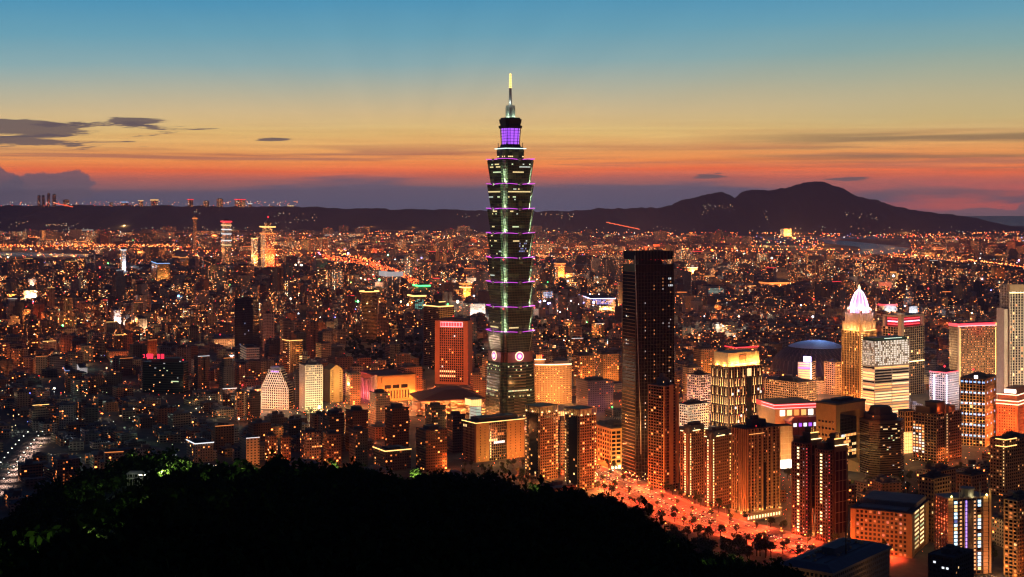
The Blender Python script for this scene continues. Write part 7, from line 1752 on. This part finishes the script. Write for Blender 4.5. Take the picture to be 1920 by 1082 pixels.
        for _ in range(n):
            X, Y = ground(q.uniform(x0, x1), q.uniform(y0, y1)); P_ = P*(district(X, Y) if Y > 2600 else 1); lamp(X, Y, z*q.uniform(.7, 1.5), P_*q.uniform(.5, 1.8), q.choice(cs))
glow()
# single bright floodlights that stand out from their surroundings
for (px, row, base, rad, m_, lab) in ((545, 560, 590, 5, E_HOT, 'white ball of floodlight left of the orange-rowed block'), (653, 475, 500, 9, E_BWHT, 'bluish white floodlight by the diagonal highway'), (1113, 567, 592, 7, E_BWHT, 'blue-white flare in front of the blazing screen mall'), (1524, 594, 625, 5, E_COOL, 'greenish white floodlight among the trees left of the domed gold tower'),
        (1013, 566, 592, 4, E_BWHT, 'small violet lamp right of the skyscraper shaft'), (1027, 529, 560, 4, E_GREEN, 'small green lamp right of the skyscraper shaft'), (1148, 763, 790, 2.0, E_GREEN, 'green floodlamp left of the bronze fin tower'), (1447, 484, 500, 9, E_HOT, 'brightest yellow-white floodlight on the right-hand plain'), (1477, 484, 500, 6, E_GOLDW, 'yellow floodlight beside the brightest one on the right-hand plain'),
        (1675, 517, 540, 7, E_COOL, 'white floodlight behind the open frame block'), (1840, 523, 545, 9, E_PINK, 'pinkish floodlight bank on the right-hand plain'), (1075, 650, 690, 2.6, E_YEL, 'lone tall mast lamp behind the gold curved hotel'), (200, 690, 715, 3.2, E_YEL, 'yellow floodlight between dark blocks left of the green slab'), (102, 728, 745, 3, E_HOT, 'white-orange light spill at a street corner in the dark left quarter'), (858, 566, 590, 8, E_HOT, 'white floodlight over the white low building'),
        (458, 706, 730, 1.8, E_YEL, 'yellow lamp left of the stepped pink-white block'), (455, 722, 740, 1.8, E_RED, 'red lamp left of the stepped pink-white block'), (448, 785, 800, 2.2, E_HOT, 'starry white lamp at the foot of the stepped pink-white block'), (335, 555, 575, 8, E_BLUE, 'blue sign lamp in the middle of the left city'), (565, 498, 510, 12, E_HOT, 'white floodlight bank below the diagonal highway')):
    X, Y = ground(px, base); zt = Z_(row, Y); r = empty('floodlight', (X, Y, 0)); tag(r, lab, 'floodlight')
    b = MB(); b.prism(b.ring(0, 0, .5, 6), 0, zt-rad*.5, 0, top=b.ring(0, 0, .3, 6)); b.build('mast', M_STEEL, r)
    hd = MB(); k = rad*.55
    for i in range(5):
        a0, a1 = -math.pi/2+math.pi*i/5, -math.pi/2+math.pi*(i+1)/5
        hd.prism(hd.ring(0, 0, max(.02, k*math.cos(a0)), 10), zt+k*math.sin(a0), zt+k*math.sin(a1), 0, top=hd.ring(0, 0, max(.02, k*math.cos(a1)), 10))
    hd.build('lamp_head', m_, r); c = m_.node_tree.nodes['Principled BSDF'].inputs['Emission Color'].default_value
    lamp(0, -k-3, zt, 2500*(Y/2000)**2.2, (c[0], c[1], c[2]), r)

# ------------------------------------------------------------------ trees
def leaf_cloud(n, rx, rz, zc, size, rng, clumps=7):
    cen = rng.normal(0, 1, (clumps, 3)); cen /= np.linalg.norm(cen, axis=1)[:, None]; cen *= rng.uniform(.35, .75, (clumps, 1)); cr = rng.uniform(.32, .55, clumps)
    k = rng.integers(0, clumps, n); d = rng.normal(0, 1, (n, 3)); d /= np.linalg.norm(d, axis=1)[:, None]; d *= cr[k][:, None]*rng.uniform(.6, 1, (n, 1))
    c = (cen[k]+d)*np.array([rx, rx, rz])+np.array([0, 0, zc])
    a = rng.normal(0, 1, (n, 3)); a /= np.linalg.norm(a, axis=1)[:, None]; b = np.cross(a, rng.normal(0, 1, (n, 3))); b /= np.linalg.norm(b, axis=1)[:, None]
    s = size*rng.uniform(.6, 1.3, (n, 1))
    return np.stack([c-a*s, c-b*s*.6, c+a*s, c+b*s*.6], 1)           # n,4,3
def quads_mesh(name, V, m):
    V = V.reshape(-1, 3).astype(np.float32); n = len(V)//4; me = bpy.data.meshes.new(name)
    me.vertices.add(n*4); me.vertices.foreach_set('co', V.ravel()); me.loops.add(n*4); me.loops.foreach_set('vertex_index', np.arange(n*4, dtype=np.int32)); me.polygons.add(n)
    me.polygons.foreach_set('loop_start', np.arange(n, dtype=np.int32)*4); me.polygons.foreach_set('loop_total', np.full(n, 4, dtype=np.int32)); me.materials.append(m); me.update(calc_edges=True); me.validate(); return me
def trunk_mesh():
    b = MB(); b.prism(b.ring(0, 0, .32, 7), 0, 2.2, 0, top=b.ring(.05, 0, .2, 7)); b.prism(b.ring(.05, 0, .2, 7), 2.2, 4.6, 0, top=b.ring(.2, .1, .08, 7))
    for a in (.5, 2.4, 4.3): b.prism(b.ring(.08, 0, .12, 5), 2.1, 4.8, 0, top=b.ring(1.6*math.cos(a), 1.6*math.sin(a), .04, 5))
    return b.mesh('trunk', M_TRUNK)
TRUNK = trunk_mesh(); CROWNS = [quads_mesh('crown', leaf_cloud(420, 3.4, 2.7, 5.4, .42, nrng), M_LEAF2) for _ in range(4)]
def tree(x, y, z, s, label, group):
    r = empty('tree', (x, y, z), rnd.uniform(0, 6.28)); r.scale = (s, s, s*rnd.uniform(.9, 1.2)); tag(r, label, 'tree', group)
    link(bpy.data.objects.new('trunk', TRUNK), r); link(bpy.data.objects.new('crown', rnd.choice(CROWNS)), r)
for o, lab, g in ((W_B/2+5, 'leafy street tree between the boulevard and its brown towers', 'trees on the tower side of the boulevard'), (-W_B/2-5, 'leafy street tree between the boulevard and the forest', 'trees on the forest side of the boulevard'), (-13, 'leafy tree on a median strip of the red-lit boulevard', 'trees on the medians'), (13, 'leafy tree on a median strip of the red-lit boulevard', 'trees on the medians')):
    P = np.array(dense([tuple(p) for p in bl], 13 if abs(o) > 20 else 21)); T = np.gradient(P, axis=0); T /= np.linalg.norm(T, axis=1)[:, None]; N = np.stack([-T[:, 1], T[:, 0]], 1)
    for i in range(len(P)):
        if rnd.random() < .85: p = P[i]+N[i]*(o+rnd.uniform(-1.5, 1.5)); tree(p[0], p[1], .1, rnd.uniform(1.0, 1.7) if abs(o) > 20 else rnd.uniform(.8, 1.25), lab, g)
def grove(px0, px1, r0, r1, n, lab, g, s=(0.9, 1.5), forest_side=False):
    k = 0; B = np.array(bl)
    for _ in range(n*(12 if forest_side else 4)):
        X, Y = ground(rnd.uniform(px0, px1), rnd.uniform(r0, r1)); px = CX+F*X/Y
        if forest_side:
            i = int(np.argmin((B[:, 0]-X)**2+(B[:, 1]-Y)**2)); j = min(i+1, len(B)-1); t = B[j]-B[j-1]
            if -t[1]*(X-B[i, 0])+t[0]*(Y-B[i, 1]) > 0: continue
        if reserved(X, Y) or any(a-2 < px < b+2 and abs(Y-Yh) < 14 for a, b, t, v, Yh, an in HERO): continue
        tree(X, Y, 0, rnd.uniform(*s), lab, g); k += 1
        if k >= n: break
grove(1590, 1740, 893, 925, 24, 'leafy tree in the dark court garden below the octagonal tower', 'trees in the court garden')
grove(1740, 1900, 872, 892, 16, 'leafy tree in front of the stepped brown offices', 'trees by the stepped offices')
grove(1840, 1890, 985, 1060, 10, 'tree in the dark gap beside the blue-lit tower', 'trees beside the blue-lit tower')
grove(1462, 1490, 880, 900, 6, 'tree beside the blazing cream block', 'trees by the cream block'); grove(1590, 1700, 1046, 1075, 10, 'tree below the orange slab block', 'trees below the orange slab')
grove(1120, 1215, 884, 894, 10, 'tree in front of the beige grid office block', 'trees by the grid office', (.7, 1.0))
grove(862, 1062, 872, 912, 36, 'dark leafy tree before the gold-outlined building and colonnade-crowned towers', 'trees before the gold-outlined building'); grove(1180, 1500, 945, 1066, 78, 'dark tree between boulevard and forest edge', 'trees between boulevard and forest', (1.4, 2.3), True)
grove(560, 660, 770, 800, 10, 'tree at the foot of the stepped and lime-lit blocks', 'trees by the lit apartment blocks'); grove(1600, 1760, 925, 950, 12, 'tree in the dark garden behind the orange slab block', 'trees behind the orange slab')
def park():
    V = []
    base = leaf_cloud(70, 4.5, 3.2, 4.5, 1.3, nrng, 5)
    for (x0, x1, r0, r1, n) in ((640, 905, 640, 700, 420), (1000, 1168, 600, 660, 300), (0, 60, 578, 590, 50), (1280, 1330, 655, 690, 60), (1440, 1760, 488, 500, 160), (640, 760, 610, 640, 70), (1640, 1900, 560, 600, 160)):
        for _ in range(n):
            X, Y = ground(rnd.uniform(x0, x1), rnd.uniform(r0, r1)); px = CX+F*X/Y
            if any(a < px < b and abs(Y-Yh) < 40 for a, b, t, v, Yh, an in HERO): continue
            V.append(base*np.array([1, 1, rnd.uniform(.7, 1.3)])*rnd.uniform(.8, 1.6)*(1 if Y < 4500 else 1.8)+np.array([X, Y, 0]))
    tag(link(bpy.data.objects.new('park_foliage', quads_mesh('park_foliage', np.concatenate(V), M_LEAF))), kind='stuff')
park()
def hill_at(px, row):                                          # point of the hill seen there
    rc = np.interp(px, SIL[:, 0], SIL[:, 1])+24; e = max(.004, (row-rc)/(1500-rc)); Y = min(YC, 60-180*math.log(e)); X = X_(px, Y); return X, Y, float(hill_z(X, Y))
LIT = [(172, 1046, 260), (285, 978, 160), (312, 910, 900), (345, 905, 600), (248, 892, 350), (465, 910, 550), (620, 900, 300), (780, 922, 600), (1000, 942, 350), (1258, 1058, 320), (1380, 1072, 500)]
OPEN = [hill_at(a, b)[:2] for a, b, _ in LIT] + [hill_at(264, 912)[:2]]
def forest():
    V = []; rng = np.random.default_rng(5)
    pro = [leaf_cloud(150, 4.2, 4.0, 5.5, .68, rng, 8) for _ in range(4)]; n = 0
    while n < 5600:
        Y = 170 + 850*rng.random()**.8; X = Y*rng.uniform(-.42, .30); px = CX+F*X/Y
        if px > 1520 + (20 if Y > 800 else 0): continue
        z = float(hill_z(X, Y)); s = rng.uniform(.6, 1.35)*(1.35 if rng.random() < .12 else 1) * (1 + .25*math.sin(X*.021+1)*math.sin(Y*.017))
        if any(abs(X-a_) < 8 and b_-190 < Y < b_+5 for a_, b_ in OPEN): n += .05; continue
        if EYE+(H-z-11*s)*F/Y > 1130: n += .2; continue
        a = rng.uniform(0, 6.28); c, sn = math.cos(a), math.sin(a); p = pro[int(n) % 4]*s
        V.append(np.stack([p[..., 0]*c-p[..., 1]*sn, p[..., 0]*sn+p[..., 1]*c, p[..., 2]], -1)+np.array([X, Y, z-1.0])); n += 1
    tag(link(bpy.data.objects.new('forest_foliage', quads_mesh('forest_foliage', np.concatenate(V), M_LEAF))), kind='stuff')
forest()
def lit_hill_trees():
    at = hill_at
    for i, (px, row, P, lab) in enumerate(((172, 1046, 260, 'forest tree lit green by a hidden path lamp, lowest on the slope'), (285, 978, 160, 'forest tree lit green by a path lamp, midway down the dark slope'), (312, 910, 900, 'bright green lit tree right beside the hilltop shelter'), (345, 905, 600, 'smaller green lit tree, second from the hilltop shelter'), (248, 892, 350, 'faintly lit tree above the hilltop shelter'),
            (465, 910, 550, 'green lit tree on the ridge below the tan apartment towers'), (620, 900, 300, 'faintly lit ridge tree below the dark central blocks'), (780, 922, 600, 'green lit ridge tree below the gold-outlined building'), (1000, 942, 350, 'green lit ridge tree below the colonnade-crowned towers'), (1258, 1058, 320, 'pale lit tree at the forest edge near the slip road'), (1380, 1072, 500, 'green lit tree in the dark corner below the boulevard'))):
        X, Y, z = at(px, row); s = .55*Y/600+.35
        tree(X, Y, z-.5, s*1.5, lab, 'lit trees on the forest hill')
        for k in range(3): lamp(X+rnd.uniform(-3.4, 3.4)*s, Y-4.6*s+rnd.uniform(-1, 1), z+(2+k*2.6)*s, P*s*11, (.75, 1, .25))
    X, Y, z = at(264, 912); r = empty('shelter', (X, Y, z+3.4)); tag(r, 'small white-lit hilltop shelter with open posts in the dark forest', 'shelter')
    b = MB()
    for i in range(6): b.box(-8+i*3, -7.7+i*3, -.15, .15, -6, 2.6); b.box(-8+i*3, -7.7+i*3, 4, 4.3, -6, 2.6)
    b.box(-8.6, 8.2, -.6, 4.8, -.3, 0, bottom=True); b.build('post_frame', M_GREY, r); f = MB(); f.prism([(-9, -1), (8.6, -1), (8.6, 5.2), (-9, 5.2)], 2.6, 4.2, 0, top=[(-7, 1.8), (6.6, 1.8), (6.6, 2.4), (-7, 2.4)], bottom=True); f.build('roof', M_GREY, r)
    t = MB(); t.box(-1, 7.5, -.9, -.6, 1.9, 2.5, bottom=True); t.build('tube_lamp', E_HOT, r); r.scale = (.7, .7, .7); lamp(X-3, Y-3, z+5.2, 160, (.9, 1, .8)); lamp(X+4, Y-6, z+4, 420, (.7, 1, .5))
lit_hill_trees()

# ------------------------------------------------------------------ air
def haze():
    m = bpy.data.materials.new('haze_air'); m.use_nodes = True; k = NT(m.node_tree); k.n.clear()
    v = k.new('ShaderNodeVolumePrincipled'); v.inputs['Color'].default_value = (.44, .49, 1, 1); v.inputs['Density'].default_value = HAZE; v.inputs['Anisotropy'].default_value = 0.0
    o = k.new('ShaderNodeOutputMaterial'); k.l.new(v.outputs[0], o.inputs['Volume'])
    mb = MB(); mb.box(-16100, 16100, -400, 37300, -8, 655, bottom=True); tag(mb.build('haze', m), kind='stuff')
haze()

# ------------------------------------------------------------------ labels of the ordinary blocks, each told apart by look and neighbour
def label_blocks():
    anch = [((a+b)/2, EYE+H*F/Y, Y, an, (b-a)/2) for (a, b, t, v, Y, an) in HERO if an]
    rows = {}
    lw = {'unlit': 'unlit', 'dim': 'dim', 'few-windowed': 'half-lit', 'many-windowed': 'bright-windowed'}
    for g in GEN:
        best = min(anch, key=lambda a: abs(a[0]-g['px']) + 1.6*abs(a[1]-g['py'])); dx = g['px']-best[0]
        rel = ('before' if g['Y'] < best[2] else 'behind') if abs(dx) < best[4]+8 else ('left of' if dx < 0 else 'right of')
        kind = 'house block' if g['size'] == 'low' else 'apartment block'
        st = '' if g['style'] == 'plain' else {'setback': 'stepped ', 'notched': 'notched ', 'L-shaped': 'L-shaped '}[g['style']]
        g['r']['category'] = kind
        rows.setdefault(f"{g['size']} {g['extra']}{lw[g['lit']]} {g['tw']} {st}{kind}" + f", {rel} {best[3].replace('the ', '', 1)}", []).append(g)
    words = ['first', 'second', 'third', 'fourth', 'fifth', 'sixth', 'seventh', 'eighth']
    for lab, gs in rows.items():
        gs.sort(key=lambda g: g['px'])
        for i, g in enumerate(gs):
            g['r']['label'] = lab if len(gs) == 1 else lab + f", {words[i]} from left"
            g['r']['group'] = 'ordinary town blocks'
label_blocks()
